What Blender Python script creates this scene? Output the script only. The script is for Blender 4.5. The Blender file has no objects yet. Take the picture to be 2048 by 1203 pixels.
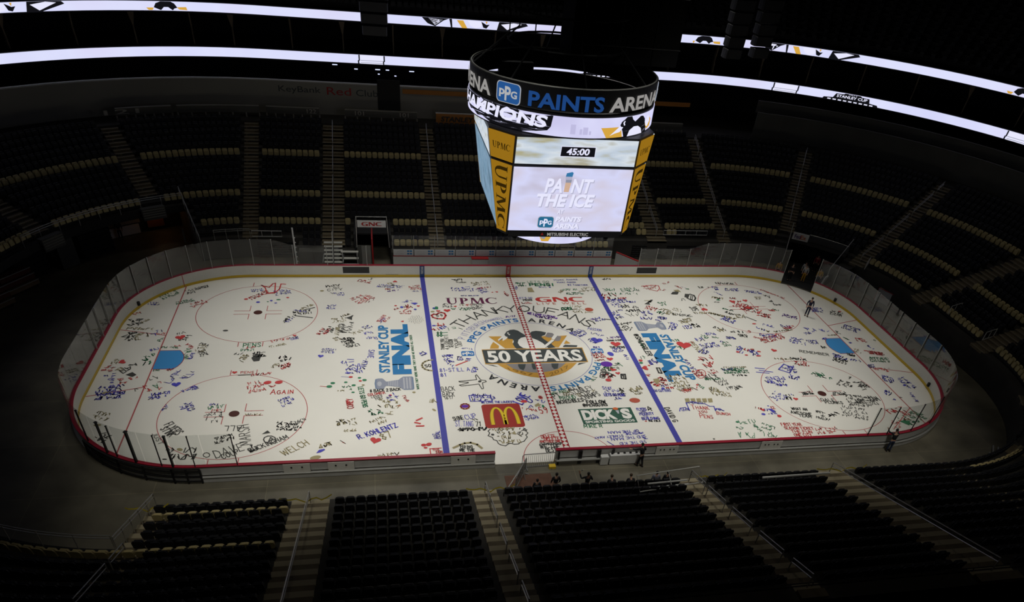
import bpy, bmesh, math, random
from math import sin, cos, pi, radians as rad
from mathutils import Vector, Matrix
SC = bpy.context.scene
COL = SC.collection
random.seed(7)

# ------------------------------------------------------------------ camera
F_PX, CX, CY = 1364.32, 17.404, 332.072
cam_d = bpy.data.cameras.new('camera')
cam = bpy.data.objects.new('camera', cam_d)
COL.objects.link(cam)
yaw, pit, rol = 0.2399, 0.7099, 0.1067
fw = Vector((sin(yaw)*cos(pit), cos(yaw)*cos(pit), -sin(pit)))
rt = Vector((cos(yaw), -sin(yaw), 0))
up = rt.cross(fw)
rt2 = rt*cos(rol) + up*sin(rol)
up2 = up*cos(rol) - rt*sin(rol)
M = Matrix((rt2, up2, -fw)).transposed().to_4x4()
M.translation = Vector((-10.961, -44.5485, 27.6212))
cam.matrix_world = M
cam_d.sensor_fit = 'HORIZONTAL'
cam_d.sensor_width = 36.0
cam_d.lens = F_PX/2048*36.0
cam_d.shift_x = -CX/2048
cam_d.shift_y = CY/2048
cam_d.clip_start, cam_d.clip_end = 0.5, 400
SC.camera = cam

# ------------------------------------------------------------------ world, light, exposure
w = bpy.data.worlds.new('arena_dark'); SC.world = w
w.use_nodes = True
w.node_tree.nodes['Background'].inputs[0].default_value = (0.02, 0.021, 0.026, 1)
w.node_tree.nodes['Background'].inputs[1].default_value = 0.15
vs = SC.view_settings
vs.view_transform = 'Standard'
vs.look = 'None'
vs.exposure = 0.0
vs.gamma = 1.0
vs.use_curve_mapping = False

def spot(x, y, z, tx, ty, power, size, blend, col=(1.0, 0.985, 0.93)):
    d = bpy.data.lights.new('flood_or_fill_spot', 'SPOT')
    d.energy = power; d.spot_size = rad(size); d.spot_blend = blend
    d.color = col; d.shadow_soft_size = 2.5
    o = bpy.data.objects.new('flood_or_fill_spot', d)
    COL.objects.link(o)
    o.location = (x, y, z)
    o.rotation_euler = (Vector((tx, ty, 0))-Vector((x, y, z))).to_track_quat('-Z', 'Y').to_euler()
LP = 10500
for lx in (-21, -8.5, 8.5, 21):
    for q in (-1, 1):
        if abs(lx) > 10: spot(lx*.9, 15*q, 30, lx*.86, 2.5*q, LP*.80, 58, .9)
        else: spot(lx, 16*q, 30, lx*.9, 1.5*q, LP*1.05, 70, 1.0)
for lx in (-20, -7, 7, 20): spot(lx, -29, 31, lx*1.02, -13.2, LP*.75, 34, 1.0, (1.0, .96, .86))   # row over the near side
for lx in (-16, 0, 16): spot(lx, 20, 31, lx*1.1, 24, LP*.09, 90, 1.0, (1.0, .95, .82))             # dim fill row added to lift the far seats
for ly in (-10, 10): spot(30, ly, 31, 37, ly, LP*.07, 80, 1.0, (1.0, .95, .82))                        # dim fill pair, put in to brighten the right end
for lx in (-14, 4, 20): spot(lx, -33, 31, lx, -20, LP*.035, 60, 1.0, (1.0, .93, .78))

# ------------------------------------------------------------------ materials
MATS = {}
def mat(name, rgb, rough=0.6, spec=0.3, metal=0.0, noise=0.0, scale=8.0, emit=None, estr=0.0, alpha=1.0):
    if name in MATS: return MATS[name]
    m = bpy.data.materials.new(name); m.use_nodes = True
    nt = m.node_tree; b = nt.nodes['Principled BSDF']
    b.inputs['Base Color'].default_value = (*rgb, 1)
    b.inputs['Roughness'].default_value = rough
    b.inputs['Specular IOR Level'].default_value = spec
    b.inputs['Metallic'].default_value = metal
    if noise > 0:
        tc = nt.nodes.new('ShaderNodeTexCoord'); nz = nt.nodes.new('ShaderNodeTexNoise')
        nz.inputs['Scale'].default_value = scale; nz.inputs['Detail'].default_value = 5
        cr = nt.nodes.new('ShaderNodeValToRGB')
        cr.color_ramp.elements[0].color = tuple(max(0, c*(1-noise)) for c in rgb)+(1,)
        cr.color_ramp.elements[1].color = tuple(min(1, c*(1+noise)) for c in rgb)+(1,)
        cr.color_ramp.elements[0].position = 0.3; cr.color_ramp.elements[1].position = 0.7
        nt.links.new(tc.outputs['Object'], nz.inputs['Vector'])
        nt.links.new(nz.outputs['Fac'], cr.inputs['Fac'])
        nt.links.new(cr.outputs['Color'], b.inputs['Base Color'])
    if emit is not None:
        b.inputs['Emission Color'].default_value = (*emit, 1)
        b.inputs['Emission Strength'].default_value = estr
    MATS[name] = m
    return m
def glass_mat():
    m = bpy.data.materials.new('acrylic_glass'); m.use_nodes = True
    nt = m.node_tree; nt.nodes.clear()
    out = nt.nodes.new('ShaderNodeOutputMaterial'); mx = nt.nodes.new('ShaderNodeMixShader')
    tr = nt.nodes.new('ShaderNodeBsdfTransparent'); tr.inputs[0].default_value = (0.95, 0.96, 0.955, 1)
    gl = nt.nodes.new('ShaderNodeBsdfGlossy'); gl.inputs['Roughness'].default_value = 0.03
    df = nt.nodes.new('ShaderNodeBsdfDiffuse'); df.inputs[0].default_value = (0.5, 0.5, 0.48, 1)
    lw = nt.nodes.new('ShaderNodeLayerWeight'); lw.inputs[0].default_value = 0.25
    fr = nt.nodes.new('ShaderNodeMath'); fr.operation = 'MULTIPLY'; fr.inputs[1].default_value = 0.35
    nt.links.new(lw.outputs['Facing'], fr.inputs[0])
    m2 = nt.nodes.new('ShaderNodeMixShader'); m2.inputs[0].default_value = 0.032
    nt.links.new(tr.outputs[0], m2.inputs[1]); nt.links.new(df.outputs[0], m2.inputs[2])
    nt.links.new(fr.outputs[0], mx.inputs[0]); nt.links.new(m2.outputs[0], mx.inputs[1]); nt.links.new(gl.outputs[0], mx.inputs[2])
    nt.links.new(mx.outputs[0], out.inputs[0])
    MATS['glass'] = m
    return m
glass_mat()
def tile_concrete():
    m = mat('arena_concrete', (0.13, 0.118, 0.085), rough=0.55, spec=0.3, noise=0.42, scale=0.32)
    return m
def screen_mat(name, cols, scale, strength, stretch=(1, 1, 1)):
    """picture on a lit screen: soft noise between a few colours"""
    m = bpy.data.materials.new(name); m.use_nodes = True
    nt = m.node_tree; nt.nodes.clear()
    out = nt.nodes.new('ShaderNodeOutputMaterial'); em = nt.nodes.new('ShaderNodeEmission')
    tc = nt.nodes.new('ShaderNodeTexCoord'); mp = nt.nodes.new('ShaderNodeMapping'); nz = nt.nodes.new('ShaderNodeTexNoise')
    mp.inputs['Scale'].default_value = stretch
    nz.inputs['Scale'].default_value = scale; nz.inputs['Detail'].default_value = 3
    cr = nt.nodes.new('ShaderNodeValToRGB')
    els = cr.color_ramp.elements
    while len(els) < len(cols): els.new(0.5)
    for k, c in enumerate(cols):
        els[k].position = 0.3+0.4*k/(len(cols)-1); els[k].color = (*c, 1)
    nt.links.new(tc.outputs['Object'], mp.inputs[0]); nt.links.new(mp.outputs[0], nz.inputs['Vector'])
    nt.links.new(nz.outputs['Fac'], cr.inputs[0]); nt.links.new(cr.outputs[0], em.inputs[0])
    em.inputs[1].default_value = strength
    nt.links.new(em.outputs[0], out.inputs[0])
    MATS[name] = m
    return m
def emat(name, rgb, s=1.0):
    if name in MATS: return MATS[name]
    m = bpy.data.materials.new(name); m.use_nodes = True
    nt = m.node_tree; nt.nodes.clear()
    out = nt.nodes.new('ShaderNodeOutputMaterial'); em = nt.nodes.new('ShaderNodeEmission')
    em.inputs[0].default_value = (*rgb, 1); em.inputs[1].default_value = s
    nt.links.new(em.outputs[0], out.inputs[0]); MATS[name] = m
    return m

# ------------------------------------------------------------------ mesh helpers
class MB:
    def __init__(s): s.v = []; s.f = []
    def quad(s, a, b, c, d):
        n = len(s.v); s.v += [tuple(a), tuple(b), tuple(c), tuple(d)]; s.f.append((n, n+1, n+2, n+3)); return s
    def poly(s, pts):
        n = len(s.v); s.v += [tuple(p) for p in pts]; s.f.append(tuple(range(n, n+len(pts)))); return s
    def box(s, c, size, rz=0.0, M=None):
        hx, hy, hz = size[0]/2, size[1]/2, size[2]/2; n = len(s.v)
        ca, sa = cos(rz), sin(rz)
        for z in (-hz, hz):
            for x, y in ((-hx, -hy), (hx, -hy), (hx, hy), (-hx, hy)):
                p = Vector((c[0]+x*ca-y*sa, c[1]+x*sa+y*ca, c[2]+z))
                s.v.append(tuple(M @ p if M else p))
        s.f += [(n, n+3, n+2, n+1), (n+4, n+5, n+6, n+7), (n, n+1, n+5, n+4), (n+1, n+2, n+6, n+5), (n+2, n+3, n+7, n+6), (n+3, n, n+4, n+7)]
        return s
    def tube(s, pts, r, n=6, closed=False):
        pts = [Vector(p) for p in pts]; base = len(s.v); m = len(pts); prev = None
        for i, p in enumerate(pts):
            a = pts[i-1] if (i > 0 or closed) else p
            b = pts[(i+1) % m] if (i < m-1 or closed) else p
            t = (b-a).normalized() if (b-a).length > 1e-9 else Vector((0, 0, 1))
            if prev is None:
                prev = t.orthogonal().normalized()
            u = (prev - t*prev.dot(t))
            u = u.normalized() if u.length > 1e-6 else t.orthogonal().normalized()
            prev = u; v = t.cross(u)
            rr = r[i] if isinstance(r, (list, tuple)) else r
            for k in range(n):
                an = 2*pi*k/n
                s.v.append(tuple(p + (u*cos(an)+v*sin(an))*rr))
        for i in range(m if closed else m-1):
            j = (i+1) % m
            for k in range(n):
                k2 = (k+1) % n
                s.f.append((base+i*n+k, base+i*n+k2, base+j*n+k2, base+j*n+k))
        if not closed:
            s.f.append(tuple(base+k for k in range(n))[::-1]); s.f.append(tuple(base+(m-1)*n+k for k in range(n)))
        return s
    def prism(s, poly, axis_o, ax, ay, az, d):
        """extrude a 2D polygon (u,v) in plane (ax,ay) at axis_o by d along az"""
        n = len(s.v); m = len(poly); O = Vector(axis_o); ax = Vector(ax); ay = Vector(ay); az = Vector(az)
        for h in (0, d):
            for u, v in poly: s.v.append(tuple(O+ax*u+ay*v+az*h))
        s.f.append(tuple(range(n+m-1, n-1, -1))); s.f.append(tuple(range(n+m, n+2*m)))
        for k in range(m):
            k2 = (k+1) % m; s.f.append((n+k, n+k2, n+m+k2, n+m+k))
        return s
    def lathe(s, prof, c, n=16):
        base = len(s.v); m = len(prof)
        for r, z in prof:
            for k in range(n):
                a = 2*pi*k/n; s.v.append((c[0]+r*cos(a), c[1]+r*sin(a), c[2]+z))
        for i in range(m-1):
            for k in range(n):
                k2 = (k+1) % n; s.f.append((base+i*n+k, base+i*n+k2, base+(i+1)*n+k2, base+(i+1)*n+k))
        return s
    def add(s, other, M):
        n = len(s.v); s.v += [tuple(M @ Vector(p)) for p in other.v]; s.f += [tuple(i+n for i in f) for f in other.f]; return s
    def mesh(s, name, m):
        me = bpy.data.meshes.new(name); me.from_pydata(s.v, [], s.f)
        if m is not None: me.materials.append(MATS[m] if isinstance(m, str) else m)
        me.update(); return me
    def build(s, name, m, parent=None, smooth=False):
        me = s.mesh(name, m)
        if smooth:
            for p in me.polygons: p.use_smooth = True
        return link(name, me, parent)
def link(name, me, parent=None):
    o = bpy.data.objects.new(name, me); COL.objects.link(o)
    if parent is not None: o.parent = parent
    return o
def tag(o, label, cat, group=None, kind=None):
    o['label'] = label; o['category'] = cat
    if group: o['group'] = group
    if kind: o['kind'] = kind
    return o
def struct(o): o['kind'] = 'structure'; return o
def thing(name, label, cat, loc=(0, 0, 0), rz=0.0, group=None):
    o = bpy.data.objects.new(name, None); o.empty_display_size = 0.2; COL.objects.link(o)
    o.location = loc; o.rotation_euler = (0, 0, rz)
    return tag(o, label, cat, group)
def dup(src, parent=None, loc=None, rz=None):
    c = src.copy(); COL.objects.link(c)
    if parent is not None: c.parent = parent
    if loc is not None: c.location = loc
    if rz is not None: c.rotation_euler = (0, 0, rz)
    for ch in list(src.children): dup(ch, c)
    return c
def tri_poly(pts2):
    """triangulate a simple 2D polygon -> (pts, tris)"""
    bm = bmesh.new(); vs_ = [bm.verts.new((x, y, 0)) for x, y in pts2]
    bm.faces.new(vs_); bmesh.ops.triangulate(bm, faces=bm.faces[:])
    bm.verts.index_update()
    t = [tuple(v.index for v in f.verts) for f in bm.faces]; bm.free()
    return t
_TX = {}
def text_shape(txt, bold=0.0, shear=0.0, spacing=1.0):
    """flat lettering as triangles, box-normalised to 0..1 x 0..1, plus its aspect"""
    key = (txt, bold, shear, spacing)
    if key in _TX: return _TX[key]
    c = bpy.data.curves.new('lettering', 'FONT'); c.body = txt; c.offset = bold; c.shear = shear; c.space_character = spacing
    c.fill_mode = 'FRONT'; c.resolution_u = 3
    o = bpy.data.objects.new('lettering', c); COL.objects.link(o)
    dg = bpy.context.evaluated_depsgraph_get(); dg.update()
    me = bpy.data.meshes.new_from_object(o.evaluated_get(dg))
    V = [(v.co.x, v.co.y) for v in me.vertices]; Fc = [tuple(p.vertices) for p in me.polygons]
    bpy.data.objects.remove(o); bpy.data.curves.remove(c); bpy.data.meshes.remove(me)
    x0 = min(v[0] for v in V); x1 = max(v[0] for v in V); y0 = min(v[1] for v in V); y1 = max(v[1] for v in V)
    V = [((x-x0)/(x1-x0), (y-y0)/(y1-y0)) for x, y in V]
    _TX[key] = (V, Fc, (x1-x0)/(y1-y0)); return _TX[key]
def put(mb, shape, fn):
    n = len(mb.v); mb.v += [tuple(fn(u, v)) for u, v in shape[0]]; mb.f += [tuple(i+n for i in f) for f in shape[1]]
def bil(bl, br, tr, tl):
    bl, br, tr, tl = (Vector(p) for p in (bl, br, tr, tl))
    return lambda u, v: (bl*(1-u)+br*u)*(1-v) + (tl*(1-u)+tr*u)*v
def poly_shape(pts): return (pts, tri_poly(pts))
def stroke2(pts, wd):
    """2D polyline -> quads (u,v) with joint fans; returns (verts, faces)"""
    V = []; Fq = []
    for i in range(len(pts)-1):
        (x0, y0), (x1, y1) = pts[i], pts[i+1]
        dx, dy = x1-x0, y1-y0; L = math.hypot(dx, dy)
        if L < 1e-9: continue
        e = wd*0.35/L; x0 -= dx*e; y0 -= dy*e; x1 += dx*e; y1 += dy*e
        nx, ny = -dy/L*wd/2, dx/L*wd/2; n = len(V)
        V += [(x0+nx, y0+ny), (x0-nx, y0-ny), (x1-nx, y1-ny), (x1+nx, y1+ny)]; Fq.append((n, n+1, n+2, n+3))
    return V, Fq
def rrect(w, h, r, n=3):
    pts = []
    for cx, cy, a0 in ((w/2-r, h/2-r, 0), (-w/2+r, h/2-r, 90), (-w/2+r, -h/2+r, 180), (w/2-r, -h/2+r, 270)):
        for k in range(n+1):
            a = rad(a0+90*k/n); pts.append((cx+r*cos(a), cy+r*sin(a)))
    return pts
ORD = ['zeroth', 'first', 'second', 'third', 'fourth', 'fifth', 'sixth', 'seventh', 'eighth', 'ninth', 'tenth', 'eleventh', 'twelfth', 'thirteenth', 'fourteenth', 'fifteenth', 'sixteenth', 'seventeenth', 'eighteenth', 'nineteenth', 'twentieth', 'twenty-first', 'twenty-second', 'twenty-third', 'twenty-fourth', 'twenty-fifth', 'twenty-sixth', 'twenty-seventh', 'twenty-eighth', 'twenty-ninth', 'thirtieth', 'thirty-first', 'thirty-second', 'thirty-third', 'thirty-fourth', 'thirty-fifth', 'thirty-sixth', 'thirty-seventh', 'thirty-eighth', 'thirty-ninth', 'fortieth']

def finer(shape, du):
    """split long triangles so a flat shape can follow a curved screen"""
    V = list(shape[0]); Fc = []
    for f in shape[1]: Fc += [(f[0], f[k], f[k+1]) for k in range(1, len(f)-1)]
    for _ in range(6):
        out = []
        for f in Fc:
            d = [abs(V[f[k]][0]-V[f[(k+1) % 3]][0]) for k in range(3)]; k = d.index(max(d))
            if d[k] > du:
                i0, i1, i2 = f[k], f[(k+1) % 3], f[(k+2) % 3]; V.append(((V[i0][0]+V[i1][0])/2, (V[i0][1]+V[i1][1])/2)); m = len(V)-1; out += [(i0, m, i2), (m, i1, i2)]
            else: out.append(f)
        Fc = out
    return (V, Fc)

# ------------------------------------------------------------------ rink-parallel paths
HX, HY, RC = 30.48, 12.954, 8.534
SX, SY = HX-RC, HY-RC
ARC = RC*pi/2
U1 = SX; U2 = U1+ARC; U3 = U2+2*SY; U4 = U3+ARC; U5 = U4+2*SX; U6 = U5+ARC; U7 = U6+2*SY; UT = U7+ARC+SX
def pt(u, o):
    """point o metres outside the boards at rink station u (u = x on the far side, clockwise)"""
    P = UT
    u = (u+SX) % P - SX
    if u <= U1: return Vector((u, HY+o)), Vector((0, 1))
    if u <= U2: a = pi/2-(u-U1)/RC; c = (SX, SY)
    elif u <= U3: return Vector((HX+o, SY-(u-U2))), Vector((1, 0))
    elif u <= U4: a = -(u-U3)/RC; c = (SX, -SY)
    elif u <= U5: return Vector((SX-(u-U4), -HY-o)), Vector((0, -1))
    elif u <= U6: a = -pi/2-(u-U5)/RC; c = (-SX, -SY)
    elif u <= U7: return Vector((-HX-o, -SY+(u-U6))), Vector((-1, 0))
    else: a = pi-(u-U7)/RC; c = (-SX, SY)
    n = Vector((cos(a), sin(a)))
    return Vector(c)+n*(RC+o), n
def is_arc(u):
    u = (u+SX) % UT - SX
    return U1 < u < U2 or U3 < u < U4 or U5 < u < U6 or u > U7
def stations(a, b, straight=4.0, arc=0.55):
    """stations from a to b: sparse on straights, dense on corners"""
    out = [a]; u = a
    cuts = []
    for base in (-UT, 0, UT):
        for k in (-SX, U1, U2, U3, U4, U5, U6, U7): cuts.append(base+k)
    cuts = sorted(c for c in cuts if a+1e-6 < c < b-1e-6)+[b]
    for c in cuts:
        mid = (u+c)/2; st = arc if is_arc(mid) else straight
        n = max(1, int(math.ceil((c-u)/st)))
        for k in range(1, n+1): out.append(u+(c-u)*k/n)
        u = c
    return out
def sweep(mb, prof, us, closed=False):
    """sweep a profile [(o,z)...] (open polyline) along stations"""
    n = len(mb.v); m = len(prof)
    for u in us:
        for o, z in prof:
            p, _ = pt(u, o); mb.v.append((p.x, p.y, z))
    for i in range(len(us)-1):
        for k in range(m-1):
            a = n+i*m+k
            mb.f.append((a, a+1, a+m+1, a+m))
    return mb
def sweep_solid(mb, prof, us):
    """closed profile polygon swept with end caps"""
    sweep(mb, prof+[prof[0]], us)
    for u in (us[0], us[-1]):
        mb.poly([(*pt(u, o)[0], z) for o, z in prof])
    return mb
def ztop(i): return 2.08+0.275*i+0.0027*i*i
def fz(i): return ztop(i)-0.85
def off(i): return 3.05+0.87*i
def nk(k): return 2.2+k*0.9885
def ang_u(deg, corner):
    """station on a corner at compass angle deg measured from the long axis"""
    t = rad(90-deg)*RC
    return {'FR': U1+t, 'NR': U4-t, 'NL': U5+t, 'FL': -SX-t}[corner]
# ------------------------------------------------------------------ colours
mat('ice', (0.80, 0.775, 0.70), rough=0.32, spec=0.25, noise=0.025, scale=0.25)
mat('line_red', (0.42, 0.03, 0.035), 0.5); mat('thin_red', (0.45, 0.10, 0.10), 0.5); mat('line_blue', (0.06, 0.06, 0.36), 0.5)
mat('crease_blue', (0.05, 0.27, 0.60), 0.5); mat('dot_brown', (0.07, 0.02, 0.015), 0.5)
mat('paint_blue', (0.01, 0.14, 0.42), 0.5); mat('paint_black', (0.02, 0.022, 0.024), 0.5); mat('paint_char', (0.045, 0.055, 0.055), 0.5)
mat('paint_gold', (0.56, 0.30, 0.045), 0.5); mat('paint_grey', (0.24, 0.225, 0.225), 0.5); mat('paint_white', (0.80, 0.78, 0.72), 0.5)
mat('paint_maroon', (0.12, 0.015, 0.06), 0.5); mat('paint_red', (0.5, 0.035, 0.03), 0.5); mat('paint_brick', (0.33, 0.03, 0.02), 0.5)
mat('paint_yellow', (0.72, 0.50, 0.02), 0.5); mat('paint_green', (0.02, 0.09, 0.055), 0.5); mat('paint_dblue', (0.02, 0.18, 0.42), 0.5)
mat('paint_orange', (0.6, 0.13, 0.03), 0.5); mat('paint_brown', (0.25, 0.13, 0.02), 0.5)
mat('cup_grey', (0.27, 0.29, 0.36), 0.5); mat('cup_light', (0.45, 0.46, 0.5), 0.5); mat('cup_edge', (0.16, 0.22, 0.33), 0.5)
INK = {'k': 'ink_black', 'b': 'ink_blue', 'r': 'ink_red', 'g': 'ink_green', 'y': 'ink_tan', 'p': 'ink_purple', 'o': 'ink_rust'}
mat('ink_black', (0.055, 0.055, 0.05), 0.6); mat('ink_blue', (0.07, 0.065, 0.46), 0.6); mat('ink_red', (0.55, 0.05, 0.05), 0.6)
mat('ink_green', (0.03, 0.20, 0.09), 0.6); mat('ink_tan', (0.34, 0.29, 0.15), 0.6); mat('ink_purple', (0.12, 0.02, 0.33), 0.6); mat('ink_rust', (0.45, 0.09, 0.05), 0.6)

# ------------------------------------------------------------------ floor and ice
mb = MB(); mb.quad((-70, -70, -0.06), (70, -70, -0.06), (70, 60, -0.06), (-70, 60, -0.06))
fl = struct(mb.build('floor', tile_concrete()))
nt = MATS['arena_concrete'].node_tree                      # faint saw cuts between the slabs
b = nt.nodes['Principled BSDF']; src = b.inputs['Base Color'].links[0].from_socket
tc = nt.nodes.new('ShaderNodeTexCoord'); br = nt.nodes.new('ShaderNodeTexBrick')
br.inputs['Scale'].default_value = 1.0; br.inputs['Mortar Size'].default_value = 0.012; br.inputs['Brick Width'].default_value = 6.1; br.inputs['Row Height'].default_value = 4.6
br.offset = 0.0
br.inputs['Color1'].default_value = (1, 1, 1, 1); br.inputs['Color2'].default_value = (0.86, 0.86, 0.86, 1); br.inputs['Mortar'].default_value = (1.7, 1.65, 1.5, 1)
mx = nt.nodes.new('ShaderNodeMix'); mx.data_type = 'RGBA'; mx.blend_type = 'MULTIPLY'; mx.inputs['Factor'].default_value = 1
nt.links.new(tc.outputs['Object'], br.inputs['Vector']); nt.links.new(src, mx.inputs['A']); nt.links.new(br.outputs['Color'], mx.inputs['B'])
nt.links.new(mx.outputs['Result'], b.inputs['Base Color'])

ring = [pt(u, -0.02)[0] for u in stations(-SX, UT-SX, 60, 0.4)[:-1]]
mb = MB()
n = len(ring)
for z in (0.0, -0.055):
    mb.v += [(p.x, p.y, z) for p in ring]
mb.f.append(tuple(range(n))[::-1]); mb.f += [(k, (k+1) % n, n+(k+1) % n, n+k) for k in range(n)]
mb.f[0] = tuple(range(n)) if (ring[1]-ring[0]).cross(ring[2]-ring[1]) > 0 else tuple(range(n))[::-1]
ICE = mb.build('ice_sheet', 'ice')
tag(ICE, 'white oval ice sheet covered with painted messages inside the boards', 'ice rink')
Z1, Z2, Z3, Z4, Z5 = 0.004, 0.008, 0.012, 0.016, 0.020

def ipart(mb, name, m, label=None):
    o = mb.build(name, m, ICE)
    if label: o['label'] = label
    return o
def yin(x):
    """half-width of the ice at x"""
    ax = abs(x)
    return HY if ax < SX else SY+math.sqrt(max(0, RC*RC-(ax-SX)**2))
def band(mb, x0, x1, z):
    N = 1 if max(abs(x0), abs(x1)) < SX else 1
    mb.quad((x0, -yin(x0)+.03, z), (x1, -yin(x1)+.03, z), (x1, yin(x1)-.03, z), (x0, yin(x0)-.03, z)); return mb
def arc_band(mb, cx, cy, r0, r1, a0, a1, z, n=72):
    for k in range(n):
        a, b_ = rad(a0+(a1-a0)*k/n), rad(a0+(a1-a0)*(k+1)/n)
        mb.quad((cx+r0*cos(a), cy+r0*sin(a), z), (cx+r1*cos(a), cy+r1*sin(a), z), (cx+r1*cos(b_), cy+r1*sin(b_), z), (cx+r0*cos(b_), cy+r0*sin(b_), z))
    return mb
def disc(mb, cx, cy, r, z, n=28):
    mb.poly([(cx+r*cos(2*pi*k/n), cy+r*sin(2*pi*k/n), z) for k in range(n)]); return mb
BL = 7.77
for s, nm in ((-1, 'left'), (1, 'right')):
    ipart(band(MB(), s*BL-.2, s*BL+.2, Z3), 'blue_line', 'line_blue', 'wide blue line on the %s of the centre' % nm)
    ipart(band(MB(), s*27.127-.045, s*27.127+.045, Z1), 'goal_line', 'thin_red', 'thin red goal line at the %s end' % nm)
    for q in (-1, 1):
        d = Vector((3.353, .914)).normalized(); nn = Vector((-d.y, d.x))*.04
        a = Vector((27.127, 3.353)); b_ = Vector((30.44, 4.267))
        P = [a+nn, a-nn, b_-nn, b_+nn]
        ipart(MB().poly([(s*p.x, q*p.y, Z1) for p in P]), 'trapezoid_line', 'thin_red')
    # goal crease
    cr = [(27.08, -1.22), (27.08, 1.22), (25.75, 1.22)]
    cr = [(27.08, 1.22)]+[(27.127-math.sqrt(max(0, 1.83**2-(y)**2)), y) for y in [1.22-2.44*k/14 for k in range(15)]]+[(27.08, -1.22)]
    ipart(MB().poly([(s*x, y, Z2) for x, y in cr]), 'goal_crease', 'crease_blue', 'sky blue goal crease at the %s end' % nm)
    mb = MB()
    sh = stroke2([(s*x, y) for x, y in cr], .05)
    n0 = len(mb.v); mb.v += [(x, y, Z3) for x, y in sh[0]]; mb.f += [tuple(i+n0 for i in f) for f in sh[1]]
    ipart(mb, 'crease_outline', 'line_red')
# checkered centre line
mb = MB(); x0 = .2
for e in (-1, 1): mb.quad((e*.2-.02, -HY+.03, Z4), (e*.2+.02, -HY+.03, Z4), (e*.2+.02, HY-.03, Z4), (e*.2-.02, HY-.03, Z4))
ny = 68; dy = (2*HY-.06)/ny
for k in range(ny):
    y = -HY+.03+dy*k
    for e in (-1, 1):                                         # red corners leave a row of white diamonds
        mb.poly([(e*.2, y, Z4), (0, y, Z4), (e*.2, y+dy*.5, Z4)]); mb.poly([(e*.2, y+dy*.5, Z4), (0, y+dy, Z4), (e*.2, y+dy, Z4)])
ipart(band(MB(), -.23, .23, Z3), 'center_line_ground', 'paint_white')
ipart(mb, 'center_line', 'line_red', 'red checkered centre line with white diamonds')
# circles, dots and hash marks
for cx in (-21.03, 21.03):
    for cy in (-6.706, 6.706):
        ipart(arc_band(MB(), cx, cy, 4.572-.05, 4.572, 0, 360, Z1), 'faceoff_circle', 'thin_red')
        ipart(disc(MB(), cx, cy, .33, Z3), 'faceoff_dot', 'dot_brown')
        for sx in (-1, 1):
            for sy in (-1, 1):
                xa, ya = cx+sx*.61, cy+sy*.23; t = .055
                ipart(MB().poly([(xa, ya, Z2), (xa+sx*1.2, ya, Z2), (xa+sx*1.2, ya+sy*t, Z2), (xa+sx*t, ya+sy*t, Z2), (xa+sx*t, ya+sy*.86, Z2), (xa, ya+sy*.86, Z2)]), 'hash_mark', 'thin_red')
                ipart(MB().box((cx+sx*.86, cy+sy*(4.5+.33), Z2), (.06, .62, .002)), 'hash_tick', 'thin_red')
ipart(arc_band(MB(), 0, 0, 4.572-.035, 4.572, 0, 360, Z2), 'center_circle', 'line_blue', 'thin blue centre circle')
ipart(arc_band(MB(), 0, -HY, 3.048-.05, 3.048, 1, 179, Z1, 40), 'referee_crease', 'thin_red')

# ------------------------------------------------------------------ lettering on the ice
def flat(z): return lambda f: (lambda u, v: (*f(u, v), z))
def quad2(bl, br, tr, tl, z):
    f = bil((*bl, z), (*br, z), (*tr, z), (*tl, z)); return f
def word(txt, name, m, bl, br, tr, tl, z=Z4, bold=0.0, shear=0.0, label=None, spacing=1.0):
    mb = MB(); put(mb, text_shape(txt, bold, shear, spacing), quad2(bl, br, tr, tl, z)); return ipart(mb, name, m, label)
def arc_fn(r0, r1, a0, a1, z):
    return lambda u, v: ((r0+(r1-r0)*v)*cos(rad(a0+(a1-a0)*u)), (r0+(r1-r0)*v)*sin(rad(a0+(a1-a0)*u)), z)
def arc_word(txt, m, r0, r1, a0, a1, z=Z3, bold=.02, spacing=1.0):
    mb = MB(); put(mb, text_shape(txt, bold, 0, spacing), arc_fn(r0, r1, a0, a1, z)); return ipart(mb, 'painted_lettering', m)
arc_word('PPG PAINTS', 'paint_blue', 4.70, 5.32, 161, 94.5, bold=.03, spacing=1.1)
arc_word('ARENA', 'paint_black', 4.70, 5.30, 85.5, 37.5, bold=.03, spacing=1.5)
arc_word('PPG PAINTS', 'paint_dblue', 4.70, 5.30, -20, -87, bold=.03, spacing=1.1)
arc_word('ARENA', 'paint_black', 4.70, 5.32, -95, -142, bold=.03, spacing=1.5)

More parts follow.
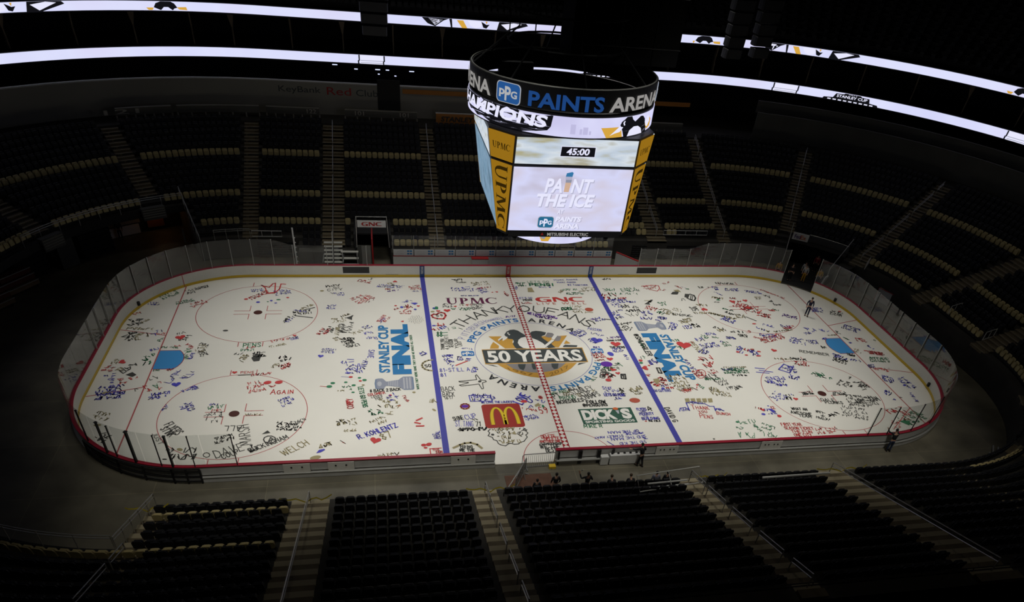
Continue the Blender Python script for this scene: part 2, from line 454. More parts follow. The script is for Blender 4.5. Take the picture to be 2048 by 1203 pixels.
# serif letters U P M C as strokes of two weights in a unit box
def serif_upmc():
    V = []; Fq = []
    def q(a, b_, c, d):
        n = len(V); V.extend([a, b_, c, d]); Fq.append((n, n+1, n+2, n+3))
    def stem(x, w, y0=0.0, y1=1.0): q((x-w/2, y0), (x+w/2, y0), (x+w/2, y1), (x-w/2, y1))
    def ser(x, w, y): q((x-w/2, y-.025), (x+w/2, y-.025), (x+w/2, y+.025), (x-w/2, y+.025))
    def arc(cx, cy, rx, ry, a0, a1, wa, n=18):
        for k in range(n):
            P = []
            for j in (k, k+1):
                a = rad(a0+(a1-a0)*j/n); wv = wa(a)
                P.append(((cx+(rx-wv)*cos(a), cy+(ry-wv*.8)*sin(a)), (cx+rx*cos(a), cy+ry*sin(a))))
            q(P[0][0], P[0][1], P[1][1], P[1][0])
    # U 0..0.95
    stem(.19, .21, .35, 1); stem(.76, .11, .35, 1); ser(.19, .36, .975); ser(.76, .30, .975)
    arc(.45, .37, .345, .39, 180, 360, lambda a: .09+.12*abs(min(0, cos(a))))
    # P 1.05..1.75
    stem(1.22, .21); ser(1.18, .34, .975); ser(1.22, .38, .025)
    arc(1.35, .72, .36, .28, -90, 90, lambda a: .07+.15*abs(cos(a)))
    q((1.22, .95), (1.36, .95), (1.36, 1.0), (1.22, 1.0)); q((1.22, .44), (1.36, .44), (1.36, .49), (1.22, .49))
    # M 1.8..2.95
    q((1.91, 0), (2.01, 0), (2.1, 1), (1.99, 1)); q((1.96, 1), (2.19, 1), (2.49, .08), (2.34, .0)); q((2.36, 0), (2.43, 0), (2.76, 1), (2.68, 1))
    q((2.64, 1), (2.86, 1), (2.94, 0), (2.72, 0)); ser(2.02, .26, .975); ser(2.8, .26, .975); ser(1.96, .30, .025); ser(2.84, .36, .025)
    # C 3.05..3.95
    arc(3.55, .5, .5, .52, 40, 320, lambda a: .08+.15*max(0, -cos(a)))
    q((3.90, .70), (3.95, .70), (3.95, .98), (3.90, .98))
    W = 4.0
    return ([(x/W, y) for x, y in V], Fq, W)
UPMC = serif_upmc()
def gnc_shape():
    """wide slab letters G N C"""
    V = []; T = []
    def add(p):
        n = len(V); V.extend(p); T.extend(tuple(i+n for i in t) for t in tri_poly(p))
    def cshape(x, w, bar):
        o = [(x+w*.97, .0), (x+w*.40, .0), (x+w*.18, .08), (x+w*.04, .28), (x, .5), (x+w*.04, .72), (x+w*.18, .92), (x+w*.40, 1.0), (x+w*.95, 1.0), (x+w*.95, .86), (x+w*.5, .86), (x+w*.34, .8), (x+w*.27, .5), (x+w*.34, .2), (x+w*.5, .14)]
        add(o+([(x+w*.68, .14), (x+w*.68, .40), (x+w*.5, .40), (x+w*.5, .53), (x+w*.97, .53)] if bar else [(x+w*.97, .14)]))
    cshape(0, .33, True)
    add([(.36, 0), (.36, 1), (.45, 1), (.60, .34), (.60, 1), (.66, 1), (.66, 0), (.57, 0), (.42, .66), (.42, 0)])
    cshape(.68, .32, False)
    return (V, T, 3.4)
GNC = gnc_shape()
def shape_part(shape, name, m, bl, br, tr, tl, z=Z3, label=None, parent=None):
    mb = MB(); put(mb, shape, quad2(bl, br, tr, tl, z)); return ipart(mb, name, m, label)
shape_part(UPMC, 'painted_lettering', 'paint_maroon', (-6.05, 7.85), (-1.63, 7.85), (-1.63, 8.93), (-6.05, 8.93))
shape_part(GNC, 'painted_lettering', 'paint_red', (1.72, 8.12), (6.1, 8.12), (6.1, 8.97), (1.72, 8.97))
word('LIVE WELL', 'painted_lettering', 'ink_rust', (1.72, 7.62), (6.12, 7.62), (6.12, 7.98), (1.72, 7.98), spacing=1.5)

# red panel with two yellow arches
def rquad(x0, x1, y0, y1, r, z):
    return MB().poly([(x+(x0+x1)/2, y+(y0+y1)/2, z) for x, y in rrect(x1-x0, y1-y0, r, 5)])
P = ipart(rquad(-4.97, -2.29, -9.3, -6.62, .25, Z2), 'painted_logo', 'paint_brick', 'red square with two yellow arches')
def arches(grow):
    V = []; T = []
    for cx in (.30, .70):
        N = 26
        for k in range(N):
            P4 = []
            for j in (k, k+1):
                t = j/N; a = pi*(1-t)
                xo = cx+(.235+grow)*cos(a)*(1.0); yo = (.96+grow)*math.pow(sin(a), .72) if sin(a) > 0 else 0
                xi = cx+(.135-grow)*cos(a); yi = (.885-grow)*math.pow(max(0, sin(a)), .62)
                P4.append(((xi, yi), (xo, yo)))
            n = len(V); V += [P4[0][0], P4[0][1], P4[1][1], P4[1][0]]; T.append((n, n+1, n+2, n+3))
    return (V, T, 1)
for sh, m, z, g in ((arches(.022), 'paint_brown', Z3, 0), (arches(0), 'paint_yellow', Z4, 0)):
    mb = MB(); put(mb, sh, quad2((-4.68, -8.95), (-2.42, -8.95), (-2.42, -6.92), (-4.68, -6.92), z)); mb.build('yellow_arches', m, P)
# green sporting goods panel
P = ipart(MB().quad((1.71, -9.32, Z2), (5.57, -9.32, Z2), (5.57, -7.56, Z2), (1.71, -7.56, Z2)), 'painted_logo', 'paint_green', 'green panel with white capital lettering')
def subword(par, txt, m, x0, x1, y0, y1, z, bold=.0, shear=0, spacing=1.0):
    mb = MB(); put(mb, text_shape(txt, bold, shear, spacing), quad2((x0, y0), (x1, y0), (x1, y1), (x0, y1), z)); return mb.build('lettering', m, par)
subword(P, 'DICK', 'paint_white', 1.86, 4.28, -8.86, -7.70, Z3, .06, 0, .95); subword(P, 'S', 'paint_white', 4.68, 5.38, -8.86, -7.66, Z3, .06)
subword(P, 'SPORTING GOODS', 'paint_white', 1.9, 5.42, -9.2, -8.94, Z3, .03)
MB().poly([(4.42+.2*cos(2*pi*k/10), -7.66+.16*sin(2*pi*k/10), Z3) for k in range(10)]).build('torch_flame', 'paint_orange', P)
MB().poly([(4.36, -7.86, Z3), (4.60, -7.86, Z3), (4.54, -8.24, Z3), (4.44, -8.24, Z3)]).build('torch_cup', 'cup_light', P)
# rounded blue squares with white monogram, either side of the centre circle
def ppg(par_fn, x0, x1, y0, y1):
    pass
def monogram(mbw, fn):
    put(mbw, text_shape('p', .03), lambda u, v: fn(.08+.28*u, .22+.45*v)); put(mbw, text_shape('P', .03), lambda u, v: fn(.36+.28*u, .08+.76*v)); put(mbw, text_shape('G', .03), lambda u, v: fn(.64+.28*u, .26+.40*v))
for x0, x1 in ((-5.62, -4.64), (4.62, 5.58)):
    P = ipart(rquad(x0, x1, -.36, .34, .14, Z2), 'painted_logo', 'paint_blue', 'rounded blue square with white monogram')
    mb = MB(); monogram(mb, quad2((x0, -.36), (x1, -.36), (x1, .34), (x0, .34), Z3)); mb.build('lettering', 'paint_white', P)
# big blue playoff lettering and silver cups on both sides
word('STANLEY CUP', 'painted_lettering', 'paint_dblue', (-10.98, -2.36), (-10.98, 4.4), (-11.78, 4.4), (-11.78, -2.36), bold=.04)
word('FINAL', 'painted_lettering', 'paint_dblue', (-9.46, -2.62), (-9.46, 4.55), (-10.82, 4.55), (-10.82, -2.62), bold=.075)
word('STANLEY CUP', 'painted_lettering', 'paint_dblue', (11.0, 2.30), (11.0, -4.4), (11.8, -4.4), (11.8, 2.30), bold=.04)
word('FINAL', 'painted_lettering', 'paint_dblue', (9.5, 2.55), (9.5, -4.55), (10.85, -4.55), (10.85, 2.55), bold=.075)
CUP = [(0, .02), (.02, -.30), (.10, -.34), (.20, -.34), (.26, -.18), (.30, -.13), (.62, -.23), (.69, -.36), (.74, -.42), (.97, -.42), (1.0, -.36), (1.0, .36), (.97, .42), (.74, .42), (.69, .36), (.62, .23), (.30, .13), (.26, .18), (.20, .34), (.10, .34), (.02, .30)]
def cup(x0, x1, yc, w, s):
    """lying silver trophy; bowl at x0, base at x1"""
    f = lambda z, k=1.0: (lambda p: (x0+(x1-x0)*(.5+(p[0]-.5)*k), yc+p[1]*w*k*s, z))
    P = ipart(MB(), 'painted_trophy', 'cup_grey', 'painted silver trophy lying along the lettering') if False else None
    sh = poly_shape(CUP)
    mb = MB(); mb.v = [f(Z2, 1.04)(p) for p in CUP]; mb.f = list(sh[1]); P = ipart(mb, 'painted_trophy', 'cup_edge', 'painted silver trophy beside the blue lettering')
    mb = MB(); mb.v = [f(Z3, .96)(p) for p in CUP]; mb.f = list(sh[1]); mb.build('trophy_body', 'cup_grey', P)
    mb = MB()
    for k in range(6): a = .34+.047*k; MB().quad(f(Z4)((a, -.13-.09*(a-.3)/.3)), f(Z4)((a+.022, -.13-.09*(a-.3)/.3)), f(Z4)((a+.022, .13+.09*(a-.3)/.3)), f(Z4)((a, .13+.09*(a-.3)/.3))).build('trophy_band', 'cup_light', P)
    for k in range(3): a = .74+.08*k; MB().quad(f(Z4)((a, -.37)), f(Z4)((a+.04, -.37)), f(Z4)((a+.04, .37)), f(Z4)((a, .37))).build('trophy_band', 'cup_light', P)
    mb.poly([f(Z4)((.11+.06*cos(2*pi*k/12), .16*sin(2*pi*k/12))) for k in range(12)])
    mb.build('trophy_bowl', 'cup_light', P)
cup(-12.06, -9.44, -3.76, 1.9, 1)
cup(12.0, 9.5, 3.72, 1.75, 1)
# thank you arc in marker capitals is written with the messages below

# ------------------------------------------------------------------ centre emblem
EMB = {'body': [(-1.91, 2.67),(-1.67, 3.14),(-1.34, 3.41),(-1.01, 3.47),(-0.71, 3.3),(-0.48, 2.94),(-0.25, 2.61),(0.01, 2.49),(0.2, 2.88),(0.41, 3.11),(0.76, 3.21),(1.16, 3.13),(1.57, 2.93),(1.37, 2.53),(1.09, 2.38),(1.49, 1.52),(1.85, 0.62),(1.29, 0.52),(-1.26, 0.49),(-1.37, 0.76),(-1.45, 1.24),(-1.29, 1.66),(-1.35, 1.96),(-1.68, 2.03),(-1.8, 2.31)], 'belly': [(-1.03, 1.41),(-0.89, 1.86),(-0.64, 2.15),(-0.32, 2.27),(0.01, 2.24),(0.33, 2.02),(0.64, 1.74),(0.96, 1.31),(1.25, 0.55),(0.8, 0.48),(-0.31, 0.49),(-0.72, 0.62),(-0.96, 0.98)], 'beak': [(-2.05, 2.55),(-1.69, 2.31),(-1.85, 2.01),(-2.2, 1.7),(-2.12, 2.08),(-2.48, 1.69),(-2.53, 1.92)], 'beakl': [(-2.16, 2.13),(-2.11, 2.07),(-2.45, 1.73),(-2.49, 1.77)], 'eye': [(-1.62, 3.01),(-1.52, 3.06),(-1.51, 2.92),(-1.58, 2.88),(-1.42, 2.69),(-1.51, 2.56),(-1.56, 2.69),(-1.63, 2.83)], 'tri': [(-3.22, 2.46),(-2.16, 2.44),(-1.4, 2.19),(-1.31, 1.92),(-1.44, 1.53),(-1.39, 1.13),(-1.17, 0.62),(-2.16, 0.61)], 'goldsm': [(-2.95, 1.62),(-2.58, 1.02),(-2.66, 0.62),(-3.35, 0.62),(-3.21, 1.09)], 'trir': [(1.4, 2.41),(1.79, 2.2),(2.59, 2.36),(3.19, 2.41),(2.11, 0.61),(1.71, 0.67),(1.35, 1.48),(1.06, 2.13)], 'armg': [(1.01, 2.27),(1.4, 2.41),(1.55, 2.12),(1.73, 1.93),(1.85, 1.79),(1.44, 1.45),(1.19, 1.86)], 'goldr2': [(2.94, 1.67),(3.21, 1.17),(2.63, 1.11)], 'stick': [(1.82, 1.84),(1.99, 1.67),(1.01, 0.58),(0.71, 0.59)], 'stickl': [(1.99, 1.67),(2.03, 1.63),(1.08, 0.57),(1.01, 0.58)], 'glove': [(1.35, 2.3),(1.67, 2.92),(2.06, 2.81),(2.15, 2.57),(1.86, 2.11),(1.58, 2.12)], 'fist': [(1.97, 1.7),(2.34, 2.41),(2.69, 2.24),(2.4, 1.59),(2.15, 1.54)], 'cuff': [(1.79, 1.97),(2.15, 2.55),(2.41, 2.43),(1.98, 1.76)], 'blade': [(2.52, 0.82),(2.72, 0.99),(3.69, 0.87),(3.58, 0.61),(2.48, 0.65)], 'taill': [(-3.85, -1.63),(-3.44, -1.69),(-3.07, -1.99)], 'tailr': [(3.03, -1.99),(3.19, -1.71),(3.78, -1.67)], 'banner': [(-3.98, 0.44),(3.93, 0.42),(3.9, -1.5),(-3.95, -1.47)], 'border': [(-4.01, 0.52),(4.0, 0.53),(3.97, -1.59),(-3.99, -1.57)], 'ring': [(-3.08, -1.6),(-2.86, -1.91),(-2.54, -2.29),(-2.21, -2.61),(-1.79, -2.9),(-1.33, -3.18),(-0.85, -3.39),(-0.28, -3.53),(0.3, -3.52),(0.81, -3.39),(1.36, -3.18),(1.9, -2.87),(2.46, -2.39),(3.05, -1.65)], 'ringin': [(-2.43, -1.59),(-2.2, -1.94),(-1.98, -2.24),(-1.66, -2.46),(-1.31, -2.61),(-0.81, -2.8),(-0.2, -2.88),(0.26, -2.81),(0.81, -2.7),(1.36, -2.47),(1.78, -2.11),(2.17, -1.65)], 'gap1': [(-1.51, -1.64),(-0.93, -1.67),(-1.08, -2.17),(-1.26, -2.52),(-1.51, -2.28),(-1.56, -1.88)], 'gap2': [(-0.48, -1.59),(-0.02, -1.61),(-0.15, -2.07),(-0.33, -2.46),(-0.5, -2.41),(-0.53, -2.05)], 'gap3': [(1.04, -1.66),(1.61, -1.68),(1.4, -2.38),(1.09, -2.46),(0.99, -2.12)], 't50': [(-3.72, -1.36),(3.64, -1.39),(3.73, 0.24),(-3.71, 0.28)], 't67': [(-2.31, -2.41),(-0.66, -3.4),(-0.62, -2.98),(-2.43, -2.07)], 't17': [(0.58, -3.44),(2.34, -2.31),(2.26, -1.96),(0.59, -3.02)]}
P0 = ipart(disc(MB(), 0, 0, .05, Z2, 6), 'center_emblem', 'paint_white', 'anniversary emblem of a black and white bird over a gold triangle')
EMB_ORDER = [('ring', 'paint_gold'), ('ringin', 'paint_grey'), ('gap1', 'paint_char'), ('gap2', 'paint_char'), ('gap3', 'paint_char'), ('goldsm', 'paint_gold'), ('goldr2', 'paint_gold'), ('tri', 'paint_gold'), ('trir', 'paint_gold'), ('body', 'paint_char'), ('belly', 'paint_white'), ('beak', 'paint_white'), ('beakl', 'paint_char'), ('eye', 'paint_white'), ('armg', 'paint_gold'), ('stick', 'paint_white'), ('stickl', 'paint_char'), ('glove', 'paint_grey'), ('fist', 'paint_grey'), ('cuff', 'paint_white'), ('blade', 'paint_char'), ('taill', 'paint_char'), ('tailr', 'paint_char'), ('border', 'paint_gold'), ('banner', 'paint_char')]
for k, (nm, m) in enumerate(EMB_ORDER):
    pts = EMB[nm]; t = tri_poly(pts); mb = MB(); mb.v = [(x, y, Z2+.0005+.0003*k) for x, y in pts]; mb.f = t
    o = mb.build('emblem_shape', m, P0)
    if nm == 'banner': o['label'] = 'dark banner across the emblem'
for txt, nm, m, bold in (('50 YEARS', 't50', 'paint_white', .03), ('1967', 't67', 'paint_brown', .0), ('2017', 't17', 'paint_brown', .0)):
    q4 = EMB[nm]; mb = MB(); put(mb, text_shape(txt, bold), quad2(*q4, Z4+.002)); mb.build('lettering', m, P0)

# ------------------------------------------------------------------ marker messages
GL = {'A': [[(0, 0), (.35, 1), (.7, 0)], [(.13, .38), (.57, .38)]], 'B': [[(0, 0), (0, 1), (.45, 1), (.58, .78), (.45, .53), (0, .53)], [(.45, .53), (.65, .27), (.48, 0), (0, 0)]],
 'C': [[(.66, .82), (.45, 1), (.2, .95), (.03, .65), (.03, .33), (.2, .04), (.45, 0), (.66, .18)]], 'D': [[(0, 0), (0, 1), (.35, .97), (.62, .7), (.62, .3), (.35, .02), (0, 0)]],
 'E': [[(.6, 1), (0, 1), (0, 0), (.6, 0)], [(0, .52), (.45, .52)]], 'F': [[(.6, 1), (0, 1), (0, 0)], [(0, .52), (.45, .52)]],
 'G': [[(.66, .82), (.45, 1), (.2, .95), (.03, .65), (.03, .33), (.2, .04), (.45, 0), (.66, .15), (.66, .45), (.4, .45)]], 'H': [[(0, 0), (0, 1)], [(.62, 0), (.62, 1)], [(0, .5), (.62, .5)]],
 'I': [[(.2, 0), (.2, 1)]], 'J': [[(.5, 1), (.5, .2), (.3, 0), (.08, .1)]], 'K': [[(0, 0), (0, 1)], [(.6, 1), (.02, .45)], [(.18, .6), (.64, 0)]], 'L': [[(0, 1), (0, 0), (.55, 0)]],
 'M': [[(0, 0), (.05, 1), (.4, .3), (.75, 1), (.8, 0)]], 'N': [[(0, 0), (0, 1), (.62, 0), (.62, 1)]], 'O': [[(.35, 1), (.08, .8), (0, .5), (.08, .2), (.35, 0), (.62, .2), (.7, .5), (.62, .8), (.35, 1)]],
 'P': [[(0, 0), (0, 1), (.45, 1), (.62, .76), (.45, .48), (0, .48)]], 'Q': [[(.35, 1), (.08, .8), (0, .5), (.08, .2), (.35, 0), (.62, .2), (.7, .5), (.62, .8), (.35, 1)], [(.4, .25), (.72, -.05)]],
 'R': [[(0, 0), (0, 1), (.45, 1), (.62, .76), (.45, .5), (0, .5)], [(.3, .5), (.65, 0)]], 'S': [[(.62, .85), (.4, 1), (.12, .92), (.08, .68), (.55, .38), (.58, .12), (.3, 0), (.02, .15)]],
 'T': [[(0, 1), (.7, 1)], [(.35, 1), (.35, 0)]], 'U': [[(0, 1), (0, .25), (.2, 0), (.45, 0), (.64, .25), (.64, 1)]], 'V': [[(0, 1), (.33, 0), (.66, 1)]], 'W': [[(0, 1), (.2, 0), (.42, .75), (.64, 0), (.86, 1)]],
 'X': [[(0, 0), (.64, 1)], [(0, 1), (.64, 0)]], 'Y': [[(0, 1), (.33, .5), (.66, 1)], [(.33, .5), (.33, 0)]], 'Z': [[(0, 1), (.62, 1), (0, 0), (.64, 0)]],
 '0': [[(.3, 1), (.05, .75), (.05, .25), (.3, 0), (.55, .25), (.55, .75), (.3, 1)]], '1': [[(.1, .8), (.28, 1), (.28, 0)]], '2': [[(.03, .78), (.2, 1), (.48, .95), (.55, .7), (.02, 0), (.6, 0)]],
 '3': [[(.03, .9), (.3, 1), (.55, .8), (.25, .53), (.58, .28), (.3, 0), (.02, .12)]], '4': [[(.45, 0), (.45, 1), (0, .33), (.62, .33)]], '5': [[(.55, 1), (.1, 1), (.06, .57), (.35, .62), (.58, .32), (.35, 0), (.02, .1)]],
 '6': [[(.5, 1), (.12, .6), (.03, .25), (.28, 0), (.56, .25), (.3, .5), (.06, .3)]], '7': [[(0, 1), (.58, 1), (.2, 0)]], '8': [[(.3, .53), (.06, .77), (.3, 1), (.54, .77), (.3, .53), (.03, .25), (.3, 0), (.57, .25), (.3, .53)]],
 '9': [[(.54, .7), (.28, .5), (.04, .75), (.3, 1), (.55, .75), (.5, .3), (.3, 0)]], '!': [[(.15, .3), (.2, 1)], [(.14, .0), (.15, .06)]], "'": [[(.1, 1), (.06, .75)]], '-': [[(.05, .5), (.45, .5)]], '.': [[(.1, 0), (.14, .06)]],
 '#': [[(.2, 0), (.3, 1)], [(.45, 0), (.55, 1)], [(.02, .33), (.68, .33)], [(.06, .67), (.72, .67)]], '@': [[(.5, .35), (.35, .3), (.25, .45), (.35, .65), (.5, .6), (.52, .35), (.7, .4), (.68, .75), (.4, .95), (.1, .75), (.05, .35), (.25, .05), (.6, .08)]],
 '&': [[(.65, 0), (.15, .75), (.3, 1), (.45, .8), (.05, .3), (.2, 0), (.4, .05), (.62, .4)]], ',': [[(.12, .08), (.06, -.15)]], '?': [[(.05, .8), (.25, 1), (.5, .8), (.25, .5), (.25, .25)], [(.25, .02), (.26, .06)]]}
def glyph_run(txt):
    out = []; x = 0.0
    for ch in txt:
        if ch == ' ': x += .45; continue
        lo = ch.islower(); k = .74 if lo else 1.0
        st = GL.get(ch.upper())
        if st is None: x += .4; continue
        wd = max(p[0] for s_ in st for p in s_)
        for s_ in st: out.append([(x+p[0]*k, p[1]*k) for p in s_])
        x += wd*k+.26
    return out, max(.1, x-.26)
rnd = random.Random(3)
def write(mb, txt, x, y, a, L, h, wd, z, jit=.03):
    st, W_ = glyph_run(txt); ca, sa = cos(a), sin(a)
    for s_ in st:
        P2 = []
        for u, v in s_:
            U = u/W_*L+rnd.uniform(-jit, jit)*h*.5; V = v*h+rnd.uniform(-jit, jit)*h
            P2.append((x+U*ca-V*sa, y+U*sa+V*ca))
        V_, F_ = stroke2(P2, wd*.74); n = len(mb.v); mb.v += [(p[0], p[1], z) for p in V_]; mb.f += [tuple(i+n for i in f) for f in F_]
def scribble(mb, x, y, a, L, h, lines, wd, z):
    """hand-made marks with no readable letters: rows of uneven loops and ticks"""
    ca, sa = cos(a), sin(a); pitch = h/lines; ch = pitch*.72
    for r in range(lines):
        u = rnd.uniform(0, .08)*L; v0 = h-(r+1)*pitch; end = L*rnd.uniform(.8, 1.0); cur = []
        def flush(cur):
            if len(cur) > 1:
                P2 = [(x+p*ca-q*sa, y+p*sa+q*ca) for p, q in cur]
                V_, F_ = stroke2(P2, wd*.74); n = len(mb.v); mb.v += [(p[0], p[1], z) for p in V_]; mb.f += [tuple(i+n for i in f) for f in F_]
        while u < end:
            if rnd.random() < .16: u += ch*.4; continue
            cw = ch*rnd.uniform(.34, .58); n_ = rnd.choice((2, 3, 3, 4, 4)); p = (rnd.randint(0, 1), rnd.choice((0, 1, 2))); cur = [(u+p[0]*cw, v0+p[1]*ch*.5)]
            for _ in range(n_):
                q = (rnd.randint(0, 1) if rnd.random() < .8 else .5, rnd.choice((0, 1, 2)))
                if q != p: cur.append((u+q[0]*cw+rnd.uniform(-.06, .06)*ch, v0+q[1]*ch*.5+rnd.uniform(-.06, .06)*ch)); p = q
            flush(cur); cur = []
            u += cw+ch*.16
        flush(cur)
def heart(mb, x, y, a, s, z):
    ca, sa = cos(a), sin(a); P2 = []
    for k in range(24):
        t = 2*pi*k/24; hx = 16*sin(t)**3/17; hy = (13*cos(t)-5*cos(2*t)-2*cos(3*t)-cos(4*t))/17
        P2.append((x+(hx*ca-hy*sa)*s/2, y+(hx*sa+hy*ca)*s/2))
    n = len(mb.v); mb.v += [(p[0], p[1], z) for p in P2]; mb.f += [tuple(i+n for i in t) for t in tri_poly(P2)]
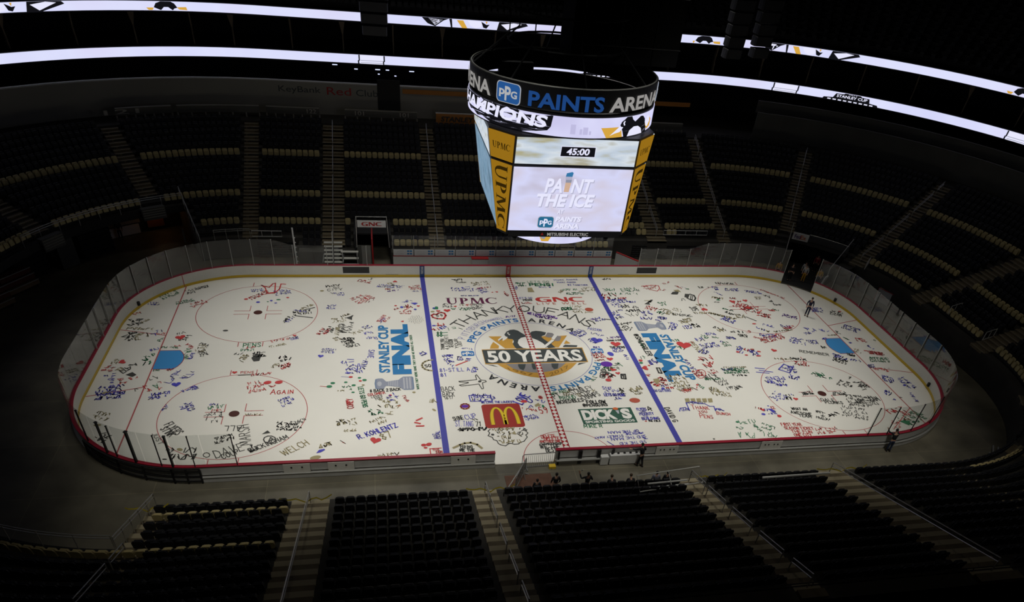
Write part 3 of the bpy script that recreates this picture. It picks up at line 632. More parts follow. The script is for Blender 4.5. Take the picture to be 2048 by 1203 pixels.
MSG = [
('S','g',-28.45,8.96,45.3,1.59,0.792,2,0.055),
('S','g',-27.3,8.06,26.2,1.47,0.528,2,0.055),
('S','b',-29.44,8.1,-7.7,0.9,0.528,2,0.055),
('S','r',-26.07,7.5,42.2,1.44,0.792,2,0.055),
('S','r',-30.02,6.41,31.0,0.58,0.44,1,0.055),
('S','k',-30.19,4.8,3.7,1.08,1.144,2,0.09),
('S','y',-29.13,5.17,54.4,0.74,0.44,1,0.055),
('S','y',-30.21,4.31,-4.2,2.05,0.44,1,0.055),
('S','k',-30.14,3.26,-49.8,0.76,1.232,2,0.09),
('S','k',-29.68,2.63,7.6,0.61,1.32,3,0.1),
('S','y',-29.16,2.48,9.9,0.87,1.32,2,0.08),
('S','b',-28.33,3.2,17.2,0.58,0.44,1,0.08),
('S','r',-27.98,3.47,4.5,0.89,0.308,1,0.055),
('S','b',-27.86,3.76,21.0,0.5,0.44,1,0.055),
('S','g',-27.36,2.42,73.7,0.68,0.352,1,0.055),
('H','r',-26.07,3.03,20,1.0),
('S','k',-26.5,3.33,27.2,0.81,0.352,1,0.055),
('S','k',-26.3,2.57,-2.1,0.82,0.352,1,0.055),
('S','k',-25.58,2.83,58.3,0.55,0.44,1,0.055),
('S','y',-24.81,1.04,-9.9,0.7,1.056,3,0.055),
('S','k',-24.18,0.21,39.1,0.68,0.88,3,0.055),
('S','k',-24.67,2.04,-27.5,0.85,0.352,1,0.055),
('S','r',-25.56,1.98,-48.7,0.76,0.352,1,0.055),
('S','r',-26.24,1.73,4.8,0.36,0.264,1,0.055),
('S','g',-27.14,1.58,-4.1,1.26,0.308,1,0.055),
('S','b',-27.76,1.15,27.5,0.54,0.352,1,0.055),
('S','g',-25.61,1.25,-50.6,0.72,0.616,2,0.055),
('S','g',-24.94,-0.02,108.4,0.85,0.352,1,0.055),
('S','b',-24.79,-0.11,82.2,0.89,0.352,1,0.055),
('S','k',-26.88,9.85,19.2,0.7,0.792,2,0.055),
('S','k',-26.35,10.54,29.1,1.21,0.44,2,0.055),
('S','g',-27.84,-0.67,15.0,0.58,1.056,2,0.09),
('S','g',-27.88,0.21,31.7,0.65,0.44,1,0.055),
('H','r',-29.25,-0.18,-60,0.75),
('S','y',-29.93,-0.41,-2.9,0.39,0.704,2,0.055),
('S','r',-29.67,-1.45,75.2,0.7,0.792,2,0.055),
('S','k',-28.94,-1.82,58.2,1.67,0.616,1,0.1),
('F','k',[(-28.64,-1.83),(-28.28,-1.51),(-27.95,-1.86),(-28.15,-2.1)]),
('S','r',-28.27,-2.51,29.5,0.61,0.44,1,0.055),
('S','b',-29.18,-2.75,95.7,1.21,0.528,1,0.055),
('S','r',-28.87,-2.97,15.4,0.53,0.792,2,0.055),
('S','b',-29.97,-1.93,-4.4,0.26,0.176,1,0.055),
('S','y',-29.11,-1.47,61.6,0.57,0.528,1,0.055),
('S','k',-26.98,-2.57,21.4,0.6,0.616,1,0.055),
('S','g',-27.04,-1.44,2.7,0.43,0.264,1,0.055),
('S','r',-26.16,-1.48,9.6,0.6,0.352,1,0.08),
('S','r',-27.15,-3.89,6.3,0.73,0.88,1,0.08),
('S','g',-26.41,-3.65,31.3,0.27,0.792,1,0.055),
('S','r',-26.13,-3.75,16.9,0.24,1.144,2,0.055),
('S','k',-27.73,-3.9,31.4,0.42,0.352,1,0.055),
('S','b',-25.64,-3.05,68.3,1.68,0.616,1,0.055),
('S','b',-24.76,-2.68,56.0,1.38,0.616,1,0.055),
('H','b',-25.19,-3.15,10,0.85),
('S','b',-29.9,-4.7,6.3,1.82,1.672,4,0.09),
('S','b',-26.61,-4.85,10.9,1.43,0.792,2,0.08),
('S','b',-24.66,-4.14,36.6,1.26,0.352,1,0.055),
('S','b',-24.02,-3.94,36.6,0.39,0.528,2,0.055),
('S','b',-25.35,-6.23,72.1,0.75,0.308,1,0.055),
('S','b',-24.5,-5.74,-70.0,0.59,0.44,1,0.055),
('S','b',-24.29,-5.38,-65.9,1.03,0.528,2,0.055),
('T', 'PENS', 'g', -21.5, 1.45, 3.3, 1.21, 0.562, 0.08),
('S','r',-21.27,1.24,3.1,0.73,0.396,1,0.055),
('S','g',-21.64,0.94,1.6,1.1,0.352,1,0.055),
('S','b',-22.76,-5.7,1.8,0.96,0.308,1,0.055),
('S','g',-22.69,-6.16,10.3,0.96,0.44,1,0.055),
('S','r',-22.55,-6.44,10.8,0.91,0.44,1,0.055),
('S','k',-22.53,-6.71,-0.7,0.78,0.352,1,0.055),
('S','k',-22.7,-7.36,17.9,0.95,0.792,2,0.055),
('S','k',-22.39,-7.6,5.6,0.51,0.308,1,0.055),
('S','r',-20.4,-4.42,14.9,1.13,1.408,3,0.055),
('D','r',-19.32,-3.23,0.48,0.33,20),
('D','r',-18.58,-3.22,0.48,0.33,10),
('S','r',-19.12,-3.84,22.0,0.45,0.352,1,0.055),
('T', 'Again', 'r', -18.99, -4.64, 0.8, 1.45, 0.562, 0.08),
('S','b',-18.06,-6.12,32.4,1.14,0.968,3,0.055),
('S','y',-20.35,-6.94,-1.1,1.07,0.264,1,0.055),
('S','k',-18.36,-7.99,-3.7,1.69,0.396,1,0.06),
('S','k',-18.35,-8.6,-5.1,1.58,0.792,3,0.08),
('S','k',-17.08,-8.07,24.1,0.93,0.528,1,0.055),
('T', 'DAVE', 'k', -21.44, -11.14, 23.8, 1.66, 0.75, 0.07),
('T', 'MARSH', 'k', -19.62, -9.93, 100.3, 2.07, 0.637, 0.06),
('T', 'ALL', 'k', -20.37, -8.03, 176.7, 1.05, 0.525, 0.07),
('S','k',-21.74,-9.78,22.4,1.29,0.704,2,0.06),
('T', 'COUP', 'k', -21.05, -11.24, 28.6, 1.0, 0.45, 0.08),
('T', 'BUCKINGHAM', 'k', -19.55, -10.73, 30.1, 2.45, 0.413, 0.075),
('P','k',0.07,[(-18.19,-9.57),(-18.24,-9.79),(-18.41,-9.91),(-18.64,-9.9),(-18.84,-9.75),(-18.93,-9.52),(-18.89,-9.31),(-18.71,-9.18),(-18.48,-9.2),(-18.28,-9.35),(-18.19,-9.57)]),
('P','k',0.07,[(-18.63,-9.83),(-18.53,-9.34),(-18.37,-9.52),(-18.55,-9.67)]),
('F','k',[(-19.09,-8.97),(-18.78,-8.61),(-18.58,-8.88)]),
('S','k',-19.65,-10.72,26.1,0.61,0.704,2,0.08),
('T', 'WELCH', 'y', -17.54, -11.19, 36.1, 1.73, 0.562, 0.08),
('T', 'FLYERS', 'k', -25.04, -7.65, -51.0, 1.41, 0.525, 0.08),
('T', 'STINK', 'k', -25.2, -8.06, -50.3, 1.08, 0.45, 0.08),
('S','k',-24.46,-10.99,-4.2,1.63,1.232,2,0.09),
('T', 'JUST', 'k', -25.58, -8.49, -59.9, 1.32, 0.262, 0.05),
('P','k',0.05,[(-21.86,-10.8),(-21.89,-10.95),(-22.02,-11.0),(-22.16,-10.93),(-22.24,-10.77),(-22.21,-10.62),(-22.09,-10.56),(-21.94,-10.64),(-21.86,-10.8)]),
('D','y',-23.66,-10.16,0.35,0.2,-30),
('D','y',-29.28,-3.96,0.5,0.3,0),
('D','y',-28.91,-7.41,0.4,0.2,0),
('S','y',-29.61,-6.6,-20.2,1.25,0.88,2,0.06),
('S','k',-28.85,-8.7,-37.5,0.87,0.88,2,0.08),
('P','r',0.1,[(-21.29,11.38),(-20.88,11.13),(-20.6,11.0),(-20.38,11.63),(-20.17,11.75),(-20.07,10.08),(-20.66,9.96),(-20.92,10.94),(-21.24,11.38)]),
('P','r',0.1,[(-19.72,11.62),(-19.33,11.56)]),
('P','r',0.1,[(-19.71,11.56),(-19.75,10.69),(-20.06,9.95),(-20.65,9.9)]),
('S','r',-21.7,8.78,45.0,1.84,0.616,2,0.07),
('S','b',-21.97,10.15,10.2,1.02,0.528,2,0.055),
('S','b',-19.97,9.47,19.6,1.4,0.968,3,0.055),
('D','r',-22.19,8.93,0.28,0.2,0),
('D','b',-21.21,8.4,0.28,0.2,0),
('D','b',-20.21,8.64,0.2,0.18,0),
('D','r',-18.97,9.16,0.22,0.16,0),
('D','g',-19.66,8.81,0.3,0.14,0),
('D','b',-19.83,8.23,0.2,0.12,0),
('D','g',-20.46,8.47,0.16,0.1,0),
('D','r',-20.99,9.75,0.15,0.14,0),
('S','k',-18.37,6.11,13.5,1.76,0.792,2,0.08),
('S','y',-17.9,6.88,40.8,1.55,0.44,1,0.055),
('S','b',-18.42,6.89,-12.8,1.09,0.308,1,0.055),
('S','k',-18.79,4.93,73.4,1.01,0.352,1,0.1),
('S','b',-18.63,4.93,63.0,1.08,0.396,1,0.055),
('P','k',0.1,[(-17.59,6.99),(-16.76,7.43)]),
('P','k',0.1,[(-18.16,6.11),(-16.83,5.75)]),
('H','r',-17.99,3.04,0,0.42),
('S','r',-19.63,2.1,18.1,1.45,0.308,1,0.055),
('S','b',-18.18,2.35,22.7,0.73,0.44,2,0.055),
('S','y',-19.65,1.33,20.1,1.54,0.352,1,0.055),
('D','k',-23.06,3.92,0.35,0.18,0),
('S','y',-21.17,-0.29,68.1,0.78,0.528,2,0.055),
('S','k',-20.65,0.05,9.8,0.88,0.792,2,0.12),
('S','k',-22.01,0.48,-3.1,0.56,0.352,1,0.055),
('S','r',-20.57,-2.37,6.9,1.49,0.352,1,0.055),
('S','y',-21.22,-0.56,75.6,1.08,0.44,1,0.055),
('F','k',[(-20.75,-0.01),(-20.46,0.57),(-20.09,0.36),(-20.15,-0.42),(-20.54,-0.5)]),
('S','k',-20.07,-0.32,78.3,0.99,0.528,1,0.055),
('S','k',-18.7,-0.57,17.6,0.83,0.792,2,0.12),
('S','y',-18.96,-1.51,62.0,0.72,0.528,1,0.055),
('S','r',-18.56,-1.63,31.8,0.84,0.616,2,0.09),
('T', 'PENS', 'r', -21.23, -2.02, 0.7, 0.86, 0.262, 0.05),
('H','r',-21.64,-1.86,0,0.5),
('P','k',0.08,[(-21.35,-2.23),(-20.45,-2.19)]),
('S','k',-16.16,10.94,11.8,1.46,0.44,1,0.1),
('T', 'MY', 'k', -15.37, 10.78, 5.6, 0.51, 0.225, 0.05),
('T', 'CITY', 'k', -15.86, 10.27, 6.4, 1.25, 0.375, 0.06),
('S','b',-15.61,9.76,2.0,1.14,0.308,1,0.055),
('S','b',-15.01,9.45,5.2,0.55,0.264,1,0.055),
('D','y',-16.3,10.33,0.3,0.2,0),
('S','r',-13.48,12.09,-20.9,1.23,0.528,2,0.055),
('S','k',-12.47,12.35,16.8,0.55,0.352,1,0.055),
('S','r',-14.0,8.9,-50.0,1.29,1.408,3,0.055),
('S','r',-13.22,9.08,-48.8,1.18,1.056,2,0.055),
('S','b',-15.83,7.1,4.5,0.88,0.792,2,0.055),
('S','b',-11.82,11.02,-8.3,2.35,0.616,2,0.055),
('H','r',-10.19,12.02,180,0.55),
('D','k',-10.4,11.32,0.25,0.2,0),
('S','y',-10.76,11.43,18.4,0.66,0.44,1,0.055),
('S','r',-11.07,10.49,4.0,0.57,0.264,1,0.055),
('S','p',-11.03,10.12,7.5,1.15,0.308,1,0.08),
('S','r',-8.93,10.37,17.0,1.02,0.792,3,0.055),
('H','r',-8.05,10.55,0,0.3),
('S','b',-8.8,10.05,10.4,0.83,0.264,1,0.055),
('S','b',-9.74,8.05,22.9,0.98,0.44,1,0.055),
('F','b',[(-9.04,8.09),(-8.62,8.13),(-8.42,8.03),(-8.69,7.74)]),
('D','b',-9.79,7.35,0.25,0.25,0),
('S','r',-9.51,6.88,33.7,0.69,0.792,2,0.09),
('D','r',-10.28,7.62,0.2,0.15,0),
('S','r',-10.42,6.81,38.8,0.59,0.264,1,0.055),
('S','r',-10.08,6.23,-1.0,1.13,0.616,2,0.055),
('D','b',-8.71,6.96,0.22,0.2,0),
('H','r',-8.42,7.54,0,0.4),
('D','r',-9.61,6.74,0.12,0.1,0),
('D','y',-8.73,5.28,0.06,0.05,0),
('D','k',-8.8,5.21,0.06,0.05,0),
('D','k',-8.71,5.42,0.06,0.05,0),
('D','y',-8.64,5.14,0.06,0.05,0),
('D','k',-8.91,5.32,0.06,0.05,0),
('D','k',-8.55,5.4,0.06,0.05,0),
('D','y',-8.8,5.04,0.06,0.05,0),
('D','k',-8.83,5.52,0.06,0.05,0),
('D','k',-8.49,5.18,0.06,0.05,0),
('D','y',-8.99,5.17,0.06,0.05,0),
('D','k',-8.59,5.57,0.06,0.05,0),
('D','k',-8.66,4.96,0.06,0.05,0),
('D','y',-9.0,5.46,0.06,0.05,0),
('D','k',-8.4,5.35,0.06,0.05,0),
('D','k',-8.95,4.98,0.06,0.05,0),
('D','y',-8.76,5.67,0.06,0.05,0),
('D','k',-8.46,5.01,0.06,0.05,0),
('D','k',-9.11,5.27,0.06,0.05,0),
('D','y',-8.43,5.58,0.06,0.05,0),
('D','k',-8.77,4.84,0.06,0.05,0),
('D','k',-8.98,5.63,0.06,0.05,0),
('D','y',-8.31,5.21,0.06,0.05,0),
('D','k',-9.1,5.02,0.06,0.05,0),
('D','k',-8.61,5.75,0.06,0.05,0),
('D','y',-8.53,4.85,0.06,0.05,0),
('D','k',-9.16,5.44,0.06,0.05,0),
('D','k',-8.29,5.49,0.06,0.05,0),
('D','y',-8.94,4.8,0.06,0.05,0),
('D','k',-8.87,5.79,0.06,0.05,0),
('D','k',-8.3,5.02,0.06,0.05,0),
('D','y',-9.23,5.15,0.06,0.05,0),
('D','k',-8.42,5.75,0.06,0.05,0),
('D','k',-8.67,4.72,0.06,0.05,0),
('D','y',-9.13,5.65,0.06,0.05,0),
('D','k',-8.19,5.32,0.06,0.05,0),
('D','k',-9.12,4.85,0.06,0.05,0),
('D','y',-8.69,5.89,0.06,0.05,0),
('D','k',-8.38,4.82,0.06,0.05,0),
('D','k',-9.3,5.35,0.06,0.05,0),
('D','y',-8.25,5.65,0.06,0.05,0),
('D','k',-8.87,4.66,0.06,0.05,0),
('D','k',-9.02,5.84,0.06,0.05,0),
('D','y',-8.16,5.09,0.06,0.05,0),
('D','k',-9.29,4.99,0.06,0.05,0),
('D','k',-8.48,5.91,0.06,0.05,0),
('D','y',-8.53,4.65,0.06,0.05,0),
('S','y',-14.56,5.78,37.5,0.87,0.308,1,0.09),
('F','k',[(-14.27,5.68),(-13.86,5.94),(-13.78,6.08),(-13.65,6.08),(-13.77,5.76),(-13.77,5.31)]),
('S','y',-15.35,4.9,7.4,1.16,0.792,2,0.055),
('S','k',-14.46,3.32,85.9,1.38,0.528,1,0.08),
('S','k',-14.16,3.31,83.8,1.3,0.616,1,0.08),
('S','k',-13.83,3.3,83.1,1.66,0.44,1,0.07),
('S','r',-15.78,2.93,67.4,1.09,0.792,2,0.09),
('S','k',-15.25,3.25,77.9,1.05,0.616,2,0.055),
('S','y',-14.74,2.9,87.0,1.54,0.44,1,0.055),
('S','y',-13.82,2.87,36.7,1.37,0.528,1,0.055),
('S','b',-12.81,3.78,31.3,0.81,0.528,2,0.055),
('S','b',-12.81,3.01,16.6,0.8,0.44,1,0.055),
('S','b',-12.72,2.42,-6.8,1.02,0.44,1,0.055),
('S','b',-11.59,4.72,62.7,1.0,0.528,1,0.055),
('S','r',-11.28,4.71,62.4,1.21,0.792,2,0.055),
('S','k',-14.39,1.98,-1.9,0.91,0.704,2,0.1),
('H','r',-9.82,4.99,30,0.35),
('S','k',-14.39,1.5,19.5,0.99,1.056,3,0.08),
('S','k',-14.24,1.13,15.4,1.2,0.44,1,0.09),
('S','y',-14.96,2.16,30.4,0.53,0.528,2,0.055),
('S','b',-16.05,0.57,-11.3,1.12,0.704,3,0.045),
('H','b',-15.94,0.04,-10,0.6),
('S','b',-14.51,-1.05,-2.3,0.49,0.528,1,0.055),
('P','b',0.06,[(-14.03,-0.47),(-13.57,-0.53)]),
('P','b',0.06,[(-13.91,-0.86),(-13.57,-0.79)]),
('T', 'SAVE', 'b', -12.48, 0.79, -94.5, 1.14, 0.413, 0.07),
('S','b',-12.8,-1.88,76.7,1.39,0.528,1,0.07),
('S','b',-14.04,-2.39,5.9,1.07,1.32,3,0.07),
('P','b',0.12,[(-14.1,-2.29),(-13.78,-2.26)]),
('D','r',-13.75,-2.81,0.255,0.18,0),
('D','g',-14.96,-3.51,0.28900000000000003,0.20400000000000001,0),
('D','g',-15.18,-3.92,0.357,0.252,0),
('D','g',-14.08,-3.45,0.221,0.156,0),
('D','g',-13.15,-2.94,0.221,0.156,0),
('D','r',-13.09,-3.33,0.204,0.144,0),
('D','g',-12.8,-3.24,0.28900000000000003,0.20400000000000001,0),
('D','g',-13.54,-3.85,0.272,0.192,0),
('D','y',-12.89,-3.85,0.187,0.132,0),
('D','g',-13.57,-4.7,0.204,0.144,0),
('D','r',-11.07,-5.18,0.204,0.144,0),
('D','r',-10.52,-6.43,0.204,0.144,0),
('D','y',-9.44,-4.92,0.221,0.156,0),
('P','r',0.04,[(-15.8,-3.85),(-15.33,-3.93)]),
('P','b',0.03,[(-14.4,-2.74),(-13.9,-2.81)]),
('S','g',-14.3,-4.12,8.3,0.56,0.264,1,0.055),
('S','g',-13.79,-4.46,22.4,0.18,0.264,1,0.055),
('S','y',-14.59,-4.53,1.2,0.47,0.176,1,0.055),
('T', 'LETS GO PENS', 'g', -13.23, -4.1, -82.0, 2.43, 0.315, 0.08),
('T', 'COREY', 'r', -13.51, -6.55, 94.7, 1.1, 0.413, 0.08),
('S','r',-14.01,-6.16,50.4,0.45,0.44,1,0.09),
('T', '8 BACK 2 BACK', 'k', -12.42, -4.76, 3.3, 2.08, 0.315, 0.08),
('T', 'COLOMBIA', 'r', -12.55, -5.21, 11.7, 1.18, 0.285, 0.06),
('T', 'LOVES', 'k', -12.34, -5.44, 7.8, 0.74, 0.24, 0.05),
('T', 'YOU', 'k', -12.09, -5.7, 8.5, 0.48, 0.24, 0.05),
('S','y',-12.01,-6.49,-9.1,1.52,1.144,2,0.07),
('S','b',-10.99,-6.04,48.9,0.94,0.792,2,0.055),
('S','r',-10.28,-5.33,-67.4,0.91,0.308,1,0.055),
('T', 'when they were gone they said we would all cheer', 'g', -9.06, -4.55, 91.2, 7.38, 0.21, 0.05),
('S','b',-8.62,-0.25,34.8,0.6,0.528,2,0.07),
('P','y',0.14,[(-7.86,-0.81),(-8.16,-0.85),(-8.42,-1.0),(-8.6,-1.23),(-8.68,-1.51),(-8.64,-1.79),(-8.49,-2.03),(-8.25,-2.19),(-7.97,-2.26)]),
('T', '50', 'k', -8.44, -1.82, 9.5, 0.43, 0.375, 0.09),
('S','y',-8.47,-6.18,15.3,0.46,0.44,1,0.055),
('S','g',-12.48,-7.42,9.9,0.87,0.792,2,0.08),
('S','y',-11.62,-7.43,3.4,0.67,0.44,1,0.055),
('S','y',-12.39,-8.26,31.0,1.11,0.308,1,0.055),
('S','y',-12.06,-8.52,26.2,0.79,0.352,1,0.055),
('T', 'R. KOHLENTZ', 'b', -13.12, -9.89, 24.5, 2.7, 0.465, 0.1),
('H','r',-12.13,-10.07,-15,1.0),
('T', '87', 'y', -11.63, -10.07, 28.4, 0.69, 0.637, 0.1),
('S','y',-14.56,-8.4,19.8,0.68,0.616,2,0.1),
('S','y',-13.69,-8.49,21.4,0.55,0.792,2,0.055),
('S','y',-14.13,-9.08,4.9,1.05,0.308,1,0.055),
('S','r',-13.97,-10.28,47.1,0.57,0.704,1,0.055),
('S','y',-15.55,-10.6,19.2,0.73,0.44,1,0.1),
('F','b',[(-15.7,-11.08),(-15.54,-10.77),(-15.24,-10.69),(-15.17,-10.8),(-15.44,-11.03)]),
('D','y',-15.72,-11.5,0.6,0.3,15),
('S','y',-12.01,-11.67,2.8,1.42,0.352,1,0.055),
('P','r',0.13,[(-9.45,-8.17),(-9.07,-7.92)]),
('P','r',0.13,[(-9.56,-8.37),(-9.23,-8.51)]),
('P','r',0.13,[(-9.48,-8.77),(-9.01,-8.78)]),
('T', 'BOZ', 'b', -8.18, -10.12, 102.4, 0.51, 0.225, 0.05),
('T', 'GOAL', 'b', -8.0, -10.17, 93.6, 0.8, 0.262, 0.06),
('D','r',-9.14,-10.76,0.3,0.22,0),
('D','r',-8.81,-10.71,0.35,0.25,30),
('D','r',-9.04,-11.03,0.22,0.15,0),
('P','r',0.07,[(-8.79,-11.15),(-8.06,-11.13)]),
('P','r',0.07,[(-8.78,-11.15),(-8.76,-11.66)]),
('T', 'THIS', 'r', -8.63, -11.38, 0.0, 0.42, 0.188, 0.05),
('T', 'SIGN', 'r', -8.44, -11.61, 0.0, 0.41, 0.21, 0.06),
('S','y',-8.45,-6.21,-2.9,0.4,0.44,1,0.055),
('D','y',-8.21,-7.06,0.3,0.14,-50),
('S','k',-5.26,12.26,-2.6,1.1,0.44,1,0.1),
('S','k',-4.92,11.79,-0.5,1.05,0.308,1,0.055),
('S','y',-3.46,11.15,9.1,1.9,0.792,2,0.055),
('S','r',-3.06,10.48,16.6,1.58,0.352,1,0.055),
('S','b',-5.55,10.24,-3.2,2.16,0.704,2,0.055),
('D','b',-4.4,10.82,0.18,0.16,0),
('P','b',0.04,[(-4.15,10.95),(-3.71,11.03)]),
('S','b',-2.77,9.71,32.8,0.74,1.056,3,0.055),
('D','r',-1.86,9.92,0.15,0.1,0),
('H','r',-1.45,9.98,0,0.35),
('S','r',-1.06,10.0,-60.9,0.93,0.352,1,0.07),
('S','b',-4.8,9.25,0.3,1.97,0.158,1,0.055),
('S','k',-6.45,7.24,-1.3,0.9,0.792,2,0.055),
('H','r',-5.35,7.41,20,0.4),
('S','g',-5.15,6.75,-0.9,1.22,0.528,2,0.055),
('S','k',-3.96,6.82,13.5,1.11,0.968,4,0.055),
('S','r',-4.4,7.39,22.7,0.47,0.44,1,0.055),
('S','g',-5.81,6.85,4.7,0.49,0.352,1,0.055),
('S','y',-5.07,7.5,8.3,0.56,0.352,1,0.055),
('H','g',-7.0,7.15,40,0.8),
('D','b',-7.16,7.16,0.2,0.18,0),
('H','r',-6.84,6.64,0,0.5),
('H','r',-6.1,6.72,0,0.8),
('D','y',-7.31,6.56,0.3,0.2,0),
('P','r',0.16,[(-7.02,6.05),(-7.25,6.15),(-7.45,5.93),(-7.34,5.57),(-7.01,5.38),(-6.51,5.32),(-6.28,5.86),(-6.36,6.27),(-6.61,6.41),(-6.87,6.28),(-7.02,6.05)]),
('T', '59', 'k', -7.07, 5.69, 4.3, 0.53, 0.338, 0.07),
('D','b',-7.37,4.25,0.3,0.15,0),
('S','r',-7.54,3.45,14.7,0.59,0.44,1,0.08),
('S','r',-6.9,4.02,44.3,0.6,0.528,1,0.08),
('T', '#24', 'b', -6.8, 3.64, 38.8, 0.59, 0.375, 0.08),
('S','g',-6.48,3.42,9.8,1.29,0.616,1,0.055),
('D','r',-7.03,4.55,0.1,0.25,0),
('T', '88', 'g', -7.27, 2.57, -2.7, 0.42, 0.712, 0.11),
('P','g',0.07,[(-6.78,3.13),(-6.39,3.16)]),
('P','g',0.07,[(-6.81,2.72),(-6.41,2.75)]),
('T', 'P', 'b', -5.14, 2.03, 67.2, 0.24, 0.55, 0.035),
('T', 'I', 'b', -5.0, 2.35, 63.6, 0.24, 0.55, 0.035),
('T', 'T', 'b', -4.84, 2.65, 60.0, 0.24, 0.55, 0.035),
('T', 'T', 'b', -4.66, 2.95, 56.4, 0.24, 0.55, 0.035),
('T', 'S', 'b', -4.47, 3.24, 52.8, 0.24, 0.55, 0.035),
('T', 'B', 'b', -4.26, 3.51, 49.2, 0.24, 0.55, 0.035),
('T', 'U', 'b', -4.03, 3.78, 45.6, 0.24, 0.55, 0.035),
('T', 'R', 'b', -3.78, 4.02, 42.0, 0.24, 0.55, 0.035),
('T', 'G', 'b', -3.52, 4.25, 38.4, 0.24, 0.55, 0.035),
('T', 'H', 'b', -3.25, 4.46, 34.8, 0.24, 0.55, 0.035),
('S','p',-1.43,5.39,8.8,1.04,0.352,1,0.07),
('T', 'CHANZELL', 'b', -3.06, 4.71, 21.7, 1.59, 0.315, 0.035),
('T', 'THANK YOU', 'k', -6.84, 0.6, 87.5, 1.59, 0.262, 0.06),
('T', '4 A GREAT', 'k', -6.48, 0.63, 87.6, 1.9, 0.3, 0.05),
('T', 'SEASON', 'k', -6.14, 0.91, 87.1, 1.17, 0.315, 0.06),
('T', 'YOUR', 'k', -5.76, 0.77, 87.9, 1.38, 0.262, 0.06),
('T', 'LAST', 'k', -5.45, 1.1, 91.7, 0.69, 0.262, 0.05),
('S','b',-7.01,-0.35,4.6,0.75,0.264,1,0.055),
('S','b',-6.96,-1.24,8.6,0.67,1.144,3,0.08),
('S','b',-6.93,-1.48,-35.0,0.73,0.352,1,0.08),
('S','b',-6.02,-0.95,2.4,0.48,0.616,3,0.06),
('S','b',-5.55,0.59,-4.5,1.02,0.308,1,0.04),
('P','r',0.1,[(-6.19,-1.63),(-5.29,-1.07)]),
('S','b',-5.23,-1.31,65.6,0.7,0.44,1,0.055),
('T', '81-STILL A', 'b', -7.44, -2.47, 1.6, 2.21, 0.465, 0.06),
('T', '81', 'b', -7.43, -3.07, 3.0, 0.38, 0.413, 0.07),
('P','b',0.05,[(-5.14,-2.57),(-5.02,-2.11),(-4.84,-2.08),(-4.79,-2.55),(-5.14,-2.59)]),
('S','b',-4.66,-2.75,89.3,0.86,0.44,1,0.08),
('P','k',0.06,[(-6.19,-3.73),(-4.89,-3.57),(-4.91,-3.04),(-4.82,-2.93),(-4.6,-3.62),(-4.26,-3.72),(-4.23,-3.87),(-4.53,-4.0),(-4.53,-4.7),(-4.66,-4.76),(-4.79,-4.14),(-6.07,-4.33),(-6.2,-4.21),(-5.53,-3.95),(-5.54,-3.88),(-6.14,-3.81),(-6.19,-3.73)]),
('D','k',-4.69,-3.81,0.25,0.18,40),
('T', 'BACK', 'k', -7.5, -4.9, 3.7, 0.93, 0.525, 0.06),
('T', 'TO', 'k', -7.2, -5.17, 7.4, 0.23, 0.225, 0.05),
('T', 'BACK', 'k', -7.47, -5.54, -0.7, 0.79, 0.488, 0.06),
('T', '1617', 'k', -7.4, -5.89, 3.8, 0.61, 0.338, 0.05),
('P','b',0.07,[(-5.67,-5.51),(-4.16,-5.59),(-4.12,-6.27),(-5.63,-6.22),(-5.67,-5.51)]),
('S','b',-5.58,-6.14,-1.7,1.34,0.88,3,0.07),
('S','b',-4.24,-6.14,10.3,0.34,0.704,3,0.055),
('T', 'WE LOVE THE LOUDEST', 'b', -4.91, -6.49, -1.5, 2.28, 0.225, 0.06),
('P','o',0.12,[(-5.79,-6.79),(-5.86,-6.97),(-6.02,-7.07),(-6.2,-7.06),(-6.34,-6.94),(-6.37,-6.76),(-6.3,-6.58),(-6.14,-6.48),(-5.96,-6.49),(-5.82,-6.61),(-5.79,-6.79)]),
('D','p',-6.08,-6.77,0.45,0.28,0),
('T', 'SHINE', 'k', -7.0, -8.36, 11.3, 0.71, 0.413, 0.07),
('T', 'CUP', 'b', -6.18, -8.3, 12.4, 0.79, 0.525, 0.06),
('S','k',-5.71,-8.44,15.7,0.33,0.264,1,0.055),
('T', 'ST. TANG', 'b', -6.95, -8.97, -3.9, 1.17, 0.6, 0.05),
('T', '71', 'k', -5.6, -9.02, -3.8, 0.3, 0.488, 0.08),
('S','k',-6.83,-9.47,0.0,2.05,0.396,1,0.12),
('P','k',0.1,[(-6.81,-9.33),(-6.33,-9.22)]),
('T', 'LOVE', 'b', -2.11, -6.81, 53.2, 1.24, 0.712, 0.15),
('D','r',-1.9,-6.43,0.45,0.25,0),
('T', 'U', 'b', -1.52, -6.65, 28.3, 0.3, 0.45, 0.12),
('S','b',-1.07,-6.24,-41.8,0.76,0.352,1,0.07),
('T', '#', 'r', -0.69, -6.26, 28.3, 0.3, 0.375, 0.1),
('F','y',[(-1.24,-6.9),(-0.99,-6.72),(-0.91,-6.65),(-0.88,-6.84),(-0.74,-6.89),(-0.88,-7.0),(-0.91,-7.15),(-1.03,-7.03),(-1.21,-7.14)]),
('D','g',-0.67,-7.09,0.15,0.28,0),
('S','r',-2.15,-7.31,28.7,0.35,0.352,1,0.055),
('S','b',-1.72,-7.22,14.4,0.36,0.352,1,0.07),
('S','r',-1.94,-7.44,-18.0,0.78,0.352,1,0.07),
('T', '59', 'r', -1.01, -7.91, 4.1, 0.56, 0.712, 0.09),
('S','b',-2.21,-8.66,14.3,1.09,0.616,2,0.055),
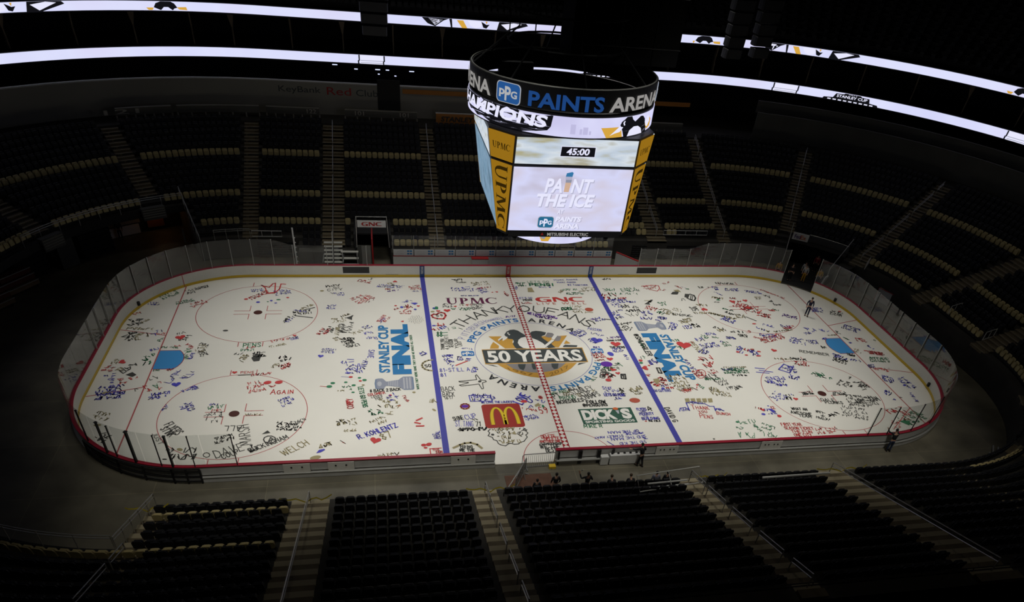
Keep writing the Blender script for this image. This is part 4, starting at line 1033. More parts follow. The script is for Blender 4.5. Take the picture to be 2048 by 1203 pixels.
('P','k',0.06,[(-4.69,-9.4),(-4.87,-9.6),(-4.79,-9.82),(-4.93,-10.09),(-4.68,-10.28),(-4.63,-10.52),(-4.43,-10.64),(-4.38,-10.94),(-4.23,-11.09),(-3.95,-11.21),(-3.75,-11.02),(-3.57,-10.97),(-3.37,-11.08),(-3.07,-11.07),(-2.95,-10.91),(-2.68,-10.83),(-2.38,-10.4),(-2.45,-10.19),(-2.26,-9.99),(-2.36,-9.77),(-2.36,-9.52),(-2.48,-9.44)]),
('D','k',-4.62,-10.0,0.2,0.16,0),
('S','y',-4.59,-9.62,1.1,1.6,0.352,1,0.055),
('S','y',-4.38,-10.94,0.7,1.64,1.76,4,0.07),
('S','k',-3.02,-10.01,-28.1,0.51,0.792,2,0.08),
('F','y',[(-3.33,-10.02),(-3.14,-9.68),(-3.05,-10.07)]),
('P','y',0.16,[(-7.29,-11.17),(-6.85,-10.9),(-6.54,-10.76),(-6.15,-10.72),(-5.75,-10.95),(-5.5,-11.33)]),
('T', 'Bring', 'k', -6.84, -11.27, -1.5, 0.75, 0.375, 0.07),
('T', 'me the', 'k', -6.92, -11.56, -1.9, 0.92, 0.315, 0.09),
('T', 'DELETE', 'r', -1.45, -10.6, 2.4, 0.94, 0.315, 0.07),
('T', 'DELETE', 'r', -1.31, -10.82, 0.0, 1.02, 0.315, 0.07),
('T', 'ANOTHER ONE', 'r', -1.66, -11.03, -2.9, 1.39, 0.24, 0.06),
('T', 'CHAMPIONSHIP', 'k', -1.69, -11.3, -1.6, 1.46, 0.225, 0.06),
('T', 'WE THE', 'k', -1.74, -11.64, -2.6, 1.3, 0.413, 0.08),
('T', 'BEST', 'k', -1.42, -12.02, -1.7, 0.69, 0.45, 0.08),
('S','b',0.13,10.41,-1.6,0.36,0.88,3,0.055),
('S','g',0.5,11.08,-0.6,0.9,0.792,2,0.09),
('T', 'LETS GO', 'g', 1.63, 11.76, -0.3, 2.0, 0.338, 0.05),
('T', 'PENS!', 'g', 1.73, 11.13, -0.5, 2.15, 0.465, 0.17),
('T', 'RYL 8', 'b', 2.51, 10.75, 1.1, 1.08, 0.188, 0.05),
('F','y',[(1.42,10.73),(1.83,10.79),(1.91,9.95),(1.33,9.95)]),
('T', 'Marc Andre', 'b', 4.18, 12.16, 2.8, 2.26, 0.262, 0.05),
('T', 'Marc Andre', 'b', 4.38, 11.69, 1.6, 1.77, 0.262, 0.05),
('T', '82 Together', 'b', 5.25, 11.16, -0.3, 1.86, 0.3, 0.05),
('S','g',4.32,10.15,3.7,1.53,0.44,1,0.055),
('S','y',6.33,10.02,4.5,1.28,0.88,2,0.055),
('S','g',4.68,9.37,2.9,1.79,0.528,2,0.055),
('S','y',4.27,9.7,54.6,0.55,0.352,1,0.1),
('P','y',0.08,[(6.02,10.08),(6.56,10.07)]),
('T', "LET'S GO", 'b', 0.22, 8.66, 1.8, 1.28, 0.3, 0.05),
('T', 'PENS', 'k', 0.65, 8.28, 3.7, 0.78, 0.3, 0.08),
('S','r',0.36,7.81,-0.5,1.17,0.352,1,0.07),
('S','g',3.68,6.52,8.7,1.18,0.616,2,0.11),
('S','y',4.35,7.23,-14.3,1.37,0.528,1,0.055),
('S','y',4.53,6.19,-5.7,1.21,0.792,2,0.055),
('D','o',6.11,6.66,0.68,0.52,0),
('P','y',0.07,[(5.67,6.22),(6.32,6.16)]),
('T', 'WE LOVE U PENS', 'p', 0.55, 6.02, -19.8, 2.34, 0.338, 0.1),
('S','p',1.01,5.52,-19.1,1.62,0.352,1,0.1),
('H','p',2.89,5.21,0,0.4),
('S','p',5.71,4.96,-32.0,0.57,0.44,1,0.055),
('S','b',6.12,4.56,16.0,0.98,0.704,2,0.07),
('P','k',0.1,[(7.05,4.98),(7.53,4.87)]),
('T', 'PASSION', 'b', 5.16, 3.3, -18.9, 1.11, 0.375, 0.05),
('S','b',5.19,2.65,-29.9,1.38,0.352,1,0.06),
('S','b',3.95,1.95,35.2,1.37,1.056,3,0.07),
('H','b',5.48,1.58,-20,1.35),
('S','b',4.67,1.74,-58.3,0.86,0.792,2,0.06),
('S','p',6.43,1.73,9.1,1.21,0.352,1,0.055),
('T', 'THANK U CUP', 'k', 6.28, 1.37, 4.4, 1.3, 0.188, 0.07),
('H','r',6.89,0.95,-10,1.2),
('T', 'THE PENS', 'k', 6.27, 0.35, -1.9, 1.22, 0.262, 0.08),
('S','b',6.36,-0.26,0.7,0.87,0.704,2,0.06),
('D','b',6.05,-0.51,0.42,0.5,20),
('S','b',4.73,0.45,-2.1,0.81,0.264,1,0.06),
('S','r',4.47,-1.12,6.2,1.12,0.88,3,0.07),
('H','r',5.8,-1.24,-5,0.75),
('D','p',5.33,-1.95,0.85,0.62,0),
('S','g',4.76,-2.85,-2.7,0.86,0.616,2,0.1),
('H','r',5.62,-2.73,-30,0.7),
('T', 'GPENS', 'k', 4.67, -3.87, 70.8, 1.15, 0.375, 0.08),
('S','r',4.96,-3.96,29.4,0.73,0.792,2,0.1),
('D','r',4.89,-4.11,0.42,0.32,0),
('H','r',5.87,-3.24,0,0.55),
('S','k',5.02,-3.89,46.1,0.74,0.704,2,0.12),
('S','g',5.87,-2.98,45.3,1.31,0.792,2,0.07),
('P','k',0.12,[(6.08,-3.39),(6.39,-3.4),(6.28,-4.02),(5.96,-3.93),(6.08,-3.39)]),
('P','k',0.1,[(6.26,-3.4),(6.13,-3.98)]),
('F','k',[(6.08,-3.39),(6.25,-3.41),(6.2,-3.67),(6.03,-3.62)]),
('S','g',3.66,-4.28,51.5,0.75,0.44,1,0.055),
('S','b',7.07,-0.63,-89.3,0.85,0.352,1,0.055),
('S','o',4.51,-1.54,7.7,0.97,0.264,1,0.055),
('T', 'WE ARE', 'g', 0.24, -5.8, 17.5, 1.33, 0.338, 0.06),
('T', 'ALL &', 'k', 1.61, -5.36, 19.2, 1.01, 0.375, 0.08),
('T', 'PT', 'k', 0.36, -6.27, 21.8, 0.59, 0.562, 0.08),
('T', 'STANLEY', 'k', 1.71, -5.84, 17.4, 1.84, 0.562, 0.06),
('T', 'CUP', 'k', 2.46, -6.09, 19.9, 0.77, 0.488, 0.06),
('T', 'CHAMPS', 'k', 2.41, -6.51, 18.8, 1.46, 0.525, 0.07),
('T', 'PROUD', 'g', 0.73, -6.41, 4.9, 1.17, 0.413, 0.07),
('T', 'INCREDIBLES', 'k', 0.38, -6.89, 6.3, 2.0, 0.375, 0.09),
('S','y',1.12,-5.98,9.0,0.64,0.704,2,0.08),
('S','y',2.09,-6.16,18.8,0.46,0.528,2,0.055),
('S','y',3.26,-5.54,8.1,0.42,0.352,1,0.055),
('T', 'FOLLOW', 'k', 2.55, -6.95, -0.8, 1.37, 0.36, 0.12),
('T', '@penguins', 'k', 2.18, -7.32, 0.6, 1.78, 0.375, 0.09),
('T', 'MIKE R', 'g', 1.67, -9.69, -1.4, 1.27, 0.338, 0.07),
('T', 'Stay', 'b', 4.17, -5.28, 0.9, 0.66, 0.375, 0.06),
('S','b',4.1,-5.67,1.0,1.19,0.44,1,0.055),
('S','k',5.32,-5.91,-3.0,0.38,0.792,3,0.09),
('T', 'LETS GO PENS', 'b', 4.06, -6.1, -4.5, 1.53, 0.315, 0.09),
('S','b',4.64,-6.59,5.2,0.55,0.352,1,0.08),
('S','y',6.16,-5.69,16.3,1.03,0.616,1,0.1),
('S','y',6.39,-6.14,19.5,0.69,0.616,2,0.055),
('D','o',6.13,-6.76,0.72,0.48,0),
('T', 'FLYERS', 'b', 5.95, -7.99, 0.0, 0.69, 0.3, 0.06),
('T', 'LOST', 'b', 6.16, -8.2, -1.5, 0.38, 0.165, 0.05),
('T', 'PRIORITY', 'b', 5.98, -8.55, 0.6, 1.03, 0.3, 0.06),
('T', 'TO', 'b', 6.16, -8.76, -1.7, 0.33, 0.165, 0.05),
('T', 'BUILDING', 'b', 5.99, -9.07, -1.4, 1.24, 0.285, 0.08),
('S','k',6.73,-7.99,-12.8,0.54,0.616,1,0.1),
('S','k',6.37,-9.28,-3.9,0.88,0.22,1,0.08),
('D','r',6.18,-9.23,0.14,0.1,0),
('T', 'DAVID G', 'k', 8.01, -7.78, -86.2, 1.66, 0.375, 0.08),
('T', 'MAN', 'b', 4.02, -10.16, -178.7, 0.85, 0.255, 0.06),
('T', 'OF THE', 'b', 5.32, -10.1, -176.5, 1.14, 0.225, 0.06),
('T', 'STANLEY AWAY', 'b', 4.11, -10.58, -176.6, 2.03, 0.21, 0.05),
('T', 'WITH THE', 'b', 5.38, -10.37, -177.9, 1.07, 0.225, 0.06),
('T', 'SID THE', 'b', 5.51, -10.75, -177.3, 1.27, 0.27, 0.05),
('T', 'MAN', 'b', 4.03, -10.87, -179.3, 0.84, 0.27, 0.06),
('T', 'SID THE', 'b', 5.48, -11.3, -176.9, 1.12, 0.27, 0.045),
('T', 'KID', 'b', 4.14, -11.38, -178.9, 0.5, 0.27, 0.05),
('S','b',5.71,-11.17,99.5,0.91,0.352,1,0.055),
('P','b',0.06,[(2.86,-11.22),(3.22,-11.71)]),
('S','k',8.78,12.3,3.2,0.89,0.352,1,0.08),
('S','g',8.33,10.12,-0.5,1.17,0.704,1,0.055),
('S','g',9.96,9.89,6.0,1.9,0.88,2,0.07),
('S','g',8.57,9.47,-2.7,2.99,0.44,1,0.055),
('S','r',7.9,8.52,-0.8,1.35,1.232,2,0.12),
('S','r',9.25,8.5,2.9,0.8,0.44,1,0.1),
('S','b',7.92,7.84,0.2,2.75,0.792,2,0.08),
('S','b',8.4,6.96,6.1,0.84,0.88,2,0.055),
('S','k',9.23,6.85,6.1,0.75,0.704,2,0.08),
('S','k',10.05,6.83,-0.7,0.77,0.528,1,0.055),
('S','k',9.33,6.14,7.0,1.4,0.528,1,0.1),
('S','k',9.25,5.35,10.5,1.47,0.792,1,0.055),
('S','b',8.02,4.9,19.8,1.06,1.408,3,0.08),
('S','b',8.55,6.41,4.0,0.57,0.264,1,0.055),
('P','r',0.07,[(12.35,10.98),(13.3,11.2),(13.92,11.09),(13.84,10.52),(13.45,10.02),(12.75,10.36)]),
('S','r',12.17,10.42,3.9,1.45,0.792,2,0.055),
('S','r',14.57,11.37,24.9,0.95,0.352,1,0.055),
('S','r',13.71,10.13,0.0,0.65,0.352,1,0.055),
('S','r',15.47,11.08,-52.5,0.87,0.264,1,0.055),
('S','b',16.04,10.79,-36.6,0.49,0.264,1,0.055),
('S','g',16.33,10.39,-18.9,0.37,0.264,1,0.055),
('F','k',[(14.55,9.41),(14.87,9.84),(15.29,9.95),(15.45,9.78),(15.18,9.34),(14.8,9.35)]),
('F','y',[(15.04,10.18),(15.57,10.28),(15.69,9.84),(15.22,9.9)]),
('F','k',[(15.93,9.45),(16.4,9.39),(15.96,8.63),(15.66,8.85)]),
('P','k',0.14,[(16.4,9.39),(16.7,9.16),(16.66,8.62),(16.37,8.14),(16.12,8.2),(15.85,8.63)]),
('P','k',0.08,[(16.55,9.06),(16.21,8.3),(16.09,8.41),(16.43,9.17)]),
('S','k',14.95,8.11,6.9,0.75,0.528,1,0.055),
('F','k',[(11.43,7.58),(11.79,7.89),(12.09,7.83),(12.35,8.14),(12.47,8.35),(12.26,8.35),(12.19,7.99),(11.93,7.83),(11.93,7.42)]),
('P','y',0.08,[(11.63,8.2),(12.15,8.2)]),
('S','g',12.88,7.19,14.9,0.78,0.792,2,0.055),
('S','r',11.18,6.81,-36.4,1.04,0.792,2,0.08),
('S','g',12.0,5.99,-43.6,0.59,0.616,2,0.09),
('S','y',12.41,6.59,-63.8,1.25,0.88,2,0.08),
('S','y',13.57,6.46,-28.0,0.89,0.616,2,0.055),
('S','k',13.3,5.56,-13.2,1.92,0.44,2,0.06),
('S','b',10.74,5.42,19.6,1.1,0.968,2,0.09),
('S','b',9.93,4.95,-5.6,1.34,0.528,1,0.08),
('S','b',11.79,4.91,-14.5,0.88,0.528,2,0.09),
('S','b',11.41,4.82,-51.5,0.63,0.352,1,0.055),
('S','b',12.32,4.22,-21.3,0.58,0.352,1,0.055),
('S','b',12.11,3.18,-30.1,0.58,1.408,3,0.08),
('S','y',13.51,4.0,13.8,1.46,0.792,2,0.08),
('S','k',14.38,3.31,10.3,0.89,0.792,2,0.1),
('S','b',13.61,3.14,5.1,0.78,0.616,2,0.07),
('S','k',7.78,3.03,-1.7,1.01,1.408,3,0.07),
('D','k',9.02,3.5,0.14,0.12,0),
('S','k',8.81,4.21,10.8,0.43,0.264,1,0.055),
('S','k',17.64,10.61,-0.5,1.18,0.44,1,0.08),
('S','k',15.43,6.22,7.1,0.73,0.792,3,0.06),
('H','r',16.68,6.51,180,0.85),
('S','y',16.01,7.35,-13.8,1.42,0.44,1,0.08),
('S','y',15.45,5.72,-1.2,1.41,0.44,1,0.08),
('T', '@SMUGGLER', 'k', 8.82, 2.43, -86.7, 3.34, 0.413, 0.12),
('S','g',8.93,1.5,-84.5,1.46,0.176,1,0.06),
('S','g',8.33,-1.38,16.1,0.54,0.528,1,0.055),
('D','r',8.2,-1.56,0.3,0.25,0),
('D','g',8.14,-1.89,0.28,0.22,0),
('H','r',8.22,-2.62,-90,0.85),
('H','r',8.66,-2.29,0,0.3),
('T', 'your', 'b', 8.75, -1.57, -82.8, 0.64, 0.3, 0.08),
('S','b',9.06,-1.33,-76.6,0.86,0.44,1,0.08),
('P','k',0.12,[(9.15,-2.66),(9.38,-2.67),(9.33,-3.4),(9.11,-3.35),(9.15,-2.66)]),
('H','r',12.59,0.6,-15,1.75),
('S','g',11.79,1.17,2.8,0.61,0.44,1,0.09),
('S','g',11.7,0.49,-45.0,0.78,0.352,1,0.08),
('S','o',13.0,0.9,-10.9,0.58,0.44,1,0.055),
('T', 'PENS', 'y', 13.14, 0.99, -80.1, 1.56, 0.45, 0.08),
('S','b',11.65,-1.43,-80.4,1.62,0.44,1,0.07),
('S','g',14.48,1.69,-11.7,0.59,0.616,2,0.055),
('S','b',15.07,2.14,-1.8,0.93,0.44,1,0.055),
('S','b',13.86,1.15,3.6,0.95,0.616,1,0.08),
('S','b',13.96,-0.04,11.3,1.58,0.792,2,0.08),
('S','b',13.41,-0.55,-33.5,0.67,0.792,2,0.09),
('S','g',15.4,1.66,-10.0,0.69,0.264,1,0.055),
('D','k',13.34,-1.63,0.3,0.18,-40),
('S','r',13.16,-2.84,15.8,1.32,1.76,2,0.1),
('P','r',0.06,[(12.82,-3.64),(12.6,-3.99),(12.32,-4.19),(12.08,-4.18),(11.96,-3.96),(12.02,-3.6),(12.23,-3.26),(12.51,-3.05),(12.76,-3.06),(12.88,-3.29),(12.82,-3.64)]),
('S','r',11.94,-4.0,14.2,0.81,0.88,3,0.07),
('S','r',13.18,-3.74,19.0,0.89,0.616,2,0.055),
('S','k',12.56,-4.58,32.7,1.22,0.704,1,0.09),
('S','k',13.13,-4.69,34.4,0.65,0.528,1,0.1),
('S','r',8.07,-3.82,20.7,0.4,0.44,1,0.055),
('S','r',7.89,-4.51,-54.7,0.97,1.408,4,0.1),
('F','y',[(8.38,-4.14),(8.86,-4.09),(8.78,-4.48),(8.51,-4.85),(8.34,-4.53)]),
('S','r',8.89,-4.4,-3.7,0.46,0.352,1,0.055),
('S','r',8.8,-4.94,-9.6,0.66,0.264,1,0.055),
('S','b',8.55,-5.15,-6.9,0.66,0.264,1,0.055),
('D','b',8.74,-5.39,0.25,0.2,0),
('S','r',8.86,-5.44,-2.7,0.63,0.308,1,0.08),
('T', 'GO CUTTERS', 'b', 7.95, -5.8, -1.4, 1.27, 0.285, 0.06),
('S','y',9.68,-5.82,6.0,1.44,2.288,5,0.08),
('S','r',9.99,-6.09,14.7,1.58,0.528,1,0.08),
('S','k',9.88,-5.15,-71.1,0.4,0.44,1,0.055),
('S','g',11.42,-4.99,-58.0,0.75,0.352,1,0.055),
('D','r',11.57,-5.08,0.2,0.15,0),
('S','y',12.22,-5.8,-15.0,0.73,0.616,1,0.07),
('S','y',12.19,-6.33,-8.7,0.66,0.616,1,0.07),
('F','y',[(9.94,-6.76),(10.29,-6.74),(10.19,-7.2),(9.86,-7.23)]),
('F','y',[(10.37,-6.78),(10.73,-6.76),(10.62,-7.23),(10.29,-7.25)]),
('F','y',[(10.81,-6.8),(11.16,-6.78),(11.05,-7.25),(10.73,-7.27)]),
('F','y',[(11.24,-6.83),(11.6,-6.81),(11.49,-7.28),(11.16,-7.3)]),
('F','y',[(11.68,-6.85),(12.04,-6.83),(11.92,-7.3),(11.59,-7.32)]),
('P','b',0.07,[(9.01,-8.25),(9.19,-7.88),(9.59,-7.83),(9.78,-8.22),(9.86,-7.3),(10.43,-7.14),(10.72,-7.43),(11.24,-7.46),(11.46,-7.79),(11.79,-7.81),(11.7,-8.34),(11.93,-8.08),(12.34,-8.38)]),
('S','b',9.07,-8.22,-0.8,0.76,0.44,1,0.055),
('S','b',9.81,-7.38,-3.2,1.77,0.308,1,0.055),
('S','b',11.72,-8.34,-6.9,0.66,0.44,1,0.055),
('T', 'Thank', 'r', 10.04, -8.05, -6.8, 1.26, 0.525, 0.06),
('T', 'you', 'r', 10.39, -8.53, -2.8, 0.61, 0.375, 0.06),
('T', 'Pens', 'r', 10.27, -9.08, -10.8, 0.91, 0.525, 0.06),
('T', 'Bunch', 'r', 11.64, -8.79, -10.3, 0.96, 0.375, 0.06),
('S','y',12.22,-5.75,-18.4,0.76,0.44,1,0.055),
('S','y',12.16,-6.4,-13.1,1.42,0.704,2,0.055),
('S','k',13.27,-5.3,11.8,0.98,0.704,2,0.055),
('S','k',13.67,-5.82,10.9,1.37,0.44,1,0.055),
('S','k',14.28,-5.94,25.7,0.88,0.352,1,0.08),
('S','g',12.36,-4.49,0.0,1.87,0.352,1,0.055),
('D','g',12.78,-9.74,0.22,0.16,0),
('S','g',12.92,-9.98,0.0,1.16,0.616,1,0.055),
('S','g',12.44,-10.53,-3.4,0.51,0.352,1,0.055),
('S','g',13.7,-10.18,-69.3,0.79,0.352,1,0.055),
('S','g',14.21,-10.43,-36.9,0.8,0.704,2,0.055),
('S','g',12.23,-11.44,-7.5,1.08,0.792,1,0.05),
('S','g',13.79,-11.33,-15.5,1.05,0.704,1,0.055),
('S','k',10.25,-11.51,-3.2,0.18,0.088,1,0.055),
('D','b',15.14,-8.97,0.28,0.2,0),
('H','r',15.35,-8.46,0,0.5),
('S','r',14.84,-8.22,-23.7,0.45,0.264,1,0.055),
('F','b',[(15.78,-8.35),(16.07,-8.37),(16.18,-8.76),(15.95,-8.82)]),
('S','b',15.39,-8.94,-8.8,0.85,0.704,2,0.07),
('D','r',16.24,-9.26,0.3,0.24,0),
('T', '12', 'r', 16.05, -8.41, 3.7, 0.31, 0.3, 0.07),
('D','b',15.96,-8.01,0.12,0.1,0),
('S','b',16.53,-6.88,-51.7,0.97,1.232,3,0.06),
('S','b',17.17,-5.07,-10.6,0.65,0.44,1,0.08),
('S','b',17.8,-5.53,-8.0,1.0,0.44,1,0.07),
('D','k',18.01,-6.76,0.16,0.12,0),
('S','k',17.68,-7.27,-13.4,0.47,0.528,1,0.1),
('H','r',18.55,-7.28,-20,0.55),
('S','b',18.25,-6.85,1.4,0.42,0.264,1,0.08),
('T', 'FIRST YEAR', 'r', 15.91, -10.37, -3.8, 1.5, 0.315, 0.06),
('T', 'SEASON TICKET', 'r', 15.94, -10.78, -5.1, 2.15, 0.3, 0.06),
('T', 'THE FUN', 'r', 16.27, -11.19, -6.1, 1.5, 0.3, 0.06),
('T', 'ONE CITY', 'r', 16.29, -11.59, -4.0, 1.29, 0.3, 0.06),
('S','r',18.07,-11.49,3.5,1.81,0.792,2,0.06),
('S','k',19.69,11.49,-7.2,2.08,0.44,1,0.08),
('S','b',19.22,10.17,10.7,0.59,0.88,2,0.09),
('S','b',20.17,10.04,-4.6,1.61,0.616,2,0.06),
('S','b',22.02,9.79,-17.7,1.57,0.528,2,0.06),
('S','r',23.66,10.25,-48.5,2.99,0.352,1,0.05),
('S','k',23.43,8.73,-18.4,0.76,0.704,1,0.08),
('S','y',22.46,8.28,-0.8,0.76,0.616,2,0.055),
('F','k',[(23.56,7.87),(23.98,8.14),(23.97,7.75)]),
('S','k',23.67,7.25,-26.2,0.79,0.528,1,0.09),
('S','y',18.26,8.67,-18.1,1.13,0.352,1,0.12),
('F','g',[(18.48,8.22),(18.8,8.44),(18.89,8.1)]),
('S','k',18.13,7.78,-11.7,0.59,0.264,1,0.055),
('S','b',18.9,9.82,-53.8,1.02,0.176,1,0.055),
('H','r',19.97,7.92,-20,0.8),
('H','r',21.31,8.07,0,0.7),
('S','r',20.01,8.43,-1.2,0.93,0.352,1,0.09),
('S','r',20.24,7.75,-1.2,0.46,0.44,1,0.11),
('S','r',19.48,7.31,-47.0,1.82,0.88,2,0.1),
('S','r',20.01,6.43,-24.2,1.66,1.408,3,0.1),
('D','r',21.0,6.74,0.5,0.3,-20),
('S','r',21.16,5.33,-26.4,1.48,0.792,2,0.1),
('P','r',0.1,[(21.47,5.75),(22.06,6.17)]),
('S','r',22.74,6.16,-13.0,0.53,0.44,1,0.08),
('S','g',23.19,6.37,-30.0,0.68,0.264,1,0.055),
('S','g',18.43,6.57,-28.8,0.94,0.264,1,0.09),
('S','k',18.3,6.14,-51.2,1.12,0.352,1,0.09),
('S','y',16.68,5.85,-29.7,2.62,0.352,1,0.12),
('S','b',17.47,4.79,-44.7,1.2,0.792,2,0.1),
('S','y',19.09,4.96,-8.3,0.9,0.792,2,0.08),
('P','k',0.09,[(20.04,5.09),(20.71,4.35)]),
('D','r',20.28,3.85,0.35,0.15,0),
('S','b',20.07,3.2,-41.5,0.94,0.352,1,0.08),
('S','b',20.79,3.68,-27.5,1.6,0.44,1,0.06),
('S','b',22.51,3.33,-18.6,1.0,0.44,2,0.07),
('S','r',22.7,2.83,15.4,1.36,0.44,1,0.1),
('S','y',20.73,2.39,10.8,0.43,0.528,1,0.09),
('S','y',21.48,2.36,8.9,2.19,0.264,1,0.08),
('S','p',23.53,5.18,-29.6,1.33,0.616,2,0.07),
('S','k',16.21,3.3,-23.9,1.04,0.44,1,0.09),
('S','y',16.46,2.61,11.1,0.89,0.528,1,0.1),
('S','k',17.42,2.48,-6.0,1.24,0.44,1,0.07),
('S','k',17.87,1.79,-14.5,0.84,0.528,2,0.09),
('S','r',18.93,2.24,26.6,0.63,0.44,1,0.055),
('S','b',19.76,1.93,-18.7,0.69,0.44,1,0.1),
('S','b',20.14,1.24,17.6,1.46,0.704,2,0.08),
('S','r',19.62,0.6,17.3,2.59,0.88,3,0.06),
('S','r',21.24,1.98,-50.6,1.02,0.44,1,0.08),
('S','r',19.09,1.66,-39.1,1.11,0.352,1,0.06),
('S','b',22.03,0.71,-26.0,1.39,1.144,3,0.06),
('S','b',16.67,1.45,-8.1,0.85,0.44,2,0.08),
('S','b',15.87,0.91,-9.9,0.64,0.352,1,0.06),
('S','g',15.96,0.27,4.6,0.75,0.792,2,0.06),
('S','b',16.69,-0.7,-19.0,0.61,1.232,3,0.08),
('D','r',16.79,-0.63,0.28,0.2,0),
('S','r',17.44,-0.27,-47.4,0.52,0.44,1,0.08),
('D','r',17.32,-1.12,0.26,0.15,0),
('S','b',17.75,-1.18,-2.8,0.61,0.88,3,0.09),
('D','r',18.65,-0.64,0.3,0.16,-20),
('D','o',18.21,-0.28,0.35,0.15,0),
('D','r',18.32,-1.29,0.4,0.15,0),
('H','r',20.05,-0.51,-30,0.7),
('S','g',14.27,-3.67,-0.7,2.34,0.792,3,0.07),
('S','b',14.39,-3.26,2.4,0.95,0.352,1,0.06),
('S','k',14.85,-4.02,-2.9,1.39,0.352,1,0.09),
('S','y',14.56,-2.86,-1.3,2.16,0.176,1,0.055),
('S','y',19.43,-1.78,-8.3,1.66,0.264,1,0.07),
('S','k',20.85,-1.84,-13.9,1.29,0.352,1,0.1),
('S','r',20.83,-2.71,-14.7,1.22,0.704,2,0.09),
('P','b',0.1,[(19.1,-3.31),(19.91,-2.58),(20.41,-3.12),(19.79,-3.84),(19.1,-3.31)]),
('S','b',19.35,-3.41,-25.3,0.63,0.616,2,0.06),
('S','b',20.09,-3.86,6.5,0.53,1.056,3,0.08),
('S','b',19.37,-4.48,-33.3,0.8,0.704,2,0.09),
('P','b',0.08,[(17.22,-3.02),(17.95,-3.18)]),
('P','b',0.08,[(17.41,-3.36),(18.42,-3.66)]),
('P','b',0.08,[(17.06,-3.59),(18.05,-3.81)]),
('T', 'PENS', 'b', 18.96, -4.3, -179.6, 1.49, 0.45, 0.08),
('S','b',17.17,-4.94,-15.4,0.72,0.44,1,0.09),
('S','b',17.81,-5.45,-11.6,1.04,0.44,1,0.08),
('S','b',18.14,-5.07,-12.8,0.45,0.44,1,0.055),
('S','k',19.39,-6.85,5.6,1.02,0.528,2,0.07),
('S','g',21.29,-4.25,-10.0,0.58,0.616,1,0.055),
('S','g',21.8,-4.63,13.2,0.52,0.88,2,0.07),
('S','g',22.16,-4.94,9.1,0.7,1.056,2,0.1),
('S','k',22.8,-5.53,-39.8,1.17,1.056,3,0.07),
('S','k',24.31,-4.61,-80.3,2.02,0.528,1,0.09),
('S','k',24.78,-5.35,-73.8,1.04,0.528,2,0.07),
('S','k',21.81,-6.99,2.4,1.41,0.528,1,0.1),
('T', 'DALE', 'k', 20.5, -7.65, -6.6, 1.05, 0.338, 0.07),
('T', 'PLUNKS', 'k', 20.66, -7.98, -6.3, 1.37, 0.338, 0.07),
('S','k',19.38,-6.73,-2.7,1.08,0.264,1,0.055),
('S','k',22.32,-8.34,-9.4,2.44,1.584,4,0.06),
('T', 'AMY - SAM', 'k', 23.25, -8.2, 9.8, 2.06, 0.525, 0.08),
('S','k',18.92,-9.65,-24.8,1.0,1.144,3,0.06),
('S','k',20.03,-9.71,22.6,1.41,0.44,1,0.1),
('S','k',21.12,-9.54,-21.1,2.03,1.584,4,0.05),
('T', 'WHAT AN', 'k', 17.6, -8.57, -9.5, 1.15, 0.3, 0.07),
('T', 'AWESOME', 'k', 17.31, -8.99, -15.3, 1.51, 0.338, 0.07),
('T', 'TEAM', 'k', 17.75, -9.39, -15.8, 0.88, 0.3, 0.07),
('S','r',25.08,-9.53,14.4,0.85,0.616,1,0.12),
('S','r',25.83,-9.83,-3.4,0.83,1.232,3,0.07),
('F','g',[(25.15,-10.35),(26.09,-10.47),(25.69,-10.99)]),
('S','r',25.68,-10.44,15.8,0.55,0.352,1,0.1),
('S','g',25.7,-11.05,22.1,2.55,1.232,3,0.06),
('S','g',26.99,-9.64,-58.2,0.93,0.352,1,0.06),
('S','r',24.25,-10.96,-28.9,0.56,0.88,2,0.05),
('P','r',0.05,[(24.19,-11.32),(27.15,-8.88)]),
('S','b',27.06,-5.32,-28.1,1.0,1.056,3,0.08),
('S','b',28.48,-4.95,-81.4,1.61,0.88,2,0.08),
('S','b',26.12,-7.09,-30.5,0.59,0.792,2,0.08),
('S','b',28.28,-6.93,-97.7,1.49,0.352,1,0.06),
('D','b',28.57,-6.01,0.22,0.16,0),
('D','k',27.23,-7.56,0.22,0.08,-30),
('S','b',26.38,-7.92,9.5,0.3,0.264,1,0.055),
('S','b',26.04,-2.28,-19.6,1.07,0.44,1,0.07),
('S','b',24.83,-1.61,-46.8,1.11,0.352,1,0.09),
('S','k',24.4,-2.22,-35.2,1.13,0.792,3,0.08),
('S','k',26.21,-1.5,-21.0,0.5,0.264,1,0.09),
('S','g',27.69,-2.51,-6.8,1.95,0.792,3,0.06),
('S','b',27.05,-3.4,-2.7,0.64,0.528,2,0.08),
('S','r',27.23,-3.71,-8.0,1.65,0.44,1,0.06),
('D','r',28.05,-3.6,0.22,0.16,0),
('D','r',28.36,-3.99,0.22,0.14,0),
('S','r',28.17,-1.26,-15.2,1.45,0.528,2,0.08),
('S','b',26.83,5.85,-7.2,1.27,0.968,3,0.07),
('S','k',28.46,5.4,-30.7,1.12,0.968,3,0.07),
('D','r',29.71,5.87,0.3,0.14,0),
('S','b',28.14,2.99,-41.7,1.61,0.968,3,0.08),
('S','b',24.5,2.7,-11.3,2.24,0.528,1,0.07),
('S','b',24.05,1.83,16.1,1.66,0.44,1,0.07),
('S','b',23.7,0.37,-2.2,1.02,0.704,3,0.06),
('S','b',25.32,1.04,-1.0,0.56,0.352,1,0.09),
('S','k',24.54,-0.38,12.0,0.48,0.528,1,0.09),
('T', 'REMEMBER', 'k', 22.22, -0.88, -16.1, 2.38, 0.375, 0.07),
('S','b',24.97,-1.22,-51.9,1.35,0.352,1,0.1),
('S','k',26.19,-1.5,-22.3,0.66,0.44,2,0.09),
('S','r',28.32,0.7,-17.1,0.95,0.704,2,0.07),
